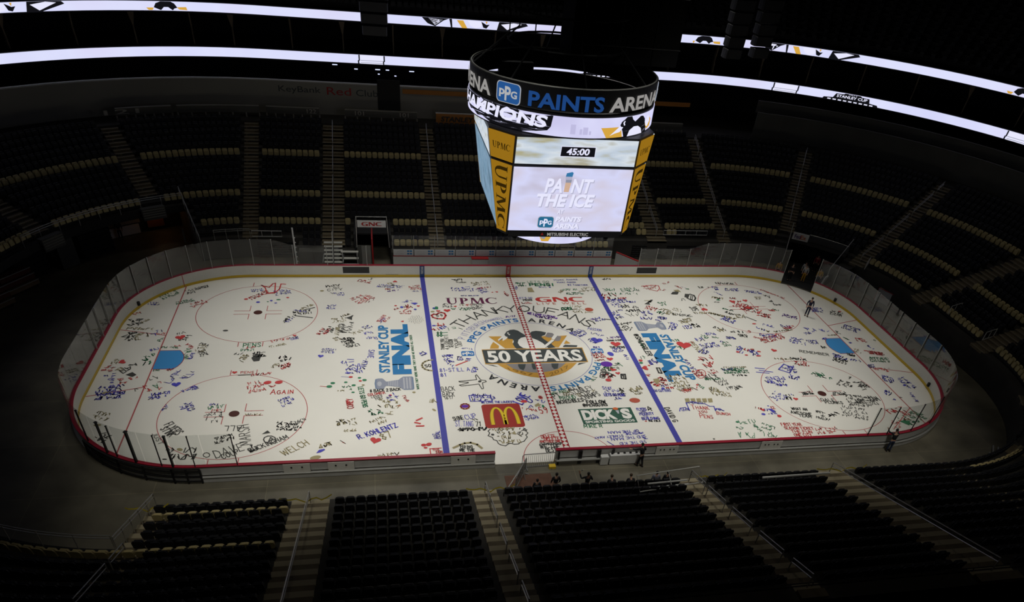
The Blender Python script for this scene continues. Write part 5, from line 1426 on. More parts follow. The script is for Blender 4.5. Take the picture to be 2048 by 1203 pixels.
('S','b',28.87,-0.05,-66.5,0.68,0.44,1,0.1),
('S','b',27.41,0.48,-60.4,0.43,0.352,1,0.07),
('S','g',27.41,1.35,-61.2,0.58,0.176,1,0.07),
('S','y',27.07,-1.06,-19.8,0.8,0.792,2,0.06),
('S','r',28.37,-1.35,-18.7,1.21,0.616,2,0.08),
('D','r',28.25,-0.85,0.25,0.1,-20),
('S','g',30.02,0.77,-42.9,0.19,0.176,1,0.055),
('S','k',27.27,2.5,-90.0,0.77,0.352,1,0.06),
('S','y',26.08,1.64,4.6,1.12,0.176,1,0.055)]
rest = {}
zc = 0
arcmsg = MB()
TMIN = sorted((e[6]*e[7] for e in MSG if e[0] == 'T' and len(e[1]) > 1), reverse=True)[92]
for e in MSG:
    k = e[0]; zc = (zc+1) % 12; z = Z4+.0035+.0004*zc
    if k == 'T':
        _, txt, c, x, y, a, L, h, wd = e
        if len(txt) == 1 and wd < .04: write(arcmsg, txt, x, y, rad(a), L, h, wd, z)
        elif L*h >= TMIN: mb = MB(); write(mb, txt, x, y, rad(a), L, h, wd, z); ipart(mb, 'painted_message', INK[c])
        else: write(rest.setdefault(c, MB()), txt, x, y, rad(a), L, h, wd, z)
    elif k == 'S':
        _, c, x, y, a, L, h, n_, wd = e
        scribble(rest.setdefault(c, MB()), x, y, rad(a), L, h, n_, wd, z)
    elif k == 'H':
        _, c, x, y, a, s_ = e; s_ *= .75
        mb = MB(); heart(mb, x, y, rad(a), s_, z); ipart(mb, 'painted_heart', INK[c])
    elif k == 'D':
        _, c, x, y, rx, ry, a = e; rx *= .56; ry *= .62
        ca, sa = cos(rad(a)), sin(rad(a)); mb = rest.setdefault(c, MB())
        mb.poly([(x+rx*cos(2*pi*q/11)*ca-ry*sin(2*pi*q/11)*sa, y+rx*cos(2*pi*q/11)*sa+ry*sin(2*pi*q/11)*ca, z) for q in range(11)])
    elif k == 'P':
        _, c, wd, pts = e
        V_, F_ = stroke2(pts, wd); mb = rest.setdefault(c, MB()); n = len(mb.v); mb.v += [(p[0], p[1], z) for p in V_]; mb.f += [tuple(i+n for i in f) for f in F_]
    elif k == 'F':
        _, c, pts = e
        mb = rest.setdefault(c, MB()); n = len(mb.v); mb.v += [(p[0], p[1], z) for p in pts]; mb.f += [tuple(i+n for i in t) for t in tri_poly(pts)]
CN = {'k': 'black', 'b': 'blue', 'r': 'red', 'g': 'green', 'y': 'tan', 'p': 'purple', 'o': 'rust'}
for c, mb in rest.items():
    o = ipart(mb, 'painted_scribbles', INK[c], 'crowd of small %s marker scribbles' % CN[c]); o['kind'] = 'stuff'
# letters of the long arc, THANK YOU FANS
mb = MB()
for ch, a0 in zip('THANKYOUFANS', (140.5, 131.5, 121.5, 112, 103.5, 96, 86.3, 76, 66.5, 57, 47.5, 38.5)):
    a = rad(a0); r_ = 6.42; hh = 1.05; wd_ = .92
    write(mb, ch, r_*cos(a)+sin(a)*-wd_/2, r_*sin(a)+cos(a)*wd_/2, a-pi/2, wd_, hh, .15, Z5, .0)
ipart(mb, 'painted_message', 'ink_black', 'tall black capitals arching over the centre circle')
ipart(arcmsg, 'painted_message', 'ink_blue', 'thin blue outlined capitals arching over the centre circle')
# ------------------------------------------------------------------ dasher boards and glass
mat('board_white', (0.62, 0.61, 0.56), 0.4, 0.3, noise=.04, scale=.6); mat('cap_red', (0.30, 0.012, 0.03), 0.4); mat('dot_grey', (0.10, 0.10, 0.10), 0.5); mat('kick_yellow', (0.60, 0.40, 0.03), 0.4)
mat('board_back', (0.50, 0.50, 0.485), 0.5, noise=.08, scale=1.2); mat('black_metal', (0.012, 0.012, 0.013), 0.5); mat('steel', (0.42, 0.42, 0.40), 0.35, 0.5, 0.6)
mat('galv', (0.33, 0.33, 0.31), 0.45, 0.4, 0.3); mat('vent_dark', (0.03, 0.03, 0.032), 0.6); mat('seat_black', (0.010, 0.0105, 0.012), 0.55, 0.3); mat('seat_gold', (0.46, 0.38, 0.18), 0.55, 0.3)
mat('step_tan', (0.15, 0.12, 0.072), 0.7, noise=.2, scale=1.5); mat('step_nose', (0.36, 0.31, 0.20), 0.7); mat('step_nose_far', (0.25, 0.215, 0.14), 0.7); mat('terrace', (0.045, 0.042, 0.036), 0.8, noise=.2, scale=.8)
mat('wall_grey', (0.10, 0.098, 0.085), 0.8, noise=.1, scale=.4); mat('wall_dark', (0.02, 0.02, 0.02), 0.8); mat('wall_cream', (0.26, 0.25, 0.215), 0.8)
mat('white_panel', (0.60, 0.60, 0.58), 0.5); mat('board_blue', (0.03, 0.07, 0.18), 0.5); mat('tan_wood', (0.25, 0.16, 0.08), 0.6, noise=.2, scale=3); mat('red_paint', (0.35, 0.02, 0.02), 0.5)
H_B = 1.07
GAPL, GAPR = UT-(4.94+SX)-0, 0
def un(x): return U4+(SX-x)                      # near-side station for x
uA0, uA1 = un(-4.94), un(-1.15)                  # opening on the near side
uD0, uD1 = ang_u(57.0, 'FR'), ang_u(37.2, 'FR')  # players' gate in the far right corner
def dashers(u0, u1, label):
    us = stations(u0, u1, 2.4, .45)
    root = thing('dasher_boards', label, 'rink boards', (*pt((u0+u1)/2, .1)[0], 0))
    I = Matrix.Translation(-root.location)
    def part(name, m, prof, us_=us):
        mb = sweep_solid(MB(), prof, us_); mb.v = [tuple(I @ Vector(p)) for p in mb.v]; return mb.build(name, m, root)
    part('facing', 'board_white', [(0, .21), (.03, .21), (.03, H_B-.02), (0, H_B-.02)])
    part('kick_plate', 'kick_yellow', [(-.012, .0), (.03, .0), (.03, .21), (-.012, .21)])
    part('back_panel', 'board_back', [(.10, .42), (.14, .42), (.14, H_B-.06), (.10, H_B-.06)])
    part('back_ledge', 'galv', [(.13, .30), (.30, .30), (.30, .345), (.13, .345)])
    part('back_base', 'board_back', [(.20, -.05), (.24, -.05), (.24, .30), (.20, .30)])
    part('cap_rail', 'cap_red', [(-.02, H_B-.03), (.20, H_B-.03), (.20, H_B+.02), (-.02, H_B+.02)])
    return root, I
# run A: from the near opening clockwise round the left end and the far side to the players' gate
RUN_A, IA = dashers(uA0-UT, uD0, 'white rink boards running round the left end and the whole far side')
# run B: from the gate round the right end back to the near opening
RUN_B, IB = dashers(uD1, uA1, 'white rink boards running round the right end to the opening in front')
def onboard(root, I, u, w_, z0, z1, m, name, o=-.008, label=None):
    mb = MB(); us = stations(u-w_/2, u+w_/2, 9, .3)
    sweep_solid(mb, [(o, z0), (o+.012, z0), (o+.012, z1), (o, z1)], us); mb.v = [tuple(I @ Vector(p)) for p in mb.v]
    ob = mb.build(name, m, root)
    if label: ob['label'] = label
    return ob
for x, m in ((-BL, 'paint_dblue'), (0, 'line_red'), (BL, 'paint_dblue')):
    onboard(RUN_A, IA, x, .42, .0, H_B-.03, 'board_blue' if x else 'line_red', 'line_marker', -.02)
    mb = MB(); put(mb, text_shape('PENNSYLVANIA', .02), lambda u, v: (x+.11-.22*v, HY-.026, .30+.68*u)); mb.v = [tuple(IA @ Vector(p)) for p in mb.v]; mb.build('marker_lettering', 'board_white', RUN_A)
for px0, px1 in ((-14.6, -12.35), (12.25, 14.2)): onboard(RUN_A, IA, (px0+px1)/2, px1-px0, .36, .93, 'vent_dark', 'dark_panel', label='dark rectangular panel in the white boards')
onboard(RUN_A, IA, -SX-5.7, .05, .0, H_B-.03, 'thin_red', 'line_marker', -.02)
for x in (-10.4, -2.6, 2.9, 11.0): onboard(RUN_A, IA, x, 1.1, .235, .25, 'vent_dark', 'door_latch')
for root, I, u in ((RUN_A, IA, -SX-10.2), (RUN_B, IB, ang_u(20, 'FR')), (RUN_B, IB, U3+2.2)):   # little camera boxes on the kick plate
    p, n = pt(u, -.06); mb = MB(); mb.box((p.x, p.y, .42), (.18, .18, .3), math.atan2(n.y, n.x)); mb.v = [tuple(I @ Vector(q)) for q in mb.v]; mb.build('camera_box', 'black_metal', root)
# door leaves and latch holes on the outside of the near boards
def outboard(root, I, x, w_, z0, z1, m, name, o=.14, d=.03):
    mb = MB(); mb.box((x, -HY-o-d/2, (z0+z1)/2), (w_, d, z1-z0)); mb.v = [tuple(I @ Vector(q)) for q in mb.v]; return mb.build(name, m, root)
for x in (-16.6, -6.9, -14.1):
    outboard(RUN_A, IA, x, 1.5, .02, H_B-.08, 'board_white', 'door_leaf', .2)
    for e in (-.3, .3): outboard(RUN_A, IA, x+e, .1, .70, .80, 'black_metal', 'latch_hole', .235, .01)
for x in (6.2, 13.5):
    outboard(RUN_B, IB, x, 1.5, .02, H_B-.08, 'board_white', 'door_leaf', .2)
    for e in (-.45, -.2, .2, .45): outboard(RUN_B, IB, x+e, .09, .70, .78, 'black_metal', 'latch_hole', .235, .01)
# open bench bay seen from behind, right of the opening: posts, shelves, cabinets
for x in (-.95, .38, .5, 1.6, 1.72, 2.6): outboard(RUN_B, IB, x, .1, .0, H_B-.05, 'black_metal', 'bay_post', .2, .12)
outboard(RUN_B, IB, .7, 3.6, .34, .40, 'galv', 'bay_shelf', .2, .25)
outboard(RUN_B, IB, 2.0, .5, .0, .62, 'white_panel', 'bay_cabinet', .26, .3); outboard(RUN_B, IB, 3.4, 2.1, .0, .70, 'white_panel', 'bay_cabinet', .26, .3)
for x in (2.5, 2.9, 3.3, 3.7, 4.1): outboard(RUN_B, IB, x, .12, .68, .78, 'black_metal', 'bay_hook', .3, .1)
# black gate frame at the near left corner
for u0, u1 in ((un(-21.85), un(-23.3)), (un(-23.3), un(-23.3)+3.2), (un(-23.3)+3.2, un(-23.3)+6.0)):
    us = stations(u0, u1, .6, .4); mb = MB()
    for z in (.10, .42, .80, 1.0): sweep_solid(mb, [(.26, z), (.34, z), (.34, z+.07), (.26, z+.07)], us)
    for u in (u0, (u0+u1)/2, u1):
        p, n = pt(u, .30); mb.box((p.x, p.y, .5), (.09, .09, 1.05), math.atan2(n.y, n.x))
    mb.v = [tuple(IA @ Vector(q)) for q in mb.v]; mb.build('gate_frame', 'black_metal', RUN_A)

# glass: each pane and each post stands on the cap rail
gcount = {}
def pane(u0, u1, h0, h1, where, n_, run='A'):
    us = stations(u0+.02, u1-.02, 3, .5); mb = MB(); m = len(us)
    for o in (.085, .1):
        for k, u in enumerate(us):
            p, _ = pt(u, o); mb.v.append((p.x, p.y, H_B+.022))
        for k, u in enumerate(us):
            p, _ = pt(u, o); t = k/(m-1); mb.v.append((p.x, p.y, h0+(h1-h0)*t))
    for k in range(m-1):
        mb.f.append((k, k+1, m+k+1, m+k)); mb.f.append((2*m+k+1, 2*m+k, 3*m+k, 3*m+k+1)); mb.f.append((m+k, m+k+1, 3*m+k+1, 3*m+k))
    c = pt((u0+u1)/2, .09)[0]; mb.v = [(x-c.x, y-c.y, z) for x, y, z in mb.v]
    R_ = RUN_A if run == 'A' else RUN_B
    o = mb.build('glass_pane', 'glass', R_); o.location = Vector((c.x, c.y, 0))-R_.location
def post(u, h, m, where, n_, t=.06, base=H_B+.022, run='A'):
    p, n = pt(u, .03 if m != 'black_metal' else .15); mb = MB(); mb.box((0, 0, (h-base)/2), (t, t, h-base)); mb.box((0, 0, h-base+.02), (t*1.5, t*1.5, .04))
    R_ = RUN_A if run == 'A' else RUN_B
    o = mb.build('glass_post', m, R_); o.location = Vector((p.x, p.y, base))-R_.location; o.rotation_euler = (0, 0, math.atan2(n.y, n.x))
    if m == 'black_metal': o['label'] = 'black glass post'
mat('post_grey', (0.28, 0.28, 0.26), 0.4, 0.4)
HG = 3.28
# left end and far left corner (tall), stepping down along the far side
us = [un(-19.8)-UT+k*(( -16.9-(un(-19.8)-UT))/26) for k in range(27)]
nlist = [u for u in us]
for k in range(26):
    u0, u1 = us[k], us[k+1]; h0 = HG; h1 = HG
    if u0 > -19.6: h0 = 2.8
    if u1 > -19.6: h1 = 2.8
    pane(u0, u1, h0, h1, ('the near left corner round the left end', 'glass panes round the left end'), k+1)
    if u0 > un(-29)-UT+9.5: post(u0, min(h0, HG), 'post_grey', ('the near left corner round the left end', 'pale posts round the left end'), k+1, .05)
k = 0
for u0, u1 in ((-16.9, -14.75), (-12.9, -12.1)):
    k += 1; pane(u0, u1, 2.8, 2.8, ('the metal bleachers by the far tunnel', 'low panes by the far tunnel'), k); post((u0+u1)/2, 2.78, 'post_grey', ('the metal bleachers by the far tunnel', 'low posts by the far tunnel'), k, .05)
# near left black posts
for k, (x, y, t) in enumerate(((-28.2, 0, .07), (-26.9, 0, .10), (-26.3, 0, .06), (-25.2, 0, .12), (-23.8, 0, .05), (-23.2, 0, .10), (-22.05, 0, .05), (-19.8, 0, .05))):
    if x < -SX: a = math.degrees(math.acos(min(1, (-x-SX)/(RC+.0)))); u = ang_u(a, 'NL')
    else: u = un(x)
    post(u-UT, HG-.05, 'black_metal', ('the left end along the near left corner', 'black posts in the near left corner'), k+1, t)
# far right side and right end, right near corner
us = [12.3+(uD0-12.3)*k/9 for k in range(10)]
for k in range(9):
    h0, h1 = (2.72 if us[k] < 18.5 else HG), (2.72 if us[k+1] < 18.5 else HG)
    pane(us[k], us[k+1], h0, h1, ('the end of the ad boards on the far right', 'glass panes on the far right'), k+1); post(us[k], h0, 'post_grey', ('the end of the ad boards on the far right', 'pale posts on the far right'), k+1, .05)
post(uD0, HG, 'post_grey', ('the end of the ad boards on the far right', 'pale posts on the far right'), 10, .06)
us = [uD1+(un(20.4)-uD1)*k/17 for k in range(18)]
for k in range(17):
    pane(us[k], us[k+1], HG, HG, ("the players' gate round the right end", 'glass panes round the right end'), k+1, 'B')
    if us[k] < U3+2.5: post(us[k], HG, 'post_grey', ("the players' gate round the right end", 'pale posts round the right end'), k+1, .05, run='B')
for k, (a, cn) in enumerate(((None, 20.5), (None, 21.95), (76.5, 0), (62.5, 0))):
    u = un(cn) if a is None else ang_u(a, 'NR'); post(u, HG, 'black_metal', ('the long near board to the right corner', 'dark posts in the near right corner'), k+1, .05, run='B')

# ------------------------------------------------------------------ seating bowl
AISLE_F = [-15.4, -6.15, 6.15, 15.4]; W_F = {-15.4: .98, -6.15: .68, 6.15: .68, 15.4: .98}
a_left61 = ang_u(60.9, 'FL'); a_l88 = ang_u(87.4, 'FL'); a_r88 = ang_u(87.4, 'FR'); a_r61 = ang_u(60.9, 'FR'); a_r30 = ang_u(30.2, 'FR'); a_r0 = U2+.4; a_e2 = U3-.4
a_nr30 = ang_u(30.2, 'NR'); a_nr61 = ang_u(60.9, 'NR'); a_nr88 = ang_u(87.4, 'NR')
NEAR_A = [(14.85, 1.1), (5.8, .62), (-6.2, .68), (-15.45, .97), (-22.41, .66)]
u_voidR = ang_u(68.3, 'FL'); u_voidL = un(-22.71)-UT      # the gap without lower rows at the left end
# aisles as (station, half width)
AIS = [(ang_u(30, 'FL'), .72), (a_left61, .72), (a_l88, .66), (-15.4, .98), (-6.15, .68), (6.15, .68), (15.4, .98), (a_r88, .66), (a_r61, .72), (a_r30, .72), (a_r0, .72), (a_e2, .72), (a_nr30, .72), (a_nr61, .72), (a_nr88, .66)] + [(un(x), w_) for x, w_ in NEAR_A]
AIS.sort()
def hw(u, w_, o): return w_*RC/(RC+o) if is_arc(u) else w_
N_ROWS = 19
NEAR_K = 13                                   # rows in front of the camera's own deck
def row_ok(u, i):
    """does row i exist at this station"""
    uu = (u+SX) % UT-SX
    if u_voidL+UT < uu < u_voidR+UT: return i >= 7
    if U4-.01 <= uu <= U5+1: return 2 <= i <= 2+NEAR_K          # near side
    if uD0-.4 < uu < uD1+.2: return i >= 4               # mouth of the players' tunnel
    if uu > UT-SX-8: uu -= UT
    if -13.55 < uu < -10.35: return i >= 4               # far tunnel
    if -10.3 <= uu <= 10.4: return i >= 0
    if -18.4 < uu < -13.5: return i >= 0
    if a_r30 < uu <= U4: return i >= 3
    return i >= 2
def near_shift(u):
    uu = (u+SX) % UT-SX
    return .2 if U4-.01 <= uu <= U5+1 else 0.0
# terraces: one stepped slab for every stretch with its own lowest row
def terrace(u0, u1, i0, i1, sh=0.0, name='seating_terrace', front=0.0):
    prof = [(off(i0+sh)-.72, front)]
    for i in range(i0, i1+1):
        z = fz(i+sh); prof += [(off(i+sh)-.72, z), (off(i+sh)+.15, z)]
    prof += [(off(i1+sh)+.15, fz(i1+sh)+.0)]
    mb = sweep(MB(), prof, stations(u0, u1, 6, .6))
    for u in (u0, u1): mb.poly([(*pt(u, o)[0], z) for o, z in prof]+[(*pt(u, prof[-1][0])[0], front)])
    o = mb.build(name, 'terrace'); struct(o); return o
terrace(u_voidR, -18.4, 2, N_ROWS-1); terrace(-18.4, -13.55, 0, N_ROWS-1); terrace(-13.55, -10.35, 4, N_ROWS-1, front=fz(4)-.3); terrace(-10.35, 10.4, 0, N_ROWS-1)
terrace(10.4, uD0-.4, 2, N_ROWS-1); terrace(uD0-.4, uD1+.2, 4, N_ROWS-1, front=fz(4)-.35); terrace(uD1+.2, a_r30, 2, N_ROWS-1); terrace(a_r30, U4, 3, N_ROWS-1)
terrace(u_voidL, u_voidR, 7, N_ROWS-1, front=fz(7)-.5)
terrace(U4, un(-22.71), 2, 2+NEAR_K, .2)
# aisle steps with pale nosings
def in_void(u):
    uu = (u+SX) % UT-SX
    return u_voidL+UT < uu < u_voidR+UT
STAIR_N = {}
def stairs(u, w_, i0, i1, sh, label):
    root = thing('aisle_stairs', label, 'stairs', (0, 0, 0))
    c = Vector((*pt(u, off(i0+sh))[0], fz(i0+sh))); root.location = c
    mb = MB(); mn = MB()
    for i in range(i0, i1+1):
        for half in (0, 1):
            oa = off(i+sh)-.72+half*.435; ob = oa+.435; z = fz(i+sh)+.012+half*(fz(i+sh+1)-fz(i+sh))/2
            h_ = hw(u, w_, (oa+ob)/2)
            us = [u-h_, u+h_] if not is_arc(u) else [u-h_, u, u+h_]
            sweep_solid(mb, [(oa, z-.22), (ob, z-.22), (ob, z), (oa, z)], us)
            wn = .10 if sh == 0 else .36
            if sh and half: continue
            sweep_solid(mn, [(oa-.005, z-.03), (oa+wn, z-.03), (oa+wn, z+.006), (oa-.005, z+.006)], us)
    for m_ in (mb, mn): m_.v = [(x-c.x, y-c.y, z-c.z) for x, y, z in m_.v]
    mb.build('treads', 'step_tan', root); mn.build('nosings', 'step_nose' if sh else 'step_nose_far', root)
def rail_loop(u, o0, z0, o1, z1, label, du=0.0, hgt=.86, two=True, group=None, r=.022):
    root = thing('aisle_handrail', label, 'handrail', (*pt(u+du, (o0+o1)/2)[0], min(z0, z1)), 0, group)
    L = root.location
    def P(o, z): p, _ = pt(u+du, o); return (p.x-L.x, p.y-L.y, z-L.z)
    mb = MB().tube([P(o0, z0+hgt-.25), P(o0, z0+hgt), P(o1, z1+hgt), P(o1, z1+hgt-.25)], r, 6); mb.build('top_rail', 'steel', root)
    if two: MB().tube([P(o0, z0+hgt-.25), P(o1, z1+hgt-.25)], r*.9, 6).build('lower_rail', 'steel', root)
    for o, z in ((o0, z0), (o1, z1)): MB().tube([P(o, z), P(o, z+hgt-.2)], r, 6).build('rail_post', 'steel', root)
    return root
FARN = ['the left corner stairs', 'the second far stairs from the left', 'the far stairs by the metal bleachers', 'the far stairs left of the scoreboard', 'the far stairs right of the scoreboard', 'the far stairs beyond the ad boards', 'the far stairs at the right bend', "the far stairs by the players' tunnel", 'the long stairs in the right corner', 'the upper stairs of the right end', 'the lower stairs of the right end', 'the right corner stairs of the near bend', 'the middle stairs of the near right bend', 'the last stairs of the near right bend']
names = {}
order = [a for a in AIS]
k = 0
for u, w_ in order:
    uu = (u+SX) % UT-SX
    if u < u_voidR and u != a_left61: 
        lab = 'stairs above the empty floor at the far left'; i0, i1, sh = 8, N_ROWS-1, 0
    elif u == a_left61: lab = 'long far stairs ending above the orange tunnel'; i0, i1, sh = 9, N_ROWS-1, 0
    elif U4 <= uu <= U5+1: 
        j = [un(x) for x, _ in NEAR_A].index(u); lab = '%s near stairs from the right, between rows of black seats' % ORD[j+1] if j < 4 else 'near stairs beside the sloping rail at the bottom left'; i0, i1, sh = (2 if j < 4 else 2), 2+NEAR_K, .2
    else:
        if u == a_r61: i0 = 5
        elif u == a_r30: i0 = 3
        elif u > a_r30: i0 = 3
        else: i0 = 0 if abs(u) < 7 else (1 if u == -15.4 else 2)
        i1, sh = N_ROWS-1, 0
        k += 1; lab = 'tan steps of %s' % FARN[min(k, 14)]
    names[u] = lab
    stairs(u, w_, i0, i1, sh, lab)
    # handrails
    if U4 <= uu <= U5+1:
        segs = [(2, 4), (4.4, 6.6), (7.4, 9.6), (10.4, 12.6), (13.4, 15)] if j not in (0, 3) else [(2, 15)]
        if j == 4: segs = [(7, 8.6), (9, 12), (12.6, 15)]
        for q, (a, b) in enumerate(segs):
            rail_loop(u, off(a+sh)-.5, fz(a+sh), off(b+sh)-.5, fz(b+sh), '%s steel handrail up the %s' % (ORD[q+1], lab.split(',')[0].replace(' beside the sloping rail at the bottom left', ' at bottom left')), 0.0, group='near stair handrails', r=.028)
    elif uu < U2+.1 and not (u < u_voidR):
        segs = [(i0+.5, i0+4.2), (i0+5, i0+8.7), (i0+9.5, i0+13), (i0+13.8, i1)] if i0 < 5 else [(i0+.5, i0+4), (i0+5, i0+9), (i0+10, i1)]
        for q, (a, b) in enumerate(segs):
            if b <= i1: rail_loop(u, off(a)-.5, fz(a), off(b)-.5, fz(b), '%s handrail up on %s' % (ORD[q+1], lab.replace('tan steps of ', '')), group='far stair handrails', r=.03)

# ------------------------------------------------------------------ seats
def slab(mb, w_, h, t, r, y, z, lean=0.0, n=3, low=False):
    """upright rounded slab: width w_, height h, thickness t, base z, front y"""
    pr = rrect(w_, h, r, n) if not low else [(w_/2, -h/2), (w_/2, h*.28), (w_*.38, h/2), (-w_*.38, h/2), (-w_/2, h*.28), (-w_/2, -h/2)]
    m = len(pr); base = len(mb.v)
    rings = ((0, .86), (t*.25, 1), (t*.75, 1), (t, .86)) if not low else ((0, .95), (t, 1))
    for d, k in rings:
        for u, v in pr: mb.v.append((u*(1-(1-k)*.5), y-d-(v+h/2)*lean, z+h/2+v*(1-(1-k)*.5)))
    R = len(rings)
    for a in range(R-1):
        for k in range(m): k2 = (k+1) % m; mb.f.append((base+a*m+k, base+a*m+k2, base+(a+1)*m+k2, base+(a+1)*m+k))
    mb.f.append(tuple(base+k for k in range(m))[::-1]); mb.f.append(tuple(base+(R-1)*m+k for k in range(m)))
    return mb
def seat_parts():
    back = slab(MB(), .47, .50, .06, .12, -.02, .36, .16); pan = slab(MB(), .43, .40, .11, .10, .13, .36, .10)
    arm = [MB().prism([(-.05, 0), (.05, 0), (.05, .54), (.19, .54), (.19, .58), (-.15, .58), (-.15, .54), (-.05, .54)], (s*.245-.016, 0, 0), (0, 1, 0), (0, 0, 1), (1, 0, 0), .032) for s in (-1, 1)]
    return back, pan, arm
SB, SPN, SAR = seat_parts()
def proto_meshes(m, nm): return [(n_, b_.mesh('%s_%s' % (nm, n_), m)) for n_, b_ in (('backrest', SB), ('seat_pan', SPN))]+[('armrest', a_.mesh(nm+'_arm', 'black_metal')) for a_ in SAR]
PM_BLACK = proto_meshes('seat_black', 'black_seat')
one = MB(); slab(one, .47, .50, .06, .12, -.02, .36, .16, 2); slab(one, .43, .40, .11, .10, .13, .36, .10, 2)
GOLD_ME = one.mesh('gold_seat', 'seat_gold')
LOW = MB(); slab(LOW, .47, .50, .06, .1, -.02, .36, .16, low=True); slab(LOW, .42, .40, .10, .1, .13, .36, .10, low=True)
stuffK = MB(); stuffG = MB()
BLK = thing('black_seat', 'x', 'seat'); 
for n_, me in PM_BLACK: link(n_, me, BLK)
black_first = [True]
def place_black(p, a, z, label, group):
    if black_first[0]:
        o = BLK; black_first[0] = False; o.location = (p.x, p.y, z); o.rotation_euler = (0, 0, a)
    else: o = dup(BLK, None, (p.x, p.y, z), a)
    tag(o, label, 'seat', group)
def place_gold(p, a, z, label, group):
    o = link('gold_seat', GOLD_ME); o.location = (p.x, p.y, z); o.rotation_euler = (0, 0, a); tag(o, label, 'seat', group)
def stuff_seat(mb, p, a, z): mb.add(LOW, Matrix.Translation((p.x, p.y, z)) @ Matrix.Rotation(a, 4, 'Z'))
bounds = [u_voidL-6.5]+[u for u, _ in AIS if u < U4-.1 and u > u_voidL-6]+[U4-.05]
far_ais = {u: w_ for u, w_ in AIS}
SECN = ['the empty left end', 'the far left corner', 'the block above the left tunnel', 'the block at the left bend', 'the block left of the bleachers', 'the block by the far tunnel', 'the block behind the ad boards', 'the block right of the scoreboard', 'the block at the right bend', "the block left of the players' tunnel", "the block above the players' tunnel", 'the right corner block', 'the upper right end block', 'the lower right end block', 'the near right bend']
gold_n = 0
PW = .535
def seats_in(ua, ub, i, o, z):
    """stations of seats between two stations on one row"""
    pa, _ = pt((ua+ub)/2, o); L = 0.0; us = stations(ua, ub, .5, .25); pts = [pt(u, o)[0] for u in us]; cum = [0.0]
    for k in range(len(us)-1): cum.append(cum[-1]+(pts[k+1]-pts[k]).length)
    n = int(cum[-1]/PW); out = []; st = (cum[-1]-n*PW)/2+PW/2; k = 0
    for j in range(n):
        d = st+j*PW
        while k < len(cum)-2 and cum[k+1] < d: k += 1
        t = (d-cum[k])/max(1e-6, cum[k+1]-cum[k]); out.append(us[k]+(us[k+1]-us[k])*t)
    return out
def place_gold_ok(u, i): return i in (0, 2, 3, 7) or -16 < u < -5.5
GOLD_ROWS = {13: 'uppermost gold row', 7: 'middle gold row', 3: 'lower gold row', 0: 'front gold row', 2: 'front gold row'}
for s in range(len(bounds)-1):
    a, b = bounds[s], bounds[s+1]
    for i in range(0, N_ROWS):
        o = off(i); z = fz(i)
        ua = a+(hw(a, far_ais[a], o) if a in far_ais else 0)+.03; ub = b-(hw(b, far_ais[b], o) if b in far_ais else 0)-.03
        sl = seats_in(ua, ub, i, o, z)
        for j, u in enumerate(sl):
            if not row_ok(u, i): continue
            m_u = .3
            if not (row_ok(u-m_u, i) and row_ok(u+m_u, i)) and i < 8: continue
            if i < 4 and in_void(u): continue
            p, n = pt(u, o); ang = math.atan2(-n.y, -n.x)-pi/2
            gold = i in (13, 7) or (i == 3 and not (a_r30 < u and False)) or (i == 0 and -10 < u < 10) or (i == 2 and (j < 2 or j > len(sl)-3) and 9 < u < 20)
            if i in (13,) and u < u_voidL+3: gold = True
            if gold:
                gold_n += 1
                vis = not in_void(u) and (i != 13 or -24 < u < 24)
                if vis and place_gold_ok(u, i): place_gold(p, ang, z, 'gold seat, %s from left, %s, %s' % (ORD[j+1], GOLD_ROWS[i], SECN[min(s, 14)]), 'gold seats in the far bowl')
                else: stuff_seat(stuffG, p, ang, z)
            else: stuff_seat(stuffK, p, ang, z)
# near blocks: rows right in front of the camera
NB = [(un(13.75), un(6.45), 'block right of the opening'), (un(5.15), un(-5.5), 'block behind the opening'), (un(-6.9), un(-14.45), 'block left of the opening'), (un(-16.45), un(-22.1), 'leftmost near block'), (U4-5.6, un(16.0), 'the bending block at the right')]
NROW = {0: 'front row', 9: 'tenth row', 10: 'eleventh row', 11: 'twelfth row', 8: 'ninth row'}
for ua, ub, nm in NB:
    for k in range(NEAR_K):
        i = 2.2+k; o = off(i); z = fz(i)
        if nm.startswith('the bending') : a_, b_ = max(ua, U4-4.9), ub
        else: a_, b_ = ua, ub
        sl = seats_in(a_+.05, b_-.05, i, o, z)
        for j, u in enumerate(sl):
            p, n = pt(u, o); ang = math.atan2(-n.y, -n.x)-pi/2
            if nm.startswith('the bending') or k not in NROW: stuff_seat(stuffK, p, ang, z)
            else: place_black(p, ang, z, 'black seat, %s from right, %s of the %s' % (ORD[j+1], NROW[k], nm), 'black seats on the near side')
# near right corner, turned round the bend
for k in range(NEAR_K):
    i = 2.2+k; o = off(i); z = fz(i)
    for u in seats_in(a_nr30+.8, U4-5.0, i, o, z):
        p, n = pt(u, o); stuff_seat(stuffK, p, math.atan2(-n.y, -n.x)-pi/2, z)
o = stuffK.build('black_seats', 'seat_black'); tag(o, 'mass of black folded seats filling the far bowl and the near rows', 'seats', kind='stuff')
o = stuffG.build('gold_seats', 'seat_gold'); tag(o, 'distant strings of gold seats among the dark rows', 'seats', kind='stuff')

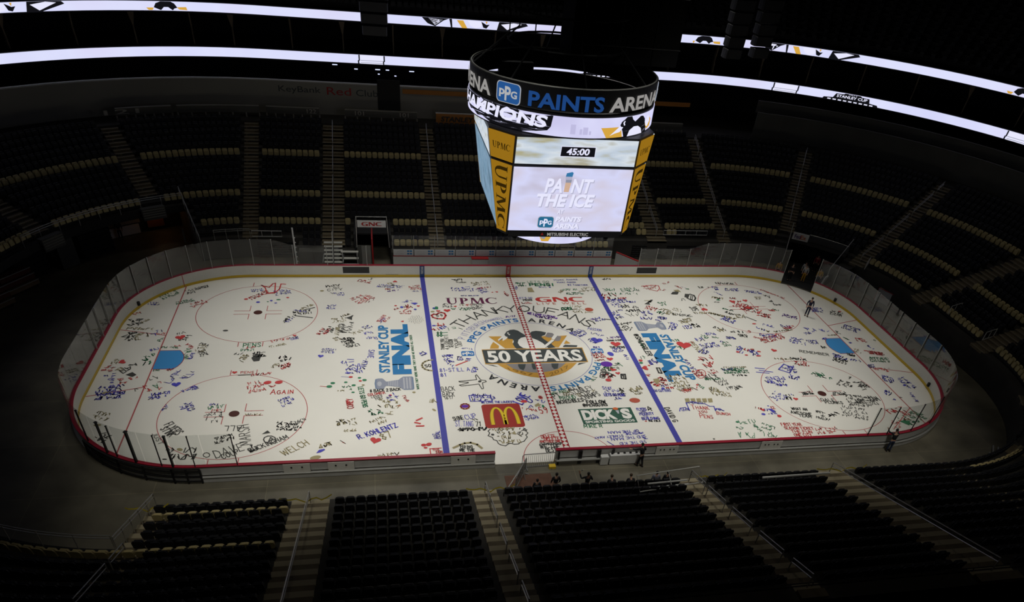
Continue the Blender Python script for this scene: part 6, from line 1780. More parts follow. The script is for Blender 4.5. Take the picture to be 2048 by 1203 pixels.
# ------------------------------------------------------------------ setting: club wall, decks, roof
U_L = U6-UT+3.0
U_ALL = stations(U_L, U4+6, 8, .9)
def wall(name, prof, m, us=U_ALL, solid=True):
    mb = MB(); (sweep_solid if solid else sweep)(mb, prof, us); return struct(mb.build(name, m))
oc = off(N_ROWS-1)+.15
wall('concourse_floor', [(oc, fz(N_ROWS-1)), (oc, fz(19)), (33, fz(19))], 'terrace', solid=False)
wall('wall_club', [(22.0, fz(19)-.1), (22.25, fz(19)-.1), (22.25, 10.35), (22.0, 10.35)], 'wall_cream', stations(-33.5, 15.0, 8, .9))
wall('trim_1', [(21.98, 10.35), (22.27, 10.35), (22.27, 10.45), (21.98, 10.45)], 'white_panel', stations(-33.5, 15.0, 8, .9))
wall('wall_suites', [(21.2, fz(19)), (21.4, fz(19)), (21.4, 10.0), (21.2, 10.0)], 'wall_grey', stations(24.5, U4+4, 8, .9))
wall('wall_suites_upper', [(22.6, 9.7), (22.8, 9.7), (22.8, 10.9), (22.6, 10.9)], 'wall_grey', stations(24.5, U4+4, 8, .9))
wall('wall_back', [(32.8, 6.5), (33, 6.5), (33, 17.5), (32.8, 17.5)], 'wall_dark')
wall('club_soffit', [(24.1, 11.7), (32.8, 12.2), (32.8, 12.45), (24.1, 12.72)], 'wall_dark')
wall('upper_soffit', [(21.4, 15.8), (32.8, 16.6), (32.8, 16.8), (21.4, 16.05)], 'wall_dark')
# dark openings in the club wall
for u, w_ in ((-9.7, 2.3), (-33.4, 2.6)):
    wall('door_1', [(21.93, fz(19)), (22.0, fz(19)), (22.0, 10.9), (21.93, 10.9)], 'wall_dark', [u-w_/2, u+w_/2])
# upper deck seats rise above the second ribbon
mb = MB(); prof = []
for r in range(14): prof += [(21.6+.8*r, 16.9+.5*r), (22.4+.8*r, 16.9+.5*r)]
sweep(mb, prof, U_ALL); struct(mb.build('upper_terrace', 'terrace'))
mb = MB()
for r in range(0, 14):
    for u in stations(U_L+.5, U4+4, .62, .3): 
        p, n = pt(u, 22.1+.8*r); stuff_seat(mb, p, math.atan2(-n.y, -n.x)-pi/2, 16.9+.5*r)
o = mb.build('upper_deck_seats', 'seat_black'); tag(o, 'rows of dark seats on the upper deck above the second light ribbon', 'seats', kind='stuff')
mb = MB(); mb.quad((-90, -70, 36), (-90, 80, 36), (90, 80, 36), (90, -70, 36)); struct(mb.build('ceiling', 'wall_dark'))
for nm, a, b in (('wall_left', (-78, -60), (-78, 70)), ('wall_far', (-78, 70), (78, 70)), ('wall_right', (78, 70), (78, -60)), ('wall_near', (78, -60), (-78, -60))):
    MBx = MB(); MBx.quad((*a, -1), (*b, -1), (*b, 36), (*a, 36)); struct(MBx.build(nm, 'wall_dark'))

# partitions between the suites, from the lower ribbon up to the deck above
mat('partition', (0.16, 0.125, 0.085), 0.8)
PXU = [(-37.5, 1), (-33.6, 0), (-30.0, 1), (-26.4, 0), (-22.6, 1), (-19.0, 0), (-14.0, 1), (-9.0, 0), (-4.0, 1), (1.5, 0), (6.5, 1), (17.0, 0), (21.0, 1), (25.0, 0), (28.8, 1), (32.5, 0), (36.5, 0), (40.4, 0), (44.2, 1), (48.0, 0)]
for q, (u, wide) in enumerate(PXU):
    if abs(u) < 25: uu = u
    elif u < 0: uu = -SX-(abs(u)-SX)*.36
    else: uu = SX+(u-SX)*.36
    p, n = pt(uu, 0)
    mb = MB(); t = .10
    prof = [(24.3, 12.75), (24.9, 12.75), (26.5, 15.9), (22.2, 15.75)] if not wide else [(24.3, 12.75), (24.9, 12.75), (26.5, 15.95), (22.0, 15.75), (22.6, 14.6)]
    tx = Vector((-n.y, n.x)); hw_ = .32 if wide else .07
    root = thing('suite_partition', '%s tan wall between the suites counted from the left' % ORD[q+1], 'partition', (*pt(uu, 24.5)[0], 12.75), 0, 'walls between the upper suites')
    c = root.location
    m2 = MB(); m3 = MB()
    for o0, z0, o1, z1, w0, w1, mm in ((24.4, 12.75, 24.6, 14.3, .10, .12, m2), (24.6, 14.3, 24.0, 15.9, .12, hw_*2.4 if wide else .14, m3)):
        def cs(o_, z_, w_): return [tuple(Vector((*(pt(uu, o_+e)[0]+tx*s_*w_/2), z_))-c) for e, s_ in ((0, -1), (0, 1), (.5, 1), (.5, -1))]
        A = cs(o0, z0, w0); B = cs(o1, z1, w1); nb = len(mm.v); mm.v += A+B
        mm.f += [(nb, nb+1, nb+5, nb+4), (nb+1, nb+2, nb+6, nb+5), (nb+2, nb+3, nb+7, nb+6), (nb+3, nb, nb+4, nb+7), (nb, nb+3, nb+2, nb+1), (nb+4, nb+5, nb+6, nb+7)]
    m2.build('lower_post', 'partition', root); m3.build('upper_bracket', 'partition', root)

# ------------------------------------------------------------------ light ribbons
screen_mat('ribbon_glow', [(0.66, 0.67, 0.95), (0.72, 0.74, 0.98), (0.70, 0.67, 0.92)], .12, 1.0)
emat('led_white', (0.80, 0.80, 0.98), 1.0); emat('led_black', (0.006, 0.006, 0.008), 1.0); emat('led_gold', (0.75, 0.42, 0.06), .9); emat('led_grey', (0.30, 0.32, 0.42), .9); emat('led_blue', (0.04, 0.20, 0.42), .9); emat('led_gold2', (0.40, 0.20, 0.012), .75)
mat('led_case', (0.01, 0.01, 0.011), 0.5)
def ob_u(u): return 24.0-(0.0 if abs(u) < 22 else min(1.0, (abs(u)-22)*.09))
def ou_u(u): return 21.2-(0.0 if abs(u) < 22 else min(1.2, (abs(u)-22)*.10))
def ribbon(name, label, us, ofn, z0, z1):
    lv = [0]
    root = thing(name, label, 'ribbon screen', (*pt(us[len(us)//2], 24)[0], z0)); L = root.location
    mb = MB(); mc = MB()
    P = [pt(u, ofn(u))[0] for u in us]; Q = [pt(u, ofn(u)+.25)[0] for u in us]
    for k in range(len(us)-1):
        a, b, c, d = P[k], P[k+1], Q[k], Q[k+1]
        mb.quad((a.x-L.x, a.y-L.y, 0), (b.x-L.x, b.y-L.y, 0), (b.x-L.x, b.y-L.y, z1-z0), (a.x-L.x, a.y-L.y, z1-z0))
        mc.quad((c.x-L.x, c.y-L.y, -.06), (d.x-L.x, d.y-L.y, -.06), (d.x-L.x, d.y-L.y, z1-z0+.06), (c.x-L.x, c.y-L.y, z1-z0+.06))
        for z in (-.06, z1-z0+.06): mc.quad((a.x-L.x, a.y-L.y, z), (b.x-L.x, b.y-L.y, z), (d.x-L.x, d.y-L.y, z), (c.x-L.x, c.y-L.y, z))
    mb.build('led_strip', 'ribbon_glow', root); mc.build('casing', 'led_case', root)
    def fn(uc, w_):
        lv[0] = (lv[0]+1) % 40; dz = .0012*lv[0]
        def f(u, v):
            s = uc+(u-.5)*w_*RC/(RC+22) if is_arc(uc) else uc+(u-.5)*w_
            p, n = pt(s, ofn(s)-.05-dz); return (p.x-L.x, p.y-L.y, v*(z1-z0))
        return f
    return root, fn
US_B = stations(U_L+1, ang_u(17.0, 'FR'), 5.5, .5); US_T = stations(U_L+1, U2+6, 5.5, .5)
RB1, f1 = ribbon('led_ribbon', 'lower glowing white ribbon screen round the bowl', US_B, ob_u, 11.88, 12.66)
RB2, f2 = ribbon('led_ribbon', 'upper glowing white ribbon screen round the bowl', US_T, ou_u, 15.98, 16.68)
def shp(root, fn, shape, m, name='ribbon_graphic', clip=True):
    mb = MB(); put(mb, finer(shape, .05), fn); return mb.build(name, m, root)
def rect(u0, u1, v0, v1): return ([(u0, v0), (u1, v0), (u1, v1), (u0, v1)], [(0, 1, 2, 3)])
def words(root, fn, txt, m, u0, u1, v0, v1, bold=.02):
    s = text_shape(txt, bold); shp(root, fn, ([(u0+(u1-u0)*u, v0+(v1-v0)*v) for u, v in s[0]], s[1]), m)
def ustat(deg, cn): return ang_u(deg, cn)
for uc in (ang_u(37.5, 'FL'), ang_u(55.5, 'FR'), 13.0):
    f = f1(uc, 5.6)
    shp(RB1, f, poly_shape([(.18, .30), (.22, .82), (.36, .86), (.38, .97), (.66, .97), (.68, .84), (.82, .80), (.84, .30), (.98, .22), (1.0, 0), (0, 0), (.02, .22)]), 'led_black')
    f_ = f1(uc, 5.6); g = (lambda ff: (lambda u, v: tuple(Vector(ff(u, v)))))(f_)
    words(RB1, f1(uc, 5.58), 'STANLEY CUP', 'led_white', .24, .79, .40, .74, .02)
    words(RB1, f1(uc, 5.58), '2017', 'led_white', .44, .60, .85, .93, .0)
    for q in range(9): shp(RB1, f1(uc, 5.58), rect(.09+.095*q, .09+.095*q+.06, 0.0, .14), 'led_white')
for uc in (-28.6+0, -11.3, 25.2, ang_u(24.5, 'FR')):
    f = f1(uc, 2.7)
    for u0, u1 in ((0.0, .05), (.93, .98)): shp(RB1, f, poly_shape([(u0, .0), (u0+.05, .0), (u0+.05, .3), (u0+.08, .35), (u0+.08, 1), (u0+.03, 1), (u0+.03, .4), (u0, .35)]), 'led_black')
    shp(RB1, f, rect(.08, .94, .0, 1), 'led_grey' if False else 'led_white'); shp(RB1, f1(uc, 2.68), rect(.1, .94, .10, .16), 'led_grey'); shp(RB1, f1(uc, 2.68), rect(.1, .94, .34, .40), 'led_grey')
for uc in (-37.0, -1.0, 31.5):       # large cropped bird crest
    uu = uc if abs(uc) < SX else (-SX-(abs(uc)-SX)*.39 if uc < 0 else SX+(uc-SX)*.37)
    f = f2(uu, 10.5)
    shp(RB2, f, poly_shape([(0, .95), (.05, .30), (.12, .0), (.20, .75), (.25, 1), (0, 1)]), 'led_black'); shp(RB2, f, poly_shape([(.06, .92), (.12, .12), (.19, .82)]), 'led_white', )
    shp(RB2, f2(uu, 10.48), poly_shape([(.32, .9), (.38, .9), (.42, 0), (.37, 0)]), 'led_gold'); shp(RB2, f2(uu, 10.48), poly_shape([(.25, 1), (.275, 1), (.28, 0), (.265, 0)]), 'led_black')
    shp(RB2, f2(uu, 10.46), poly_shape([(.42, .98), (.45, .3), (.50, .05), (.55, .25), (.57, .9)]), 'led_white'); shp(RB2, f2(uu, 10.44), poly_shape([(.55, .9), (.57, .2), (.60, .1), (.63, .6), (.60, .55)]), 'led_black'); shp(RB2, f2(uu, 10.44), poly_shape([(.59, .95), (.61, .95), (.60, .6)]), 'led_gold')
    shp(RB2, f2(uu, 10.44), poly_shape([(.70, 0), (.72, 1), (.98, 1), (1.0, .72), (.82, 0)]), 'led_black'); shp(RB2, f2(uu, 10.42), poly_shape([(.74, .70), (.80, .1), (.94, .85), (.86, .95)]), 'led_white')
for uc in (-27.7, 22.8, 45.0):       # small bird
    uu = uc if abs(uc) < SX else (-SX-(abs(uc)-SX)*.36 if uc < 0 else SX+(uc-SX)*.42)
    f = f2(uu, 3.6)
    shp(RB2, f, poly_shape([(.18, .35), (.24, .8), (.36, 1), (.60, 1), (.68, .8), (.74, .35), (.66, .25), (.62, .05), (.52, .4), (.42, .4), (.34, .05), (.26, .2)]), 'led_black'); shp(RB2, f, poly_shape([(0, .32), (.18, .32), (.14, .05), (.05, .05)]), 'led_gold'); shp(RB2, f, poly_shape([(.72, .4), (.95, .45), (.97, .1), (.78, .15)]), 'led_gold')
# ------------------------------------------------------------------ scoreboard
screen_mat('screen_main', [(0.55, 0.52, 0.66), (0.66, 0.67, 0.92), (0.64, 0.60, 0.74), (0.70, 0.71, 0.97)], .4, 1.0, (.6, 1, 1.3))
screen_mat('screen_top', [(0.42, 0.40, 0.26), (0.52, 0.60, 0.70), (0.66, 0.72, 0.78), (0.40, 0.38, 0.28)], .7, 1.0, (.5, 1, 2.2))
screen_mat('screen_side', [(0.10, 0.17, 0.23), (0.22, 0.34, 0.46), (0.13, 0.24, 0.34)], .7, 1.0)
screen_mat('screen_ring', [(0.64, 0.62, 0.95), (0.72, 0.72, 0.97), (0.60, 0.58, 0.84)], .25, 1.0)
emat('letter_blue', (0.012, 0.055, 0.20), 1.0); emat('letter_white', (0.30, 0.29, 0.28), 1.0); emat('sign_rim', (0.36, 0.38, 0.42), 1.0); emat('upmc_ink', (0.03, 0.016, 0.002), 1.0); emat('led_shadow', (0.42, 0.42, 0.56), 1.0)
emat('led_warm', (0.62, 0.42, 0.30), 1.0); emat('led_teal', (0.02, 0.14, 0.27), 1.0)
SBD = thing('scoreboard', 'big hanging scoreboard with lit screens and a ring sign over center ice', 'scoreboard', (0, 0, 10))
def sb(mb, name, m, label=None):
    mb.v = [(x, y, z-10) for x, y, z in mb.v]; o = mb.build(name, m, SBD)
    if label: o['label'] = label
    return o
def sbsub(par, mb, name, m):
    mb.v = [(x, y, z-10) for x, y, z in mb.v]; return mb.build(name, m, par)
OT = [(3.56, -5.12), (4.88, -3.66), (4.88, 3.66), (3.56, 5.12), (-3.56, 5.12), (-4.88, 3.66), (-4.88, -3.66), (-3.56, -5.12)]
OB = [(3.66, -4.56), (4.10, -3.98), (4.10, 3.98), (3.66, 4.56), (-3.66, 4.56), (-4.10, 3.98), (-4.10, -3.98), (-3.66, -4.56)]
mb = MB()
mb.v = [(x, y, 17.0) for x, y in OT]+[(x, y, 11.2) for x, y in OB]
mb.f = [tuple(range(8))[::-1], tuple(range(8, 16))]+[(k, (k+1) % 8, 8+(k+1) % 8, 8+k) for k in range(8)]
sb(mb, 'cabinet', 'led_case')
def face(s, z, x, e=.04):
    """point on front face: x across, z height (s=-1 front, +1 back)"""
    t = (16.94-z)/(16.94-11.45); return (x, s*(5.16+e-(5.16-4.60)*t), z)
def sidef(s, z, y, e=.04):
    t = (16.94-z)/(16.94-11.45); return (s*(4.92+e-(4.92-4.12)*t), y, z)
MAIN = {}
for s, nm in ((-1, 'front'), (1, 'back')):
    q = MB().quad(face(s, 11.47, -3.58), face(s, 11.47, 3.58), face(s, 15.29, 3.54), face(s, 15.29, -3.54))
    MAIN[s] = sb(q, 'video_screen', 'screen_main', 'large lit screen reading paint the ice' if s < 0 else None)
    q = MB().quad(face(s, 15.46, -3.53), face(s, 15.46, 3.53), face(s, 16.90, 3.50), face(s, 16.90, -3.50))
    MAIN[s*2] = sb(q, 'clock_screen', 'screen_top', 'upper lit screen with the countdown clock' if s < 0 else None)
for s in (-1, 1):
    sb(MB().quad(sidef(s, 11.47, -3.95), sidef(s, 11.47, 3.95), sidef(s, 15.29, 3.72), sidef(s, 15.29, -3.72)), 'side_screen', 'screen_side')
    sb(MB().quad(sidef(s, 15.46, -3.70), sidef(s, 15.46, 3.70), sidef(s, 16.90, 3.62), sidef(s, 16.90, -3.62)), 'side_clock_screen', 'screen_top')
def fq(u0, u1, z0, z1, e):       # lettering box on the front screens, u in metres from centre
    return lambda u, v: face(-1, z0+(z1-z0)*v, u0+(u1-u0)*u, e)
def scr(par, txt, m, u0, u1, z0, z1, e, bold=.02, shear=0.0, sp=1.0):
    mb = MB(); put(mb, text_shape(txt, bold, shear, sp), fq(u0, u1, z0, z1, e)); return sbsub(par, mb, 'screen_lettering', m)
def scp(par, pts, m, e, name='screen_shape'):
    mb = MB(); put(mb, poly_shape(pts), lambda u, v: face(-1, v, u, e)); return sbsub(par, mb, name, m)
PM = MAIN[-1]; PT = MAIN[-2]
# skyline haze behind the words
rs = random.Random(11)
for d, m in ((.05, 'led_shadow'), (0, 'led_white')):
    e = .055 if d else .065; w_ = (lambda a: a+d)
    scr(PM, 'PA', m, w_(-1.62), w_(-.55), 13.84-d, 14.68-d, e, .03, .18); scr(PM, 'NT', m, w_(-.05), w_(1.28), 13.84-d, 14.68-d, e, .03, .18)
    scr(PM, 'THE ICE', m, w_(-2.02), w_(1.50), 12.98-d, 13.78-d, e, .04, .18)
    scr(PM, 'AT', m, w_(-.66), w_(-.28), 12.55-d*.5, 12.82-d*.5, e, .03, .1)
    scr(PM, 'PAINTS', m, w_(-.72), w_(.90), 12.06-d*.6, 12.38-d*.6, e, .045, .15); scr(PM, 'ARENA', m, w_(-.76), w_(.80), 11.62-d*.6, 11.94-d*.6, e, .045, .15)
scp(PM, [(-.46, 13.9), (-.15, 13.9), (-.08, 14.45), (-.42, 14.45)], 'led_warm', .058); scp(PM, [(-.42, 14.45), (-.08, 14.45), (-.06, 14.62), (-.42, 14.62)], 'led_grey', .058)
scp(PM, [(-.46, 14.80), (-.06, 14.80), (-.02, 15.02), (-.10, 15.08), (-.42, 15.0)], 'led_blue', .06); scp(PM, [(-.44, 14.62), (-.06, 14.62), (-.06, 14.80), (-.46, 14.80)], 'led_shadow', .058)
def badge(par, cx, cz, w_, h, e0, put_fn, rim='sign_rim', fill='led_teal', ink='led_white', sub=sbsub):
    for k, (g, m) in enumerate(((1.0, rim), (.93, fill))):
        mb = MB(); put(mb, poly_shape([(x*g, y*g) for x, y in rrect(w_, h, .22*h, 4)]), lambda u, v: put_fn(cx+u, cz+v, e0+.008*k)); sub(par, mb, 'badge', m)
    mb = MB(); monogram(mb, lambda u, v: put_fn(cx+(u-.5)*w_*.88, cz+(v-.5)*h*.9, e0+.024)); sub(par, mb, 'badge_lettering', ink)
badge(PM, -1.30, 12.02, 1.0, .72, .055, lambda x, z, e: face(-1, z, x, e))
scp(PT, [(-.98, 15.92), (1.08, 15.92), (1.06, 16.50), (-.96, 16.50)], 'led_white', .055); scp(PT, [(-.95, 15.95), (1.05, 15.95), (1.03, 16.47), (-.93, 16.47)], 'led_black', .06)
scr(PT, '45:00', 'led_white', -.62, .72, 16.03, 16.40, .07, .03, .08)
# slanted gold corner panels with dark serif letters
for sx in (-1, 1):
    for sy in (-1, 1):
        def cpan(u, z, e, sx=sx, sy=sy):
            t = (16.94-z)/(16.94-11.3)
            ax = 3.58+(3.66-3.58)*t; ay = 5.16-(5.16-4.62)*t; bx = 4.92-(4.92-4.14)*t; by = 3.68+(4.0-3.68)*t
            nx, ny = .72, .70
            a = (ax, ay); b = (bx, by)
            if sx*sy > 0: a, b = b, a         # keep left-to-right as seen from outside
            return (sx*(a[0]+(b[0]-a[0])*u+nx*e), sy*(a[1]+(b[1]-a[1])*u+ny*e), z)
        fl_ = (lambda f: (lambda u, v, z0, z1, e: f(u, z0+(z1-z0)*v, e)))(cpan)
        def strip(z0, z1):
            mb = MB()
            for k in range(4):
                za, zb = z0+(z1-z0)*k/4, z0+(z1-z0)*(k+1)/4; mb.quad(cpan(.02, za, .03), cpan(.98, za, .03), cpan(.98, zb, .03), cpan(.02, zb, .03))
            return mb
        up_ = sb(strip(15.47, 16.92), 'corner_panel', 'led_gold2', 'gold corner panel of the scoreboard'); lo_ = sb(strip(11.36, 15.32), 'corner_panel', 'led_gold2', 'gold corner panel of the scoreboard')
        mb = MB(); put(mb, UPMC, lambda u, v: cpan(.15+.70*u, 16.02+.34*v, .045)); sbsub(up_, mb, 'panel_lettering', 'upmc_ink')
        mb = MB(); put(mb, UPMC, lambda u, v: cpan(.20+.60*v, 15.18-3.7*u, .045)); sbsub(lo_, mb, 'panel_lettering', 'upmc_ink')
# curved ring screen
def ring_band(R, z0, z1, n=96, R2=None):
    mb = MB()
    for k in range(n):
        a, b = 2*pi*k/n, 2*pi*(k+1)/n
        mb.quad((R*cos(a), R*sin(a), z0), (R*cos(b), R*sin(b), z0), (R*cos(b), R*sin(b), z1), (R*cos(a), R*sin(a), z1))
        if R2:
            mb.quad((R2*cos(b), R2*sin(b), z0), (R2*cos(a), R2*sin(a), z0), (R2*cos(a), R2*sin(a), z1), (R2*cos(b), R2*sin(b), z1))
            for z in (z0, z1): mb.quad((R*cos(a), R*sin(a), z), (R*cos(b), R*sin(b), z), (R2*cos(b), R2*sin(b), z), (R2*cos(a), R2*sin(a), z))
    return mb
sb(ring_band(5.56, 16.98, 18.16, 96, 5.2), 'ring_casing', 'led_case'); RING = sb(ring_band(5.60, 17.06, 18.08), 'ring_screen', 'screen_ring', 'curved white ring screen below the sign')
def rf(a0, a1, z0, z1, R): return lambda u, v: (R*cos(rad(a0+(a1-a0)*u)), R*sin(rad(a0+(a1-a0)*u)), z0+(z1-z0)*v)
def rsh(par, shape, m, a0, a1, z0, z1, R, name='ring_graphic'):
    # cut wide shapes into the curve by subdividing long triangles
    V, Fc = list(shape[0]), [tuple(f) for f in shape[1]]
    for _ in range(4):
        out = []
        for f in Fc:
            f = f if len(f) == 3 else f
            if len(f) == 4: out += [(f[0], f[1], f[2]), (f[0], f[2], f[3])]; continue
            P3 = [V[i] for i in f]; d = [abs(P3[k][0]-P3[(k+1) % 3][0])*abs(a1-a0) for k in range(3)]; k = d.index(max(d))
            if d[k] > 5.0:
                i0, i1, i2 = f[k], f[(k+1) % 3], f[(k+2) % 3]; V.append(((V[i0][0]+V[i1][0])/2, (V[i0][1]+V[i1][1])/2)); m_ = len(V)-1; out += [(i0, m_, i2), (m_, i1, i2)]
            else: out.append(f)
        Fc = out
    mb = MB(); put(mb, (V, Fc), rf(a0, a1, z0, z1, R)); return sbsub(par, mb, name, m)
for off_a in (0, 180):
    rsh(RING, poly_shape([(0, 1), (1.0, 1), (.99, .45), (.97, .25), (.90, .14), (.86, .10), (.80, 0), (.55, 0), (.46, .16), (.40, .06), (.33, .22), (.28, .15), (.20, .32), (.05, .05), (0, .12)]), 'led_black', -196+off_a, -107+off_a, 17.06, 18.08, 5.625)
    s = text_shape('CHAMPIONS', .035, .12); rsh(RING, s, 'led_white', -192+off_a, -110+off_a, 17.42, 18.04, 5.65)
    for x0, z0, x1, z1 in ((.30, 0, .42, .8), (.52, 0, .58, .45), (.60, .0, .72, .60), (.75, 0, .80, .3)): rsh(RING, rect(x0, x1, .18, .18+z1*.6), 'led_hazer' if 'led_hazer' in MATS else (emat('led_hazer', (.52, .50, .74)) and 'led_hazer'), -104+off_a, -80+off_a, 17.06, 18.08, 5.62)
    A0, A1 = -79+off_a, -34+off_a
    rsh(RING, poly_shape([(.0, .52), (.30, .52), (.34, .0), (.09, 0)]), 'led_gold', A0, A1, 17.06, 18.08, 5.62)
    rsh(RING, poly_shape([(.28, .62), (.30, .78), (.35, .9), (.38, 1.0), (.47, 1.0), (.50, .82), (.55, .70), (.60, .80), (.66, .92), (.72, .90), (.78, .72), (.82, .40), (.86, .2), (.86, 0), (.36, 0), (.33, .3)]), 'led_black', A0, A1, 17.06, 18.08, 5.64)
    rsh(RING, poly_shape([(.42, 0), (.45, .30), (.53, .46), (.62, .44), (.70, .28), (.74, 0)]), 'led_white', A0, A1, 17.06, 18.08, 5.66)
    rsh(RING, poly_shape([(.13, .12), (.27, .56), (.33, .50), (.28, .28), (.20, .22)]), 'led_white', A0, A1, 17.06, 18.08, 5.66)
    rsh(RING, poly_shape([(.32, .72), (.34, .82), (.355, .80), (.345, .70), (.36, .60), (.34, .58)]), 'led_white', A0, A1, 17.06, 18.08, 5.66)
    rsh(RING, poly_shape([(.80, .42), (.86, .62), (.93, .70), (1.0, .55), (.98, .2), (.88, .1)]), 'led_gold', A0, A1, 17.06, 18.08, 5.655)
    rsh(RING, poly_shape([(.78, .55), (.84, .82), (.90, .80), (.94, .5), (.88, .25), (.83, .3)]), 'led_white', A0, A1, 17.06, 18.08, 5.67)
# dark ring with standing letters
SIGN = sb(ring_band(5.56, 18.32, 19.40, 96, 5.36), 'sign_ring', 'led_case', 'dark ring carrying the arena name')
sb(MB().tube([(5.46*cos(2*pi*k/72), 5.46*sin(2*pi*k/72), 19.42) for k in range(72)], .045, 6, True), 'ring_rim', 'galv')
def sgn(a, z, R): return (R*cos(rad(a)), R*sin(rad(a)), z)
for off_a in (0, 120, 240):
    badge(SIGN, 0, 0, 1.62, 1.02, 5.60, lambda x, z, e: sgn(-135+off_a+math.degrees(x/5.6), 18.76+z, e), 'sign_rim', 'letter_badge' if 'letter_badge' in MATS else (emat('letter_badge', (0.018, 0.085, 0.27)) and 'letter_badge'), 'letter_white2' if 'letter_white2' in MATS else (emat('letter_white2', (0.42, 0.43, 0.44)) and 'letter_white2'))
    rsh(SIGN, text_shape('PAINTS', .03), 'letter_blue', -122+off_a, -79+off_a, 18.36, 19.12, 5.62, 'sign_lettering'); rsh(SIGN, text_shape('ARENA', .03), 'letter_white', -75.5+off_a, -28+off_a, 18.36, 19.08, 5.62, 'sign_lettering')
# lower ring and name strip
BOT = sb(ring_band(3.4, 10.12, 11.16, 72, 3.1), 'lower_ring_screen', 'screen_ring', 'small curved screen below the main screen')
rsh(BOT, poly_shape([(0, .95), (.06, .5), (.2, .9), (.3, .2), (.5, .15), (.6, .6), (.7, 1), (0, 1)]), 'led_black', -141, -100, 10.12, 11.16, 3.43)
rsh(BOT, poly_shape([(.34, .2), (.42, .62), (.5, .6), (.6, .2), (.47, .12)]), 'led_white', -141, -100, 10.12, 11.16, 3.45); rsh(BOT, poly_shape([(.1, .75), (.2, .9), (.26, .5), (.18, .45)]), 'led_gold', -141, -100, 10.12, 11.16, 3.45)
rsh(BOT, poly_shape([(.64, .5), (.72, .75), (.86, .6), (.95, .5), (.88, .15), (.72, .1)]), 'led_gold', -141, -96, 10.12, 11.16, 3.45); rsh(BOT, poly_shape([(.68, .7), (.76, .85), (.84, .5), (.78, .25), (.70, .3)]), 'led_grey', -141, -96, 10.12, 11.16, 3.47)
rsh(BOT, poly_shape([(.6, .4), (.75, .75), (1, .9), (1, .5), (.8, .2)]), 'led_black', -84, -58, 10.12, 11.16, 3.45)
sb(MB().box((0, -4.55, 11.24), (7.0, .12, .34)), 'name_strip', 'led_case')
mb = MB(); put(mb, text_shape('MITSUBISHI ELECTRIC', .02), lambda u, v: (-1.1+2.6*u, -4.63, 11.14+.20*v)); sb(mb, 'strip_lettering', 'letter_white')
sb(MB().poly([(-1.42+.12*cos(2*pi*k/3+pi/2), -4.63, 11.23+.12*sin(2*pi*k/3+pi/2)) for k in range(3)]), 'strip_emblem', 'red_paint')
for x in (-3.3, 3.2): 
    mb = MB().lathe([(0, -.2), (.16, -.16), (.2, 0), (.14, .16), (0, .2)], (x*.9, -3.9, 10.75), 10); sb(mb, 'hanging_speaker', 'black_metal')
# rigging above: dark truss drum, brackets, cables
mat('drape_black', (.006, .006, .006), .9)
root = thing('rigging_box', 'large black draped rigging box hanging above the scoreboard', 'rigging', (3.5, 1.2, 19.75))
for k in range(4): MB().box((-2.5+1.65*k, 0, 5.2), (1.6, 3.0, 10.4)).build('drape', 'drape_black', root)
for z in (.9, 3.4): MB().tube([(-3.35, -1.55, z), (3.3, -1.55, z)], .03, 5).build('drape_seam', 'black_metal', root)
mb = MB()
for z in (20.62, 22.2, 24.0): mb.tube([(3.42*cos(2*pi*k/24), 3.42*sin(2*pi*k/24), z) for k in range(24)], .06, 5, True)
sb(mb, 'hoist_ring', 'black_metal')
mb = MB()
for k in range(8):
    a = rad(45*k); mb.tube([(5.4*cos(a), 5.4*sin(a), 19.4), (3.4*cos(a), 3.4*sin(a), 21.0)], .05, 5); mb.tube([(3.4*cos(a), 3.4*sin(a), 21.0), (3.2*cos(a), 3.2*sin(a), 35.5)], .035, 5)
sb(mb, 'hoist_cable', 'black_metal')
sb(MB().box((-2.2, 3.9, 18.5), (2.2, .5, .7)), 'ring_bracket', 'black_metal')
# speaker clusters hanging between the scoreboard and the stands
for q, (x, y, z, w_, lab) in enumerate(((-10.85, 14.0, 19.9, 2.5, 'black speaker cluster hanging left of the scoreboard'), (14.0, 8.0, 20.8, 1.7, 'black speaker cluster hanging just right of the scoreboard'), (16.2, 8.3, 20.9, 1.7, 'black speaker cluster hanging farther right of the scoreboard'))):
    root = thing('speaker_cluster', lab, 'speakers', (x, y, z))
    for k in range(7): 
        s = slab(MB(), w_*(1-.05*k), .62, .9, .05, .4, 2.6-.72*k, .02*k); s.build('speaker_box', 'black_metal', root)
    MB().tube([(0, 0, 3.2), (0, 0, 36-z)], .06, 6).build('hanging_cable', 'black_metal', root); MB().box((0, 0, 3.25), (w_, .9, .12)).build('hanging_frame', 'black_metal', root)
# catwalk truss high at the right
root = thing('catwalk_truss', 'long steel catwalk truss high in the dark at the right', 'truss', (30, 10, 26))
P0_, P1_ = Vector((-7, 16, .3)), Vector((18, -2, -1.2)); mb = MB(); 
for dz in (0, 1.0): mb.tube([P0_+Vector((0, 0, dz)), P1_+Vector((0, 0, dz))], .05, 5)
mb.build('chord', 'galv', root); mb = MB()
for k in range(20): a = P0_.lerp(P1_, k/20); b = P0_.lerp(P1_, (k+1)/20); mb.tube([a+Vector((0, 0, k % 2)), b+Vector((0, 0, (k+1) % 2))], .03, 4)
mb.build('lattice', 'galv', root)

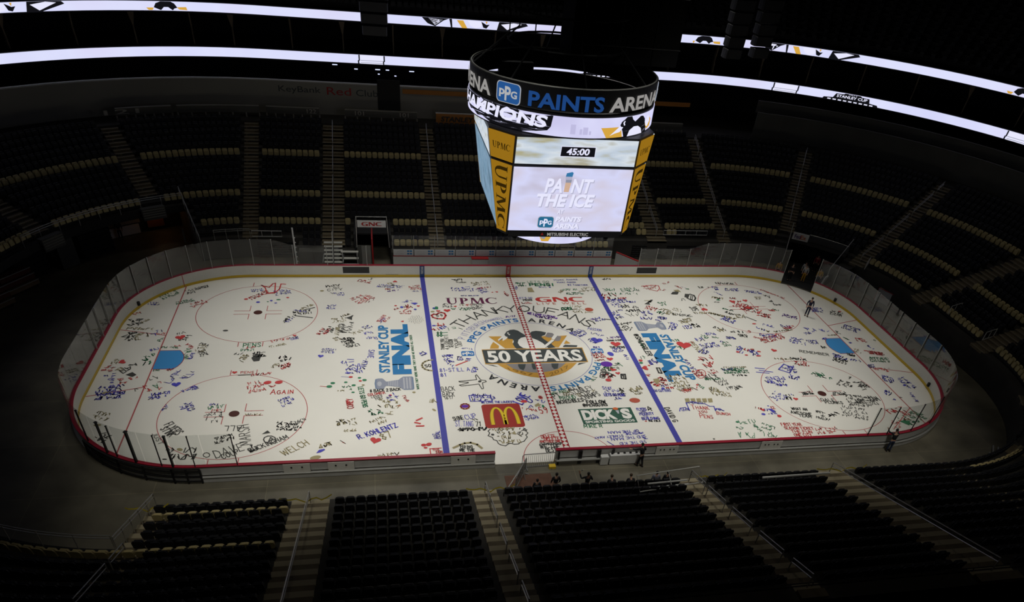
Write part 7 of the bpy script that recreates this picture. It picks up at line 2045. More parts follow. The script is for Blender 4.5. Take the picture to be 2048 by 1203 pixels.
# ------------------------------------------------------------------ penalty-box wall, ad boards and far tunnels
WY = 15.0
root = thing('box_wall', 'low white wall with a row of ad boards across the far side', 'wall', (0, WY, 0))
MB().box((.03, .05, .5), (20.5, .1, 1.02)).build('wall_panel', 'board_white', root); MB().box((.03, -.02, 1.03), (20.5, .03, .05)).build('red_stripe', 'red_paint', root)
nA = 11; wA = 20.5/nA
for k in range(nA):
    x = -10.22+wA*(k+.5); r2 = thing('ad_board', '%s white ad board from the left on the penalty box wall' % ORD[k+1], 'sign', (x, WY-.0, 1.06), 0, 'ad boards on the low far wall')
    MB().box((0, .05, .28), (wA-.07, .06, .55)).build('board', 'white_panel', r2)
    for z in (.36, .12):
        mb = MB(); st = []; scribble(mb, -.72, z, 0, .85, .13, 1, .022, 0); mb.v = [(p[0], .01, p[1]) for p in mb.v]; mb.build('fine_print', 'board_back', r2)
        for j in (0, 1): MB().box((.42+.24*j, .012, z+.06), (.19, .01, .13)).build('blue_mark', 'paint_dblue', r2)
    r3 = MB().box((0, 0, .62), (wA-.07, .018, 1.22)).build('glass_pane', 'glass', root); r3.location = (x, .1, 1.62)
    r4 = MB().box((0, 0, .62), (.05, .05, 1.26)).build('glass_post', 'post_grey', root); r4.location = (x-wA/2, .1, 1.62)
for x0, x1, lab in ((-3.2, -1.6, 'small white counter with a red top left of center'),): 
    r2 = thing('counter', lab, 'counter', ((x0+x1)/2, WY-.35, 0)); MB().box((0, 0, .5), (1.5, .45, 1.0)).build('body', 'board_white', r2); MB().box((0, 0, 1.02), (1.56, .5, .06)).build('top', 'red_paint', r2)
def tunnel(x0, x1, y0, y1, zt, sign, lab):
    root = thing('tunnel_portal', lab, 'tunnel', ((x0+x1)/2, y0, 0)); c = root.location
    W = x1-x0
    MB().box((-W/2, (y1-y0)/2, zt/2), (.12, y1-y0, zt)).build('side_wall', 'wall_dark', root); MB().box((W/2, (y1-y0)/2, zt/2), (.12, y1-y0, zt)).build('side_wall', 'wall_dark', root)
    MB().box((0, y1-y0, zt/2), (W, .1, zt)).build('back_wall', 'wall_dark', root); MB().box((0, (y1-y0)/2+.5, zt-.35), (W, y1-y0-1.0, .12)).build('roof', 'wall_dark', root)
    return root
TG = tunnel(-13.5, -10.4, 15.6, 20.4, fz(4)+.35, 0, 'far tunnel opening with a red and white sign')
sg = MB().box((0, -.08, 3.72), (2.45, .1, .58)).build('sign_board', 'white_panel', TG)
mb = MB(); put(mb, GNC, lambda u, v: (-.88+1.76*u, -.14, 3.55+.34*v)); mb.build('sign_lettering', 'red_paint', sg)
MB().tube([(-1.4, -.1, 1.6), (-1.3, -.1, 4.35), (1.3, -.1, 4.35), (1.45, -.1, 1.6)], .045, 6).build('portal_frame', 'steel', TG)
MB().box((-.05, .6, 1.3), (.12, 2.4, 2.6)).build('red_divider', 'red_paint', TG); MB().box((-.78, .1, .85), (1.3, .06, 1.7)).build('grey_panel', 'wall_grey', TG)
# bleacher stairs and metal benches by the tunnel
root = thing('bleacher_stairs', 'pale metal stairs climbing between black seats on the far side', 'stairs', (-15.4, 13.6, 0))
mb = MB()
for k in range(8): mb.box((-.42, .28*k+.3, .22+.235*k), (.74, .30, .05)); mb.box((.42, .28*k+.3, .22+.235*k), (.74, .30, .05))
mb.build('treads', 'step_pale' if 'step_pale' in MATS else mat('step_pale', (.48, .47, .42), .6), root)
MB().tube([(0, .2, 1.0), (0, 2.2, 2.9)], .035, 6).build('rail', 'steel', root); MB().tube([(0, .3, .2), (0, .3, 1.1)], .03, 6).build('rail_post', 'steel', root); MB().tube([(0, 2.2, 1.9), (0, 2.2, 2.9)], .03, 6).build('rail_post', 'steel', root)
MB().box((-.86, 1.2, 1.0), (.05, 2.2, .1)).build('stringer', 'steel', root); MB().box((.86, 1.2, 1.0), (.05, 2.2, .1)).build('stringer', 'steel', root)
root = thing('metal_bench', 'stacked silver metal benches left of the far tunnel', 'bench', (-13.95, 14.3, 0))
for k, z in enumerate((.5, .95, 1.4)): MB().box((-.05, .35*k, z), (1.5, .3, .07)).build('bench_plank', 'step_pale', root)
for x in (-.65, .6): MB().box((x, .3, .7), (.05, .8, 1.4)).build('bench_leg', 'steel', root)
# right tunnel beside the ad boards: white wall with red edge
root = thing('tunnel_wall', 'slanting white wall with a red top right of the ad boards', 'wall', (11.6, 14.3, 0))
mb = MB(); 
for e in (0,): mb.prism([(-1.3, -.06), (1.3, -.06), (1.3, .06), (-1.3, .06)], (0, 0, 0), (.62, -.78, 0), (.78, .62, 0), (0, 0, 1), 1.35)
mb.build('wall_body', 'board_white', root); MB().prism([(-1.3, -.08), (1.3, -.08), (1.3, .08), (-1.3, .08)], (0, 0, 1.35), (.62, -.78, 0), (.78, .62, 0), (0, 0, 1), .07).build('wall_cap', 'red_paint', root)
# pale post on the far left
root = thing('pole', 'tall pale pole standing behind the far boards', 'pole', (-18.5, 14.1, 0)); MB().box((0, 0, 1.9), (.11, .11, 3.9)).build('shaft', 'white_panel', root)
for k in range(6): MB().box((.08, 0, .9+.42*k), (.1, .06, .08)).build('hook', 'white_panel', root)
# number boards on the upper rail of the far bowl
root_n = 0
for u0, u1, nums in ((-33.0+.0, -29.0, ((.1, '121'),)), (-28.6, -22.4, ()), (-21.8, -16.7, ((.85, '122'),)), (-14.2, -6.95, ((.2, '101'), (.82, '101'))), (7.2, 14.2, ()), (16.6, 22.2, ((.1, '103'),))):
    cv = lambda u: u if abs(u) < SX else math.copysign(SX+(abs(u)-SX)*.36, u)
    a, b = cv(u0), cv(u1); root_n += 1
    root = thing('rail_counter', '%s glass fronted counter from the left along the top of the far bowl' % ORD[root_n], 'counter', (*pt((a+b)/2, 20.15)[0], fz(19)), 0, 'counters along the top of the far bowl'); c = root.location
    us = stations(a, b, 2, .5)
    def loc(mb): mb.v = [tuple(Vector(p)-c) for p in mb.v]; return mb
    loc(sweep_solid(MB(), [(20.0, fz(19)+.42), (20.06, fz(19)+.42), (20.06, fz(19)+1.0), (20.0, fz(19)+1.0)], us)).build('front_panel', 'wall_grey', root)
    loc(sweep_solid(MB(), [(19.97, fz(19)+1.0), (20.3, fz(19)+1.0), (20.3, fz(19)+1.05), (19.97, fz(19)+1.05)], us)).build('counter_top', 'wall_cream', root)
    for k in range(7):
        u = a+(b-a)*k/6; p, n = pt(u, 20.05); loc(MB().box((p.x, p.y, fz(19)+.2), (.12, .12, .44))).build('counter_leg', 'wall_cream', root)
    for f_, t in nums:
        uc = a+(b-a)*f_; mb = MB(); put(mb, text_shape(t, .01), lambda u, v: (*pt(uc+(u-.5)*.9, 19.97)[0], fz(19)+.55+.4*v)); loc(mb).build('number', 'wall_num' if 'wall_num' in MATS else mat('wall_num', (.4, .38, .33), .7), root)
# orange banner boards
mat('banner_gold', (0.42, 0.17, 0.03), 0.6)
r = thing('banner', 'gold banner with dark lettering at the top of the far seats', 'banner', (-2.6, HY+20.0, fz(19))); MB().box((.9, 0, .55), (6.6, .06, 1.0)).build('banner_cloth', 'banner_gold', r); MB().box((.9, .02, 1.1), (6.7, .2, .08)).build('top_trim', 'white_panel', r)
mb = MB(); put(mb, text_shape('STANLEY CUP', .03, .15), lambda u, v: (-1.9+5.2*u, -.045, .30+.5*v)); mb.build('lettering', 'paint_char', r)
for x0, x1, lab in ((-8.3, 6.0, 'long gold band along the club parapet left of the scoreboard'), (15.6, 23.4, 'long gold band along the club parapet right of the scoreboard')):
    r = MB().box((0, 0, .2), (x1-x0, .05, .42)).build('parapet_band', 'banner_gold'); r.location = ((x0+x1)/2, HY+21.92, 9.75); tag(r, lab, 'banner')
# club sign lettering
r = thing('club_sign', 'dim red and black lettering on the pale club wall', 'sign', (-15.4, HY+21.96, 9.1))
for t, m, x0, x1, z0, z1 in (('KeyBank', 'paint_char', -5.2, -1.1, .15, .85), ('Red', 'red_paint', -.5, 1.9, .2, .9), ('Club', 'paint_char', 2.4, 4.6, .2, .8)):
    mb = MB(); put(mb, text_shape(t, .0), lambda u, v: (x0+(x1-x0)*u, 0, z0+(z1-z0)*v)); mb.build('sign_lettering', m, r)
# small lit things on the club concourse
emat('lamp_cool', (.55, .6, .9), 1.6)
for k, (x, y, z, w_) in enumerate(((-15.0, 37.2, 11.6, .5), (-12.9, 37.2, 11.3, .35), (-10.7, 37.2, 11.35, .5), (-9.7, 37.2, 11.35, .35), (-7.2, 37.4, 11.3, .5), (-10.6, 37.4, 10.9, .2), (-8.9, 37.4, 10.8, .2))):
    r = MB().box((0, 0, 0), (w_, .12, .06)).build('ceiling_lamp', 'lamp_cool'); r.location = (x, y, z); tag(r, '%s small cool lamp from the left in the club left of the scoreboard' % ORD[k+1], 'lamp', 'small lamps in the club')
p, n = pt(ang_u(43, 'FL'), 26.5); r = MB().box((0, 0, .2), (1.6, .08, .55)).build('lit_window', 'led_grey'); r.location = (p.x, p.y, 10.8); r.rotation_euler = (0, 0, math.atan2(n.y, n.x)-pi/2); tag(r, 'small bright window under the lower ribbon at the far left', 'window')
# ------------------------------------------------------------------ left end: wall under the raised rows, parked seating, tunnel
usv = stations(u_voidL, u_voidR, 4, .5)
mb = sweep(MB(), [(12.6, -.05), (12.6, fz(7)-.4)], usv); struct(mb.build('wall_left_end', 'wall_dark'))
mb = sweep_solid(MB(), [(off(7)-.74, fz(7)-.5), (off(7)-.60, fz(7)-.5), (off(7)-.60, fz(7)+.08), (off(7)-.74, fz(7)+.08)], usv); struct(mb.build('trim_2', 'wall_dark'))
def rail_run(u0, u1, o, z, label, name='guard_rail', h=1.05, n=8, m='steel'):
    c = Vector((*pt((u0+u1)/2, o)[0], z)); root = thing(name, label, 'railing', c)
    us = [u0+(u1-u0)*k/n for k in range(n+1)]
    f = lambda u, zz: tuple(Vector((*pt(u, o)[0], z+zz))-c)
    fine = stations(u0, u1, 2, .4)
    for zz in (h, h-.16): MB().tube([f(u, zz) for u in fine], .028, 6).build('rail', m, root)
    for u in us: MB().tube([f(u, 0), f(u, h)], .022, 5).build('rail_post', m, root)
    return root
rail_run(ang_u(22, 'FL'), u_voidR, off(7)-.65, fz(7), 'long steel rail above the empty floor at the far left')
rail_run(u_voidL, u_voidL+4.0, off(7)-.65, fz(7), 'steel rail above the floor at the bottom left', n=5)
# sloping rails at both edges of the gap
def slope_rail(u, i0, i1, sh, label):
    o0, o1 = off(i0+sh)-.6, off(i1+sh)-.6; z0, z1 = fz(i0+sh), fz(i1+sh); c = Vector((*pt(u, o0)[0], z0)); root = thing('sloping_rail', label, 'railing', c)
    f = lambda t, zz: tuple(Vector((*pt(u, o0+(o1-o0)*t)[0], z0+(z1-z0)*t+zz))-c)
    for zz in (1.02, .84): MB().tube([f(k/8, zz) for k in range(9)], .03, 6).build('rail', 'steel', root)
    for k in range(6): MB().tube([f(k/5, -.9 if k else -z0), f(k/5, 1.02)], .022, 5).build('rail_post', 'steel', root)
slope_rail(u_voidL-.05, 2, 7, 0, 'sloping steel rail down to the floor at the bottom left')
slope_rail(u_voidR, 1, 8, 0, 'sloping pale rail beside the orange tunnel at the far left')
for u, i0 in ((u_voidL, 2), (u_voidR, 2)):
    mb = MB(); pr = [(off(i0)-.72, -.05)]
    for i in range(i0, 8): pr += [(off(i)-.72, fz(i)), (off(i)+.15, fz(i))]
    pr += [(12.6, fz(7)), (12.6, -.05)]
    mb.poly([(*pt(u+(.01 if u == u_voidL else -.01), o)[0], z) for o, z in pr]); struct(mb.build('wall_gap', 'wall_grey'))
# parked seating banks: black stacked rows
def bank(u0, u1, o, zt, label, dots=True, rows=6):
    root = thing('parked_seating', label, 'seating bank', (*pt((u0+u1)/2, o)[0], 0)); c = root.location
    us = stations(u0, u1, 1.5, .5)
    def loc(mb): mb.v = [tuple(Vector(p)-c) for p in mb.v]; return mb
    loc(sweep_solid(MB(), [(o, -.05), (o+2.2, -.05), (o+2.2, zt), (o, zt)], us)).build('bank_body', 'seat_black', root)
    mb = MB()
    for k in range(rows): z = .25+(zt-.35)*k/rows; sweep_solid(mb, [(o-.14, z), (o, z), (o, z+.05), (o-.14, z+.05)], us)
    loc(mb).build('row_edge', 'black_metal', root)
    if dots:
        md = MB(); L = (pt(u1, o)[0]-pt(u0, o)[0]).length; n = max(4, int(L/.55))
        for k in range(rows):
            for j in range(n):
                u = u0+(u1-u0)*(j+.5+.25*(k % 2))/n; p, nn = pt(u, o-.16); md.box((p.x, p.y, .33+(zt-.35)*k/rows), (.03, .07, .03), math.atan2(nn.y, nn.x))
        loc(md).build('bracket_dots', 'dot_grey', root)
    return root
bank(ang_u(40, 'FL'), ang_u(48.5, 'FL')-0, 10.0, 2.9, 'black parked seating bank by the white bay at far left', False); bank(ang_u(22, 'FL'), ang_u(31, 'FL'), 10.2, 2.8, 'black parked seating bank behind the wooden crates', False)
bank(ang_u(56.5, 'NL')-UT, ang_u(56.5, 'NL')-UT+2.0, 9.0, 1.6, 'black parked seating at the bottom left corner', False) if False else None
bank(a_r30+.9, a_r0-.4, 5.75, 2.0, 'black parked seating bank at the right end, upper part'); bank(a_r0+.5, a_e2-.4, 6.0, 2.0, 'long black parked seating bank facing the right goal'); bank(a_e2+.5, U3+2.2, 6.0, 2.0, 'short black parked seating bank at the lower right')
bank(12.9, 15.0-.6, 4.1, 1.6, 'dark parked seating right of the white tunnel wall'); bank(16.5, 21.6, 4.1, 1.6, 'dark parked seating behind the right far glass'); bank(-22.0, -18.7, 4.1, 1.6, 'dark parked seating behind the left far glass')
# tan and white kick board along the right end bank
r = thing('kick_plank', 'tan plank along the foot of the right seating bank', 'plank', (*pt(U2+5, 5.7)[0], 0)); c = r.location
mb = sweep_solid(MB(), [(5.62, .04), (5.80, .04), (5.80, .22), (5.62, .22)], stations(U2+.3, U3-1.2, 3, .5)); mb.v = [tuple(Vector(p)-c) for p in mb.v]; mb.build('plank', 'tan_wood', r)
mb = sweep_solid(MB(), [(5.60, .04), (5.82, .04), (5.82, .24), (5.60, .24)], stations(U3-1.2, U3+.9, 3, .5)); mb.v = [tuple(Vector(p)-c) for p in mb.v]; mb.build('white_end', 'white_panel', r)
# white bay and orange passage at the far left
pL = lambda deg, o: pt(ang_u(deg, 'FL'), o)
def bay(d0, d1, o, z0, z1, m, name, label, cat):
    us = stations(ang_u(d0, 'FL'), ang_u(d1, 'FL'), 1, .3); c = Vector((*pt(us[len(us)//2], o)[0], z0)); mb = sweep_solid(MB(), [(o, z0), (o+.08, z0), (o+.08, z1), (o, z1)], us); mb.v = [tuple(Vector(p)-c) for p in mb.v]
    ob = mb.build(name, m); ob.location = c; tag(ob, label, cat); return ob
bay(50, 58.5, 12.45, .9, 3.0, 'wall_cream', 'roller_door', 'pale roller door in the far left corner', 'door'); bay(50, 58, 12.3, .0, .85, 'white_panel', 'barrier_board', 'low white barrier board in front of the pale roller door', 'barrier')
mat('orange_wall', (0.22, 0.08, 0.03), 0.7); bay(60, 64, 12.3, .3, 3.0, 'orange_wall', 'passage_wall', 'orange lit wall inside the far left passage', 'wall')
bay(38.5, 40, 9.7, 0, 2.6, 'wall_grey', 'concrete_pier', 'narrow concrete pier left of the pale roller door', 'pier') if False else None
p, n = pt(ang_u(35.5, 'FL'), 9.9); r = thing('concrete_pier', 'pale concrete pier between the parked seating banks', 'pier', (p.x, p.y, 0), math.atan2(n.y, n.x)); MB().box((0, 0, 1.4), (.6, 1.5, 2.85)).build('pier_body', 'wall_grey', r)
d = bpy.data.lights.new('passage_lamp', 'POINT'); d.energy = 5; d.color = (1, .5, .2); d.shadow_soft_size = .3; o = bpy.data.objects.new('passage_lamp', d); COL.objects.link(o); o.location = (*pt(ang_u(62, 'FL'), 11.4)[0], 2.2)
emat('exit_red', (.8, .03, .02), 1.2); p, n = pt(ang_u(66, 'FL'), 10.5); r = MB().box((0, 0, 0), (.35, .08, .25)).build('exit_light', 'exit_red'); r.location = (p.x, p.y, 3.1); tag(r, 'small red exit light beside the orange passage', 'light')
r = MB().box((0, 0, .6), (.14, .14, 1.3)).build('white_bollard', 'white_panel'); r.location = (*pt(ang_u(66.4, 'FL'), 8.6)[0], 0.0); tag(r, 'short white post beside the orange passage', 'post')
# podium boxes on the left end rail
for k, (deg, lab) in enumerate(((59.5, 'grey box on the rail above the orange passage'), (29.5, 'grey box on the rail at the far left edge'))):
    p, n = pt(ang_u(deg, 'FL'), off(7)-.85); r = thing('rail_box', lab, 'box', (p.x, p.y, fz(7)-.5), math.atan2(n.y, n.x)); MB().box((0, 0, .3), (.5, 1.9, 1.0)).build('box_body', 'wall_grey', r)
    for j in range(4): MB().box((-.27, 0, .05+.2*j), (.03, 1.8, .05)).build('slat', 'wall_cream', r)
# wooden crates and red carts at the far left
def cart(x, y, rz, label, w_=2.6):
    r = thing('board_cart', label, 'cart', (x, y, 0), rz)
    for k, (z, d_, m) in enumerate(((.35, .0, 'tan_wood'), (.8, .25, 'crate_red'), (1.2, .5, 'crate_red'))):
        MB().box((0, d_, z), (w_, .7, .34)).build('stacked_board', m if m in MATS else mat('crate_red', (.16, .045, .03), .7), r); MB().box((0, d_-.36, z+.19), (w_+.05, .06, .05)).build('pale_edge', 'step_pale', r)
    for sx in (-1, 1):
        for sy in (-1, 1): MB().lathe([(0, -.05), (.1, -.05), (.1, .05), (0, .05)], (sx*w_*.4, sy*.3, .06), 8).build('wheel', 'black_metal', r)
    return r
a = math.radians(59)
p = (-39.0, 10.6); cart(p[0], p[1], a, 'cart of stacked red boards on the floor at far left'); cart(-39.8, 7.2, a, 'cart of tan boards at the left edge of the picture', 3.2)
for k, (dx, dy, w_) in enumerate(((0, 0, 2.4),)):
    pass
# goal frame parked behind the right end, and lost gear
r = thing('parked_goal', 'white goal parked against the seating at the right end', 'goal', (35.0, 7.3, 0), rad(-68))
MB().tube([(-.92, 0, 0), (-.92, 0, 1.22), (.92, 0, 1.22), (.92, 0, 0)], .04, 8).build('goal_frame', 'red_paint', r); MB().prism([(0, 0), (.9, 0), (.35, 1.18), (0, 1.2)], (-.9, 0, 0), (0, 1, 0), (0, 0, 1), (1, 0, 0), 1.8).build('goal_net', 'white_panel', r); MB().box((0, .55, .1), (1.7, .8, .14)).build('goal_pad', 'kick_yellow', r)

# ------------------------------------------------------------------ players' tunnel in the far right corner
um = (uD0+uD1)/2
def tu(u, o, z): p, _ = pt(u, o); return (p.x, p.y, z)
root = thing('gate_tunnel', "dark players' tunnel with a white sign in the far right corner", 'tunnel', (*pt(um, 4.6)[0], 0)); c = root.location
def loc(mb): mb.v = [tuple(Vector(p)-c) for p in mb.v]; return mb
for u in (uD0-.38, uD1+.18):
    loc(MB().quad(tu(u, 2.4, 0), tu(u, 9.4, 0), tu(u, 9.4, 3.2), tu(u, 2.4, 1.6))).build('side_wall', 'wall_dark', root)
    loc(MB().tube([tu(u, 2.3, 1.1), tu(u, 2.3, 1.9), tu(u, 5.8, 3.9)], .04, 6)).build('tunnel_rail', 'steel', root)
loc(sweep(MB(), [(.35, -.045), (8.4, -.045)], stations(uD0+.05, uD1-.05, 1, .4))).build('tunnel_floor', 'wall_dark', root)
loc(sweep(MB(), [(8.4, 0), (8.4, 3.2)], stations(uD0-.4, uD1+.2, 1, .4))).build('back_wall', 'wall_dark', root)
loc(sweep_solid(MB(), [(5.75, 2.35), (5.85, 2.35), (5.85, 3.05), (5.75, 3.05)], stations(uD0-.2, uD0+.72, 1, .3))).build('sign_board', 'white_panel', root)
for t, m, a_, b_ in (('Fed', 'sign_purple', .12, .50), ('Ex', 'paint_orange', .50, .86)):
    if m not in MATS: mat(m, (.06, .02, .16), .6)
    mb = MB(); put(mb, text_shape(t, .02), lambda u, v: tu(uD0-.2+.92*(a_+(b_-a_)*u), 5.7, 2.5+.4*v)); loc(mb).build('sign_lettering', m, root)
loc(sweep_solid(MB(), [(5.75, 2.5), (5.85, 2.5), (5.85, 3.0), (5.75, 3.0)], stations(uD0+.72, uD1+.15, 1, .3))).build('lintel', 'vent_dark', root)
loc(MB().tube([tu(uD0+.72+k*.2*(uD1-uD0-.6)/1.0, 5.7, 3.15) for k in range(6)], .035, 6)).build('lintel_rail', 'steel', root)
# loose rail frames lying on the seats
def ladder(x, y, z, rz, w_, h, n, label, tilt=0.0):
    r = thing('loose_railing', label, 'railing', (x, y, z), rz); r.rotation_euler = (tilt, 0, rz)
    MB().tube([(-w_/2, 0, 0), (-w_/2, 0, h), (w_/2, 0, h), (w_/2, 0, 0)], .03, 6, True).build('frame', 'rail_white' if 'rail_white' in MATS else mat('rail_white', (.55, .55, .52), .4), r)
    for k in range(1, n): MB().tube([(-w_/2+w_*k/n, 0, 0), (-w_/2+w_*k/n, 0, h)], .022, 5).build('bar', 'rail_white', r)
    return r
ladder(18.3, HY+off(2)-.35, fz(2)+.5, 0, 4.6, .42, 4, 'long white rail frame lying on the far right seats')
ladder(-21.0, HY+off(1)-.3, fz(1)+.55, 0, 2.5, .5, 3, 'white rail frame on the seats behind the far left glass')
ladder(4.05, -HY-off(3.3)+.1, fz(3.3)+.62, rad(7), 3.9, .9, 2, 'white rail frame leaning on the near seats below the officer', rad(-50))
r = MB().box((0, 0, 0), (2.4, .07, .07)).build('loose_bar', 'rail_white'); r.location = (4.0, -HY-off(2.2)-.35, fz(2.2)+.86); r.rotation_euler = (0, 0, rad(3)); tag(r, 'short upper white bar lying on the front row near the officer', 'bar')
r = MB().box((0, 0, 0), (2.4, .07, .07)).build('loose_bar', 'rail_white'); r.location = (4.0, -HY-off(2.2)-.60, fz(2.2)+.78); r.rotation_euler = (0, 0, rad(3)); tag(r, 'short lower white bar lying on the front row near the officer', 'bar')
r = MB().box((0, 0, 0), (4.3, .09, .09)).build('loose_bar', 'rail_white'); r.location = (11.7, -HY-off(2.9)-.05, fz(3.2)+.80); r.rotation_euler = (0, 0, rad(1)); tag(r, 'long white bar lying across the front rows at right of centre', 'bar')
for k, (u, i, lab) in enumerate(((ang_u(26, 'FR'), 2.6, "white stair rail by the players' tunnel"), (U2+3.6, 3.8, 'upper white stair rail at the right end'), (U3-.9, 3.8, 'lower white stair rail at the right end'))):
    p, n = pt(u, off(i)-.3); ladder(p.x, p.y, fz(i)+.3, math.atan2(n.y, n.x)+rad(20), 1.5, .7, 2, lab)
rail_run(-24.3, -22.3, off(2)-.8, fz(2)-.1, 'double steel rail in front of the far left bend seats', h=.9, n=3)
# camera deck rail across the foot of the picture
rail_run(un(16.5), un(-7), off(2.2+NEAR_K)-.55, fz(2.2+NEAR_K)-.3, 'dark railing across the bottom in front of the camera', h=.55, n=9, m='vent_dark')
# yellow caution tape at the foot of the near stairs
mat('tape_yellow', (.45, .36, .03), .6)
for k, (x0, x1) in enumerate(((-16.9, -14.3), (-7.3, -4.6), (6.0, 7.9), (13.6, 17.0), (-24.2, -22.2))):
    mb = MB(); n = 10; P = [Vector((x0+(x1-x0)*t/n, -HY-off(2.3)+.25-.1*sin(t*1.7), fz(2.2)+.62+.22*abs(t/n-.5)*2-.12+.05*sin(t*2.1))) for t in range(n+1)]
    for t in range(n): 
        a, b = P[t], P[t+1]; mb.quad(a-Vector((0, 0, .04)), b-Vector((0, 0, .04)), b+Vector((0, .02, .04)), a+Vector((0, .02, .04)))
    c0 = P[5].copy(); mb.v = [tuple(Vector(v)-c0) for v in mb.v]; o = mb.build('caution_tape', 'tape_yellow'); o.location = c0; tag(o, 'yellow caution tape across the foot of the %s' % (['left near stairs', 'near stairs by the opening', 'near stairs below the officer', 'right near stairs', 'stairs by the sloping rail at bottom left'][k]), 'tape')

# ------------------------------------------------------------------ opening in the near boards: barrier, mat, ramp rails
def barrier(x, y, rz, w_, label, z=0.0, tilt=0.0):
    r = thing('crowd_barrier', label, 'barrier', (x, y, z-.05), rz); r.rotation_euler = (tilt, 0, rz)
    MB().tube([(-w_/2, 0, .12), (-w_/2, 0, 1.0), (-w_/2+.1, 0, 1.1), (w_/2-.1, 0, 1.1), (w_/2, 0, 1.0), (w_/2, 0, .12)], .026, 6, True).build('frame', 'barrier_steel' if 'barrier_steel' in MATS else mat('barrier_steel', (.16, .16, .155), .4, .4), r)
    mb = MB(); n = int(w_/.12)
    for k in range(1, n): mb.tube([(-w_/2+w_*k/n, 0, .12), (-w_/2+w_*k/n, 0, 1.1)], .011, 5)
    mb.build('bars', 'barrier_steel', r)
    for s in (-1, 1): MB().box((s*w_*.36, 0, .03), (.06, .6, .05)).build('foot', 'barrier_steel', r)
    return r
barrier(-2.2, -13.35, rad(2), 2.15, 'steel crowd barrier closing the opening in the near boards')
r = MB().box((0, 0, 0), (.42, .3, .18)).build('yellow_block', 'kick_yellow'); r.location = (-1.35, -13.45, .04); tag(r, 'small yellow block at the foot of the crowd barrier', 'block')
barrier(-3.55, -14.5, rad(62), 2.0, 'crowd barrier standing askew on the brown mat')
mat('mat_brown', (.11, .055, .035), .8, noise=.15, scale=2)
r = MB().box((0, 0, 0), (2.9, 1.5, .03)).build('floor_mat', 'mat_brown'); r.location = (-3.0, -14.75, -.04); r.rotation_euler = (0, 0, rad(1)); tag(r, 'brown mat on the concrete by the opening', 'mat')
r = thing('barrier_pole', 'pale pole lying slantwise over the brown mat', 'pole', (-4.2, -15.0, 0)); MB().tube([(-.7, -1.1, .25), (.75, .75, .95)], .035, 6).build('pole_shaft', 'steel', r); MB().tube([(.75, .75, .95), (.95, .5, .0)], .03, 6).build('pole_leg', 'steel', r); MB().tube([(.75, .75, .95), (.6, .9, .0)], .03, 6).build('pole_leg', 'steel', r); MB().tube([(-.7, -1.1, .25), (-.7, -1.15, -.05)], .03, 6).build('pole_leg', 'steel', r)
mat('stain_dark', (.05, .047, .04), .8)
# equipment piled in the near right corner
for k, (x, y, lab, rz, w_) in enumerate(((29.3, -15.2, 'pair of pale tubes on the floor in the near right corner', .9, 1.7), (30.3, -14.3, 'second pair of pale tubes in the near right corner', .9, 1.2))):
    r = thing('tube_pair', lab, 'tubes', (x, y, 0), rz)
    for e in (-.16, .16): MB().tube([(-w_/2, e, .08), (w_/2, e, .08)], .06, 6).build('tube', 'galv', r)
for k, (x, y, z, sx, sy, sz, m, lab) in enumerate(((32.9, -15.6, .25, 1.2, .7, .5, 'white_panel', 'white case at the near right corner'), (34.6, -13.2, .5, .9, .9, 1.0, 'vent_dark', 'dark case with pale edges at the near right corner'), (35.3, -10.4, .45, 1.4, .5, .9, 'wall_grey', 'grey flat case by the lower right seating bank'))):
    r = thing('equipment_case', lab, 'case', (x, y, 0), rad(35)); MB().box((0, 0, z), (sx, sy, sz)).build('case_body', m, r); MB().box((0, 0, z+sz/2), (sx+.04, sy+.04, .05)).build('case_lid', 'galv', r)
# ------------------------------------------------------------------ people
mat('skin', (.42, .24, .16), .6); mat('skin_dark', (.18, .09, .055), .6); mat('cloth_black', (.010, .011, .014), .8); mat('cloth_navy', (.012, .014, .035), .8); mat('cloth_grey', (.14, .15, .20), .8); mat('cloth_gold', (.50, .26, .02), .8); mat('cloth_white', (.40, .40, .38), .8); mat('cloth_red', (.28, .02, .03), .8); mat('hair_dark', (.012, .010, .009), .7); mat('hair_brown', (.05, .028, .015), .7); mat('shoe', (.008, .008, .008), .6); mat('cloth_jeans', (.03, .045, .09), .8)
def skin_mesh(name, m, nodes, edges, root=0, sub=1):
    me = bpy.data.meshes.new(name); me.from_pydata([n[0] for n in nodes], edges, []); o = bpy.data.objects.new(name, me); COL.objects.link(o)
    md = o.modifiers.new('skin', 'SKIN'); md.use_smooth_shade = True
    for k, n in enumerate(nodes):
        r = n[1]; r = r if isinstance(r, tuple) else (r, r); me.skin_vertices[0].data[k].radius = r; me.skin_vertices[0].data[k].use_root = (k == root)
    s = o.modifiers.new('sub', 'SUBSURF'); s.levels = sub; s.render_levels = sub
    dg = bpy.context.evaluated_depsgraph_get(); dg.update()
    out = bpy.data.meshes.new_from_object(o.evaluated_get(dg)); out.materials.clear(); out.materials.append(MATS[m])
    bpy.data.objects.remove(o); bpy.data.meshes.remove(me); out.name = name
    return out
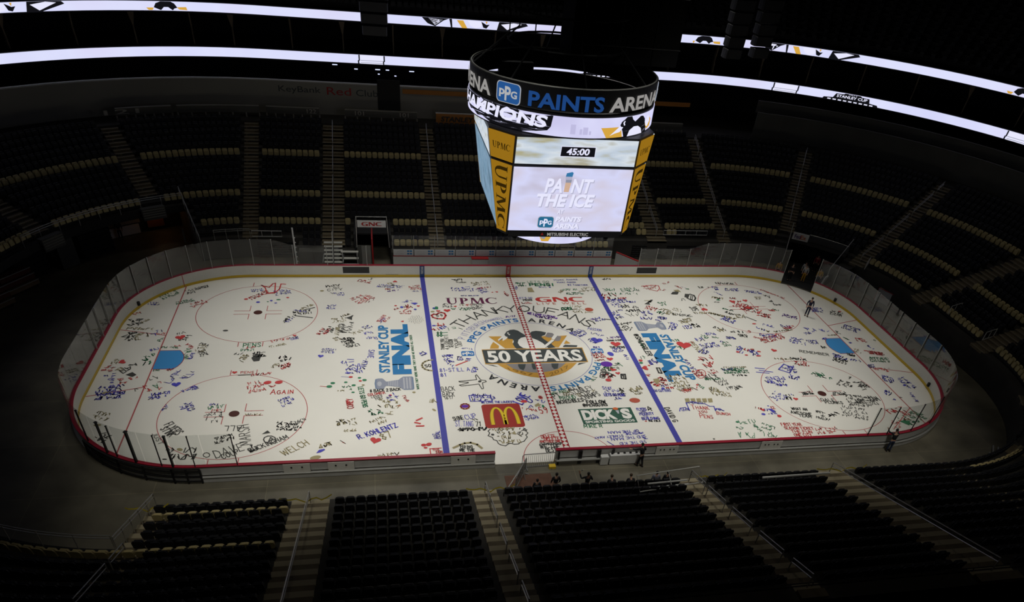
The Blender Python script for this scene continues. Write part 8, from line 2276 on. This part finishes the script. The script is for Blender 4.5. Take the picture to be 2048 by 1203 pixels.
def person(loc_, rz, label, pose='stand', top='cloth_black', legs='cloth_black', hair='hair_dark', skin='skin', arms=None, h=1.78, lean=0.0, hat=None, step=0.0, turn=0.0, sitz=.46):
    """figure faces +Y; joints in metres for a 1.78 m adult"""
    k = h/1.78; r = thing('person', label, 'person', loc_, rz)
    V = lambda x, y, z: Vector((x*k, y*k, z*k))
    if pose == 'sit':
        hip = V(0, 0, sitz); knee = [V(-.10, .44, sitz+.02), V(.10, .44, sitz+.02)]; ank = [V(-.10, .46, .09), V(.10, .46, .09)]
        sp = V(0, lean*.3, 0)
    elif pose == 'crouch':
        hip = V(0, -.05, .62); knee = [V(-.13, .30, .60), V(.14, .28, .55)]; ank = [V(-.13, .05, .09), V(.14, -.05, .09)]
        sp = V(0, .25, -.06)
    else:
        hip = V(0, 0, .94); knee = [V(-.10, .02+step*.10, .50), V(.10, .02-step*.08, .50)]; ank = [V(-.11, step*.26, .09), V(.11, -step*.24, .09)]
        sp = V(0, lean, 0)
    up_ = lambda z, y=0.0: hip+V(0, y, z)+sp*(z/.55)
    waist, chest, neckb, neck, chin, crown = up_(.18), up_(.40), up_(.53), up_(.575), up_(.66, .02), up_(.80, .01)
    sh = [up_(.50)+V(-.185, 0, 0), up_(.50)+V(.185, 0, 0)]
    A = arms or {'l': (V(-.27, -.02, -.27), V(-.26, .10, -.50)), 'r': (V(.27, -.02, -.27), V(.26, .10, -.50))}
    elb = [sh[0]+A['l'][0]-V(-.185, 0, 0)*.0-V(-.0, 0, 0), sh[1]+A['r'][0]]; wr = [sh[0]+A['l'][1], sh[1]+A['r'][1]]
    elb = [sh[0]+V(A['l'][0].x+.185, 0, 0)+V(0, A['l'][0].y, A['l'][0].z) if arms is None else sh[0]+A['l'][0], sh[1]+V(A['r'][0].x-.185, 0, 0)+V(0, A['r'][0].y, A['r'][0].z) if arms is None else sh[1]+A['r'][0]]
    wr = [sh[0]+V(A['l'][1].x+.185, A['l'][1].y, A['l'][1].z) if arms is None else sh[0]+A['l'][1], sh[1]+V(A['r'][1].x-.185, A['r'][1].y, A['r'][1].z) if arms is None else sh[1]+A['r'][1]]
    # body: pelvis, spine, head, arms, hands with five fingers, legs, feet
    N = [(hip, (.15*k, .11*k)), (waist, (.125*k, .095*k)), (chest, (.155*k, .11*k)), (neckb, (.075*k, .065*k)), (neck, .055*k), (chin, (.068*k, .085*k)), (crown-V(0, 0, .045), (.078*k, .095*k)), (crown, (.05*k, .06*k))]
    E = [(0, 1), (1, 2), (2, 3), (3, 4), (4, 5), (5, 6), (6, 7)]
    def add(p, r_, fr): N.append((p, r_)); E.append((fr, len(N)-1)); return len(N)-1
    for s in (0, 1):
        a = add(sh[s], .062*k, 2); b = add(elb[s], .043*k, a); w0 = add(wr[s], .030*k, b)
        d = (wr[s]-elb[s]).normalized(); side = d.cross(Vector((0, 0, 1))); side = side.normalized() if side.length > .1 else Vector((1, 0, 0)); pn = d.cross(side).normalized()
        pm = add(wr[s]+d*.07*k, (.040*k, .022*k), w0)
        for q, (fx, fl_) in enumerate(((-.033, .075), (-.011, .088), (.011, .082), (.033, .062))):
            f1_ = add(wr[s]+d*(.10+fl_*.45)*k+side*fx*1.05*k, .0092*k, pm); add(wr[s]+d*(.10+fl_*.85)*k+side*fx*1.1*k-pn*.022*k, .008*k, f1_)
        t1 = add(wr[s]+d*.075*k+side*(-.062 if s else .062)*k, .0105*k, w0); add(wr[s]+d*.12*k+side*(-.075 if s else .075)*k, .0085*k, t1)
    hp = [hip+V(-.09, .0, -.02), hip+V(.09, .0, -.02)]
    toe = []
    for s in (0, 1):
        a = add(hp[s], .088*k, 0); b = add(knee[s], .058*k, a); c_ = add(ank[s], .040*k, b); tp = ank[s]+V(0, .17, -.05); toe.append(tp); add(tp, (.04*k, .028*k), c_)
    me = skin_mesh('body', skin, N, E)
    # face: nose, ears, brow and mouth as part of the same body mesh
    bm = bmesh.new(); bm.from_mesh(me)
    hc = (chin+crown)/2
    def blob(p, r_, sx=1, sy=1, sz=1):
        bmesh.ops.create_icosphere(bm, subdivisions=1, radius=r_*k, matrix=Matrix.Translation(p) @ Matrix.Diagonal((sx, sy, sz, 1)))
    blob(hc+V(0, .098, -.015), .016, .8, 1.1, 1.3); blob(hc+V(-.078, 0, 0), .025, .5, .8, 1.2); blob(hc+V(.078, 0, 0), .025, .5, .8, 1.2); blob(hc+V(0, .088, -.062), .022, 1.2, .5, .35)
    bm.to_mesh(me); bm.free()
    link('body', me, r)
    e_ = MB()
    for s in (-1, 1): e_.lathe([(0, -.008*k), (.009*k, 0), (0, .008*k)], tuple(hc+V(s*.03, .094, .012)), 6)
    e_.build('eyes', 'hair_dark', r)
    # clothes follow the body a little outside it
    g = 1.16
    SN = [(hip+V(0, 0, .0), (.168*k, .128*k)), (waist, (.15*k, .118*k)), (chest, (.178*k, .132*k)), (neckb-V(0, 0, .015), (.085*k, .075*k))]; SE = [(0, 1), (1, 2), (2, 3)]
    for s in (0, 1):
        SN.append((sh[s], .076*k)); SE.append((2, len(SN)-1)); SN.append((elb[s], .056*k)); SE.append((len(SN)-2, len(SN)-1)); SN.append((wr[s]-(wr[s]-elb[s]).normalized()*.03, .043*k)); SE.append((len(SN)-2, len(SN)-1))
    link('jacket', skin_mesh('jacket', top, SN, SE), r)
    LN = [(hip+V(0, 0, .06), (.16*k, .122*k)), (hip-V(0, 0, .03), (.162*k, .125*k))]; LE = [(0, 1)]
    for s in (0, 1):
        LN.append((hp[s]-V(0, 0, .04) if pose == 'stand' else hp[s]+V(0, .06, 0), .102*k)); LE.append((1, len(LN)-1)); LN.append((knee[s], .074*k)); LE.append((len(LN)-2, len(LN)-1)); LN.append((ank[s]+V(0, 0, .0), .058*k)); LE.append((len(LN)-2, len(LN)-1))
    link('trousers', skin_mesh('trousers', legs, LN, LE), r)
    for s in (0, 1):
        mb = MB(); slab(mb, .10*k, .28*k, .08*k, .045*k, 0, 0); me_ = mb.mesh('shoe', 'shoe'); o = link('shoe', me_, r); o.location = ank[s]+V(0, -.07, -.085); o.rotation_euler = (-pi/2, 0, 0); o.location = ank[s]+V(0, -.09, -.09); o.scale = (1, 1, 1)
    hm = MB(); prof = [(.083, -.02), (.092, .03), (.086, .075), (.055, .11), (0, .122)] if hat is None else [(.095, .02), (.098, .05), (.088, .10), (.05, .125), (0, .13)]
    hm.lathe([(a*k, b*k) for a, b in prof], tuple(hc+V(0, -.012, .005)), 12); hm.build('hair' if hat is None else 'cap', hair if hat is None else hat, r, True)
    return r
Vv = lambda x, y, z: Vector((x, y, z))
person((25.95, 5.17, 0), rad(150), 'person in dark clothes standing on the ice at the right circle', 'stand', 'cloth_navy', 'cloth_navy', step=.25)
person((4.3, -13.75, -.05), rad(28), 'person in black leaning on the near boards with one arm on the rail', 'stand', 'cloth_black', 'cloth_black', lean=.10, step=.5, arms={'l': (Vv(-.20, .18, -.10), Vv(-.42, .34, -.06)), 'r': (Vv(.14, -.05, -.27), Vv(.10, .18, -.38))})
person((22.3, -13.55, -.05), rad(-10), 'person in dark clothes leaning over the near right boards', 'stand', 'cloth_black', 'cloth_jeans', lean=.12, arms={'l': (Vv(-.10, .24, -.12), Vv(-.14, .42, -.02)), 'r': (Vv(.10, .24, -.12), Vv(.14, .42, -.02))})
kf = 2.2
ZS = fz(kf); YS = -HY-off(kf)+.30
person((-1.75, -15.9, -.05), 0, 'person in black standing behind the front row near the brown mat', 'stand', 'cloth_black', 'cloth_black', h=1.72)
for x, lab, top, hr, h_ in ((-2.95, 'person with only the head showing above the front row, leftmost', 'cloth_black', 'hair_dark', 1.6), (1.65, 'person seated low behind the front row right of the phone holder', 'cloth_black', 'hair_brown', 1.5), (2.85, 'person whose hair just shows over the front row', 'cloth_black', 'hair_brown', 1.35), (4.35, 'person in a pale grey shirt behind the front row', 'cloth_grey', 'hair_dark', 1.7), (5.6-.55, 'person in black behind the front row beside the white bars', 'cloth_black', 'hair_dark', 1.65)):
    person((x, -16.2, -.05), rad(-3), lab, 'stand' if h_ > 1.55 else 'crouch', top, 'cloth_jeans', hair=hr, h=h_ if h_ > 1.55 else 1.75)
ph = person((.15, -16.0, -.05), rad(8), 'person in black holding up a phone behind the front row', 'stand', 'cloth_black', 'cloth_black', skin='skin_dark', hair='hair_dark', h=1.72, arms={'l': (Vv(-.16, .16, -.20), Vv(-.22, .34, .06)), 'r': (Vv(.14, -.02, -.28), Vv(.02, .22, -.18))})
r = MB().box((0, 0, 0), (.085, .012, .17)).build('phone', 'white_panel'); r.location = (-.13, -15.58, 1.50); r.rotation_euler = (rad(20), 0, rad(8)); tag(r, 'bright phone held up by a person behind the front row', 'phone')
person((-34.3, 20.6, -.05), rad(200), 'person in black standing by the white barrier at far left', 'stand', 'cloth_black', 'cloth_black', h=1.8)
r = MB().box((0, 0, .35), (.5, .4, .7)).build('red_bin', 'red_paint'); r.location = (-35.3, 20.0, -.05); tag(r, 'small red bin by the white barrier at far left', 'bin')
gp = [(uD0-.55, 1.2, 'person in gold and black behind the boards left of the gate', 'cloth_gold', 'cloth_black'), (uD0+.55, 1.3, 'person in a black coat at the left edge of the gate', 'cloth_black', 'cloth_black'), (uD0+1.35, 2.6, 'person in a pale top inside the gate tunnel', 'cloth_white', 'cloth_jeans'), (uD0+1.55, 1.9, 'person in a white and gold jersey in the gate', 'cloth_white', 'cloth_gold'), (uD0+1.7, 5.2, 'person in a red top deep in the gate tunnel', 'cloth_red', 'cloth_black'), (uD1-.35, 2.2, 'person in a bright gold jacket right of the gate', 'cloth_gold', 'cloth_black')]
for u, o_, lab, tp, lg in gp:
    p, n = pt(u, o_); person((p.x, p.y, -.05), math.atan2(-n.y, -n.x)-pi/2, lab, 'stand', tp, lg, h=1.74)
p, n = pt(uD1+.25, 1.15); r = thing('goalie_pad', 'white pad leaning behind the boards right of the gate', 'pad', (p.x, p.y, 0), math.atan2(n.y, n.x)); slab(MB(), .5, 1.0, .16, .08, 0, .6, .2).build('pad_body', 'cloth_white', r); MB().box((0, .05, 1.1), (.3, .1, .5)).build('pad_stripe', 'vent_dark', r)
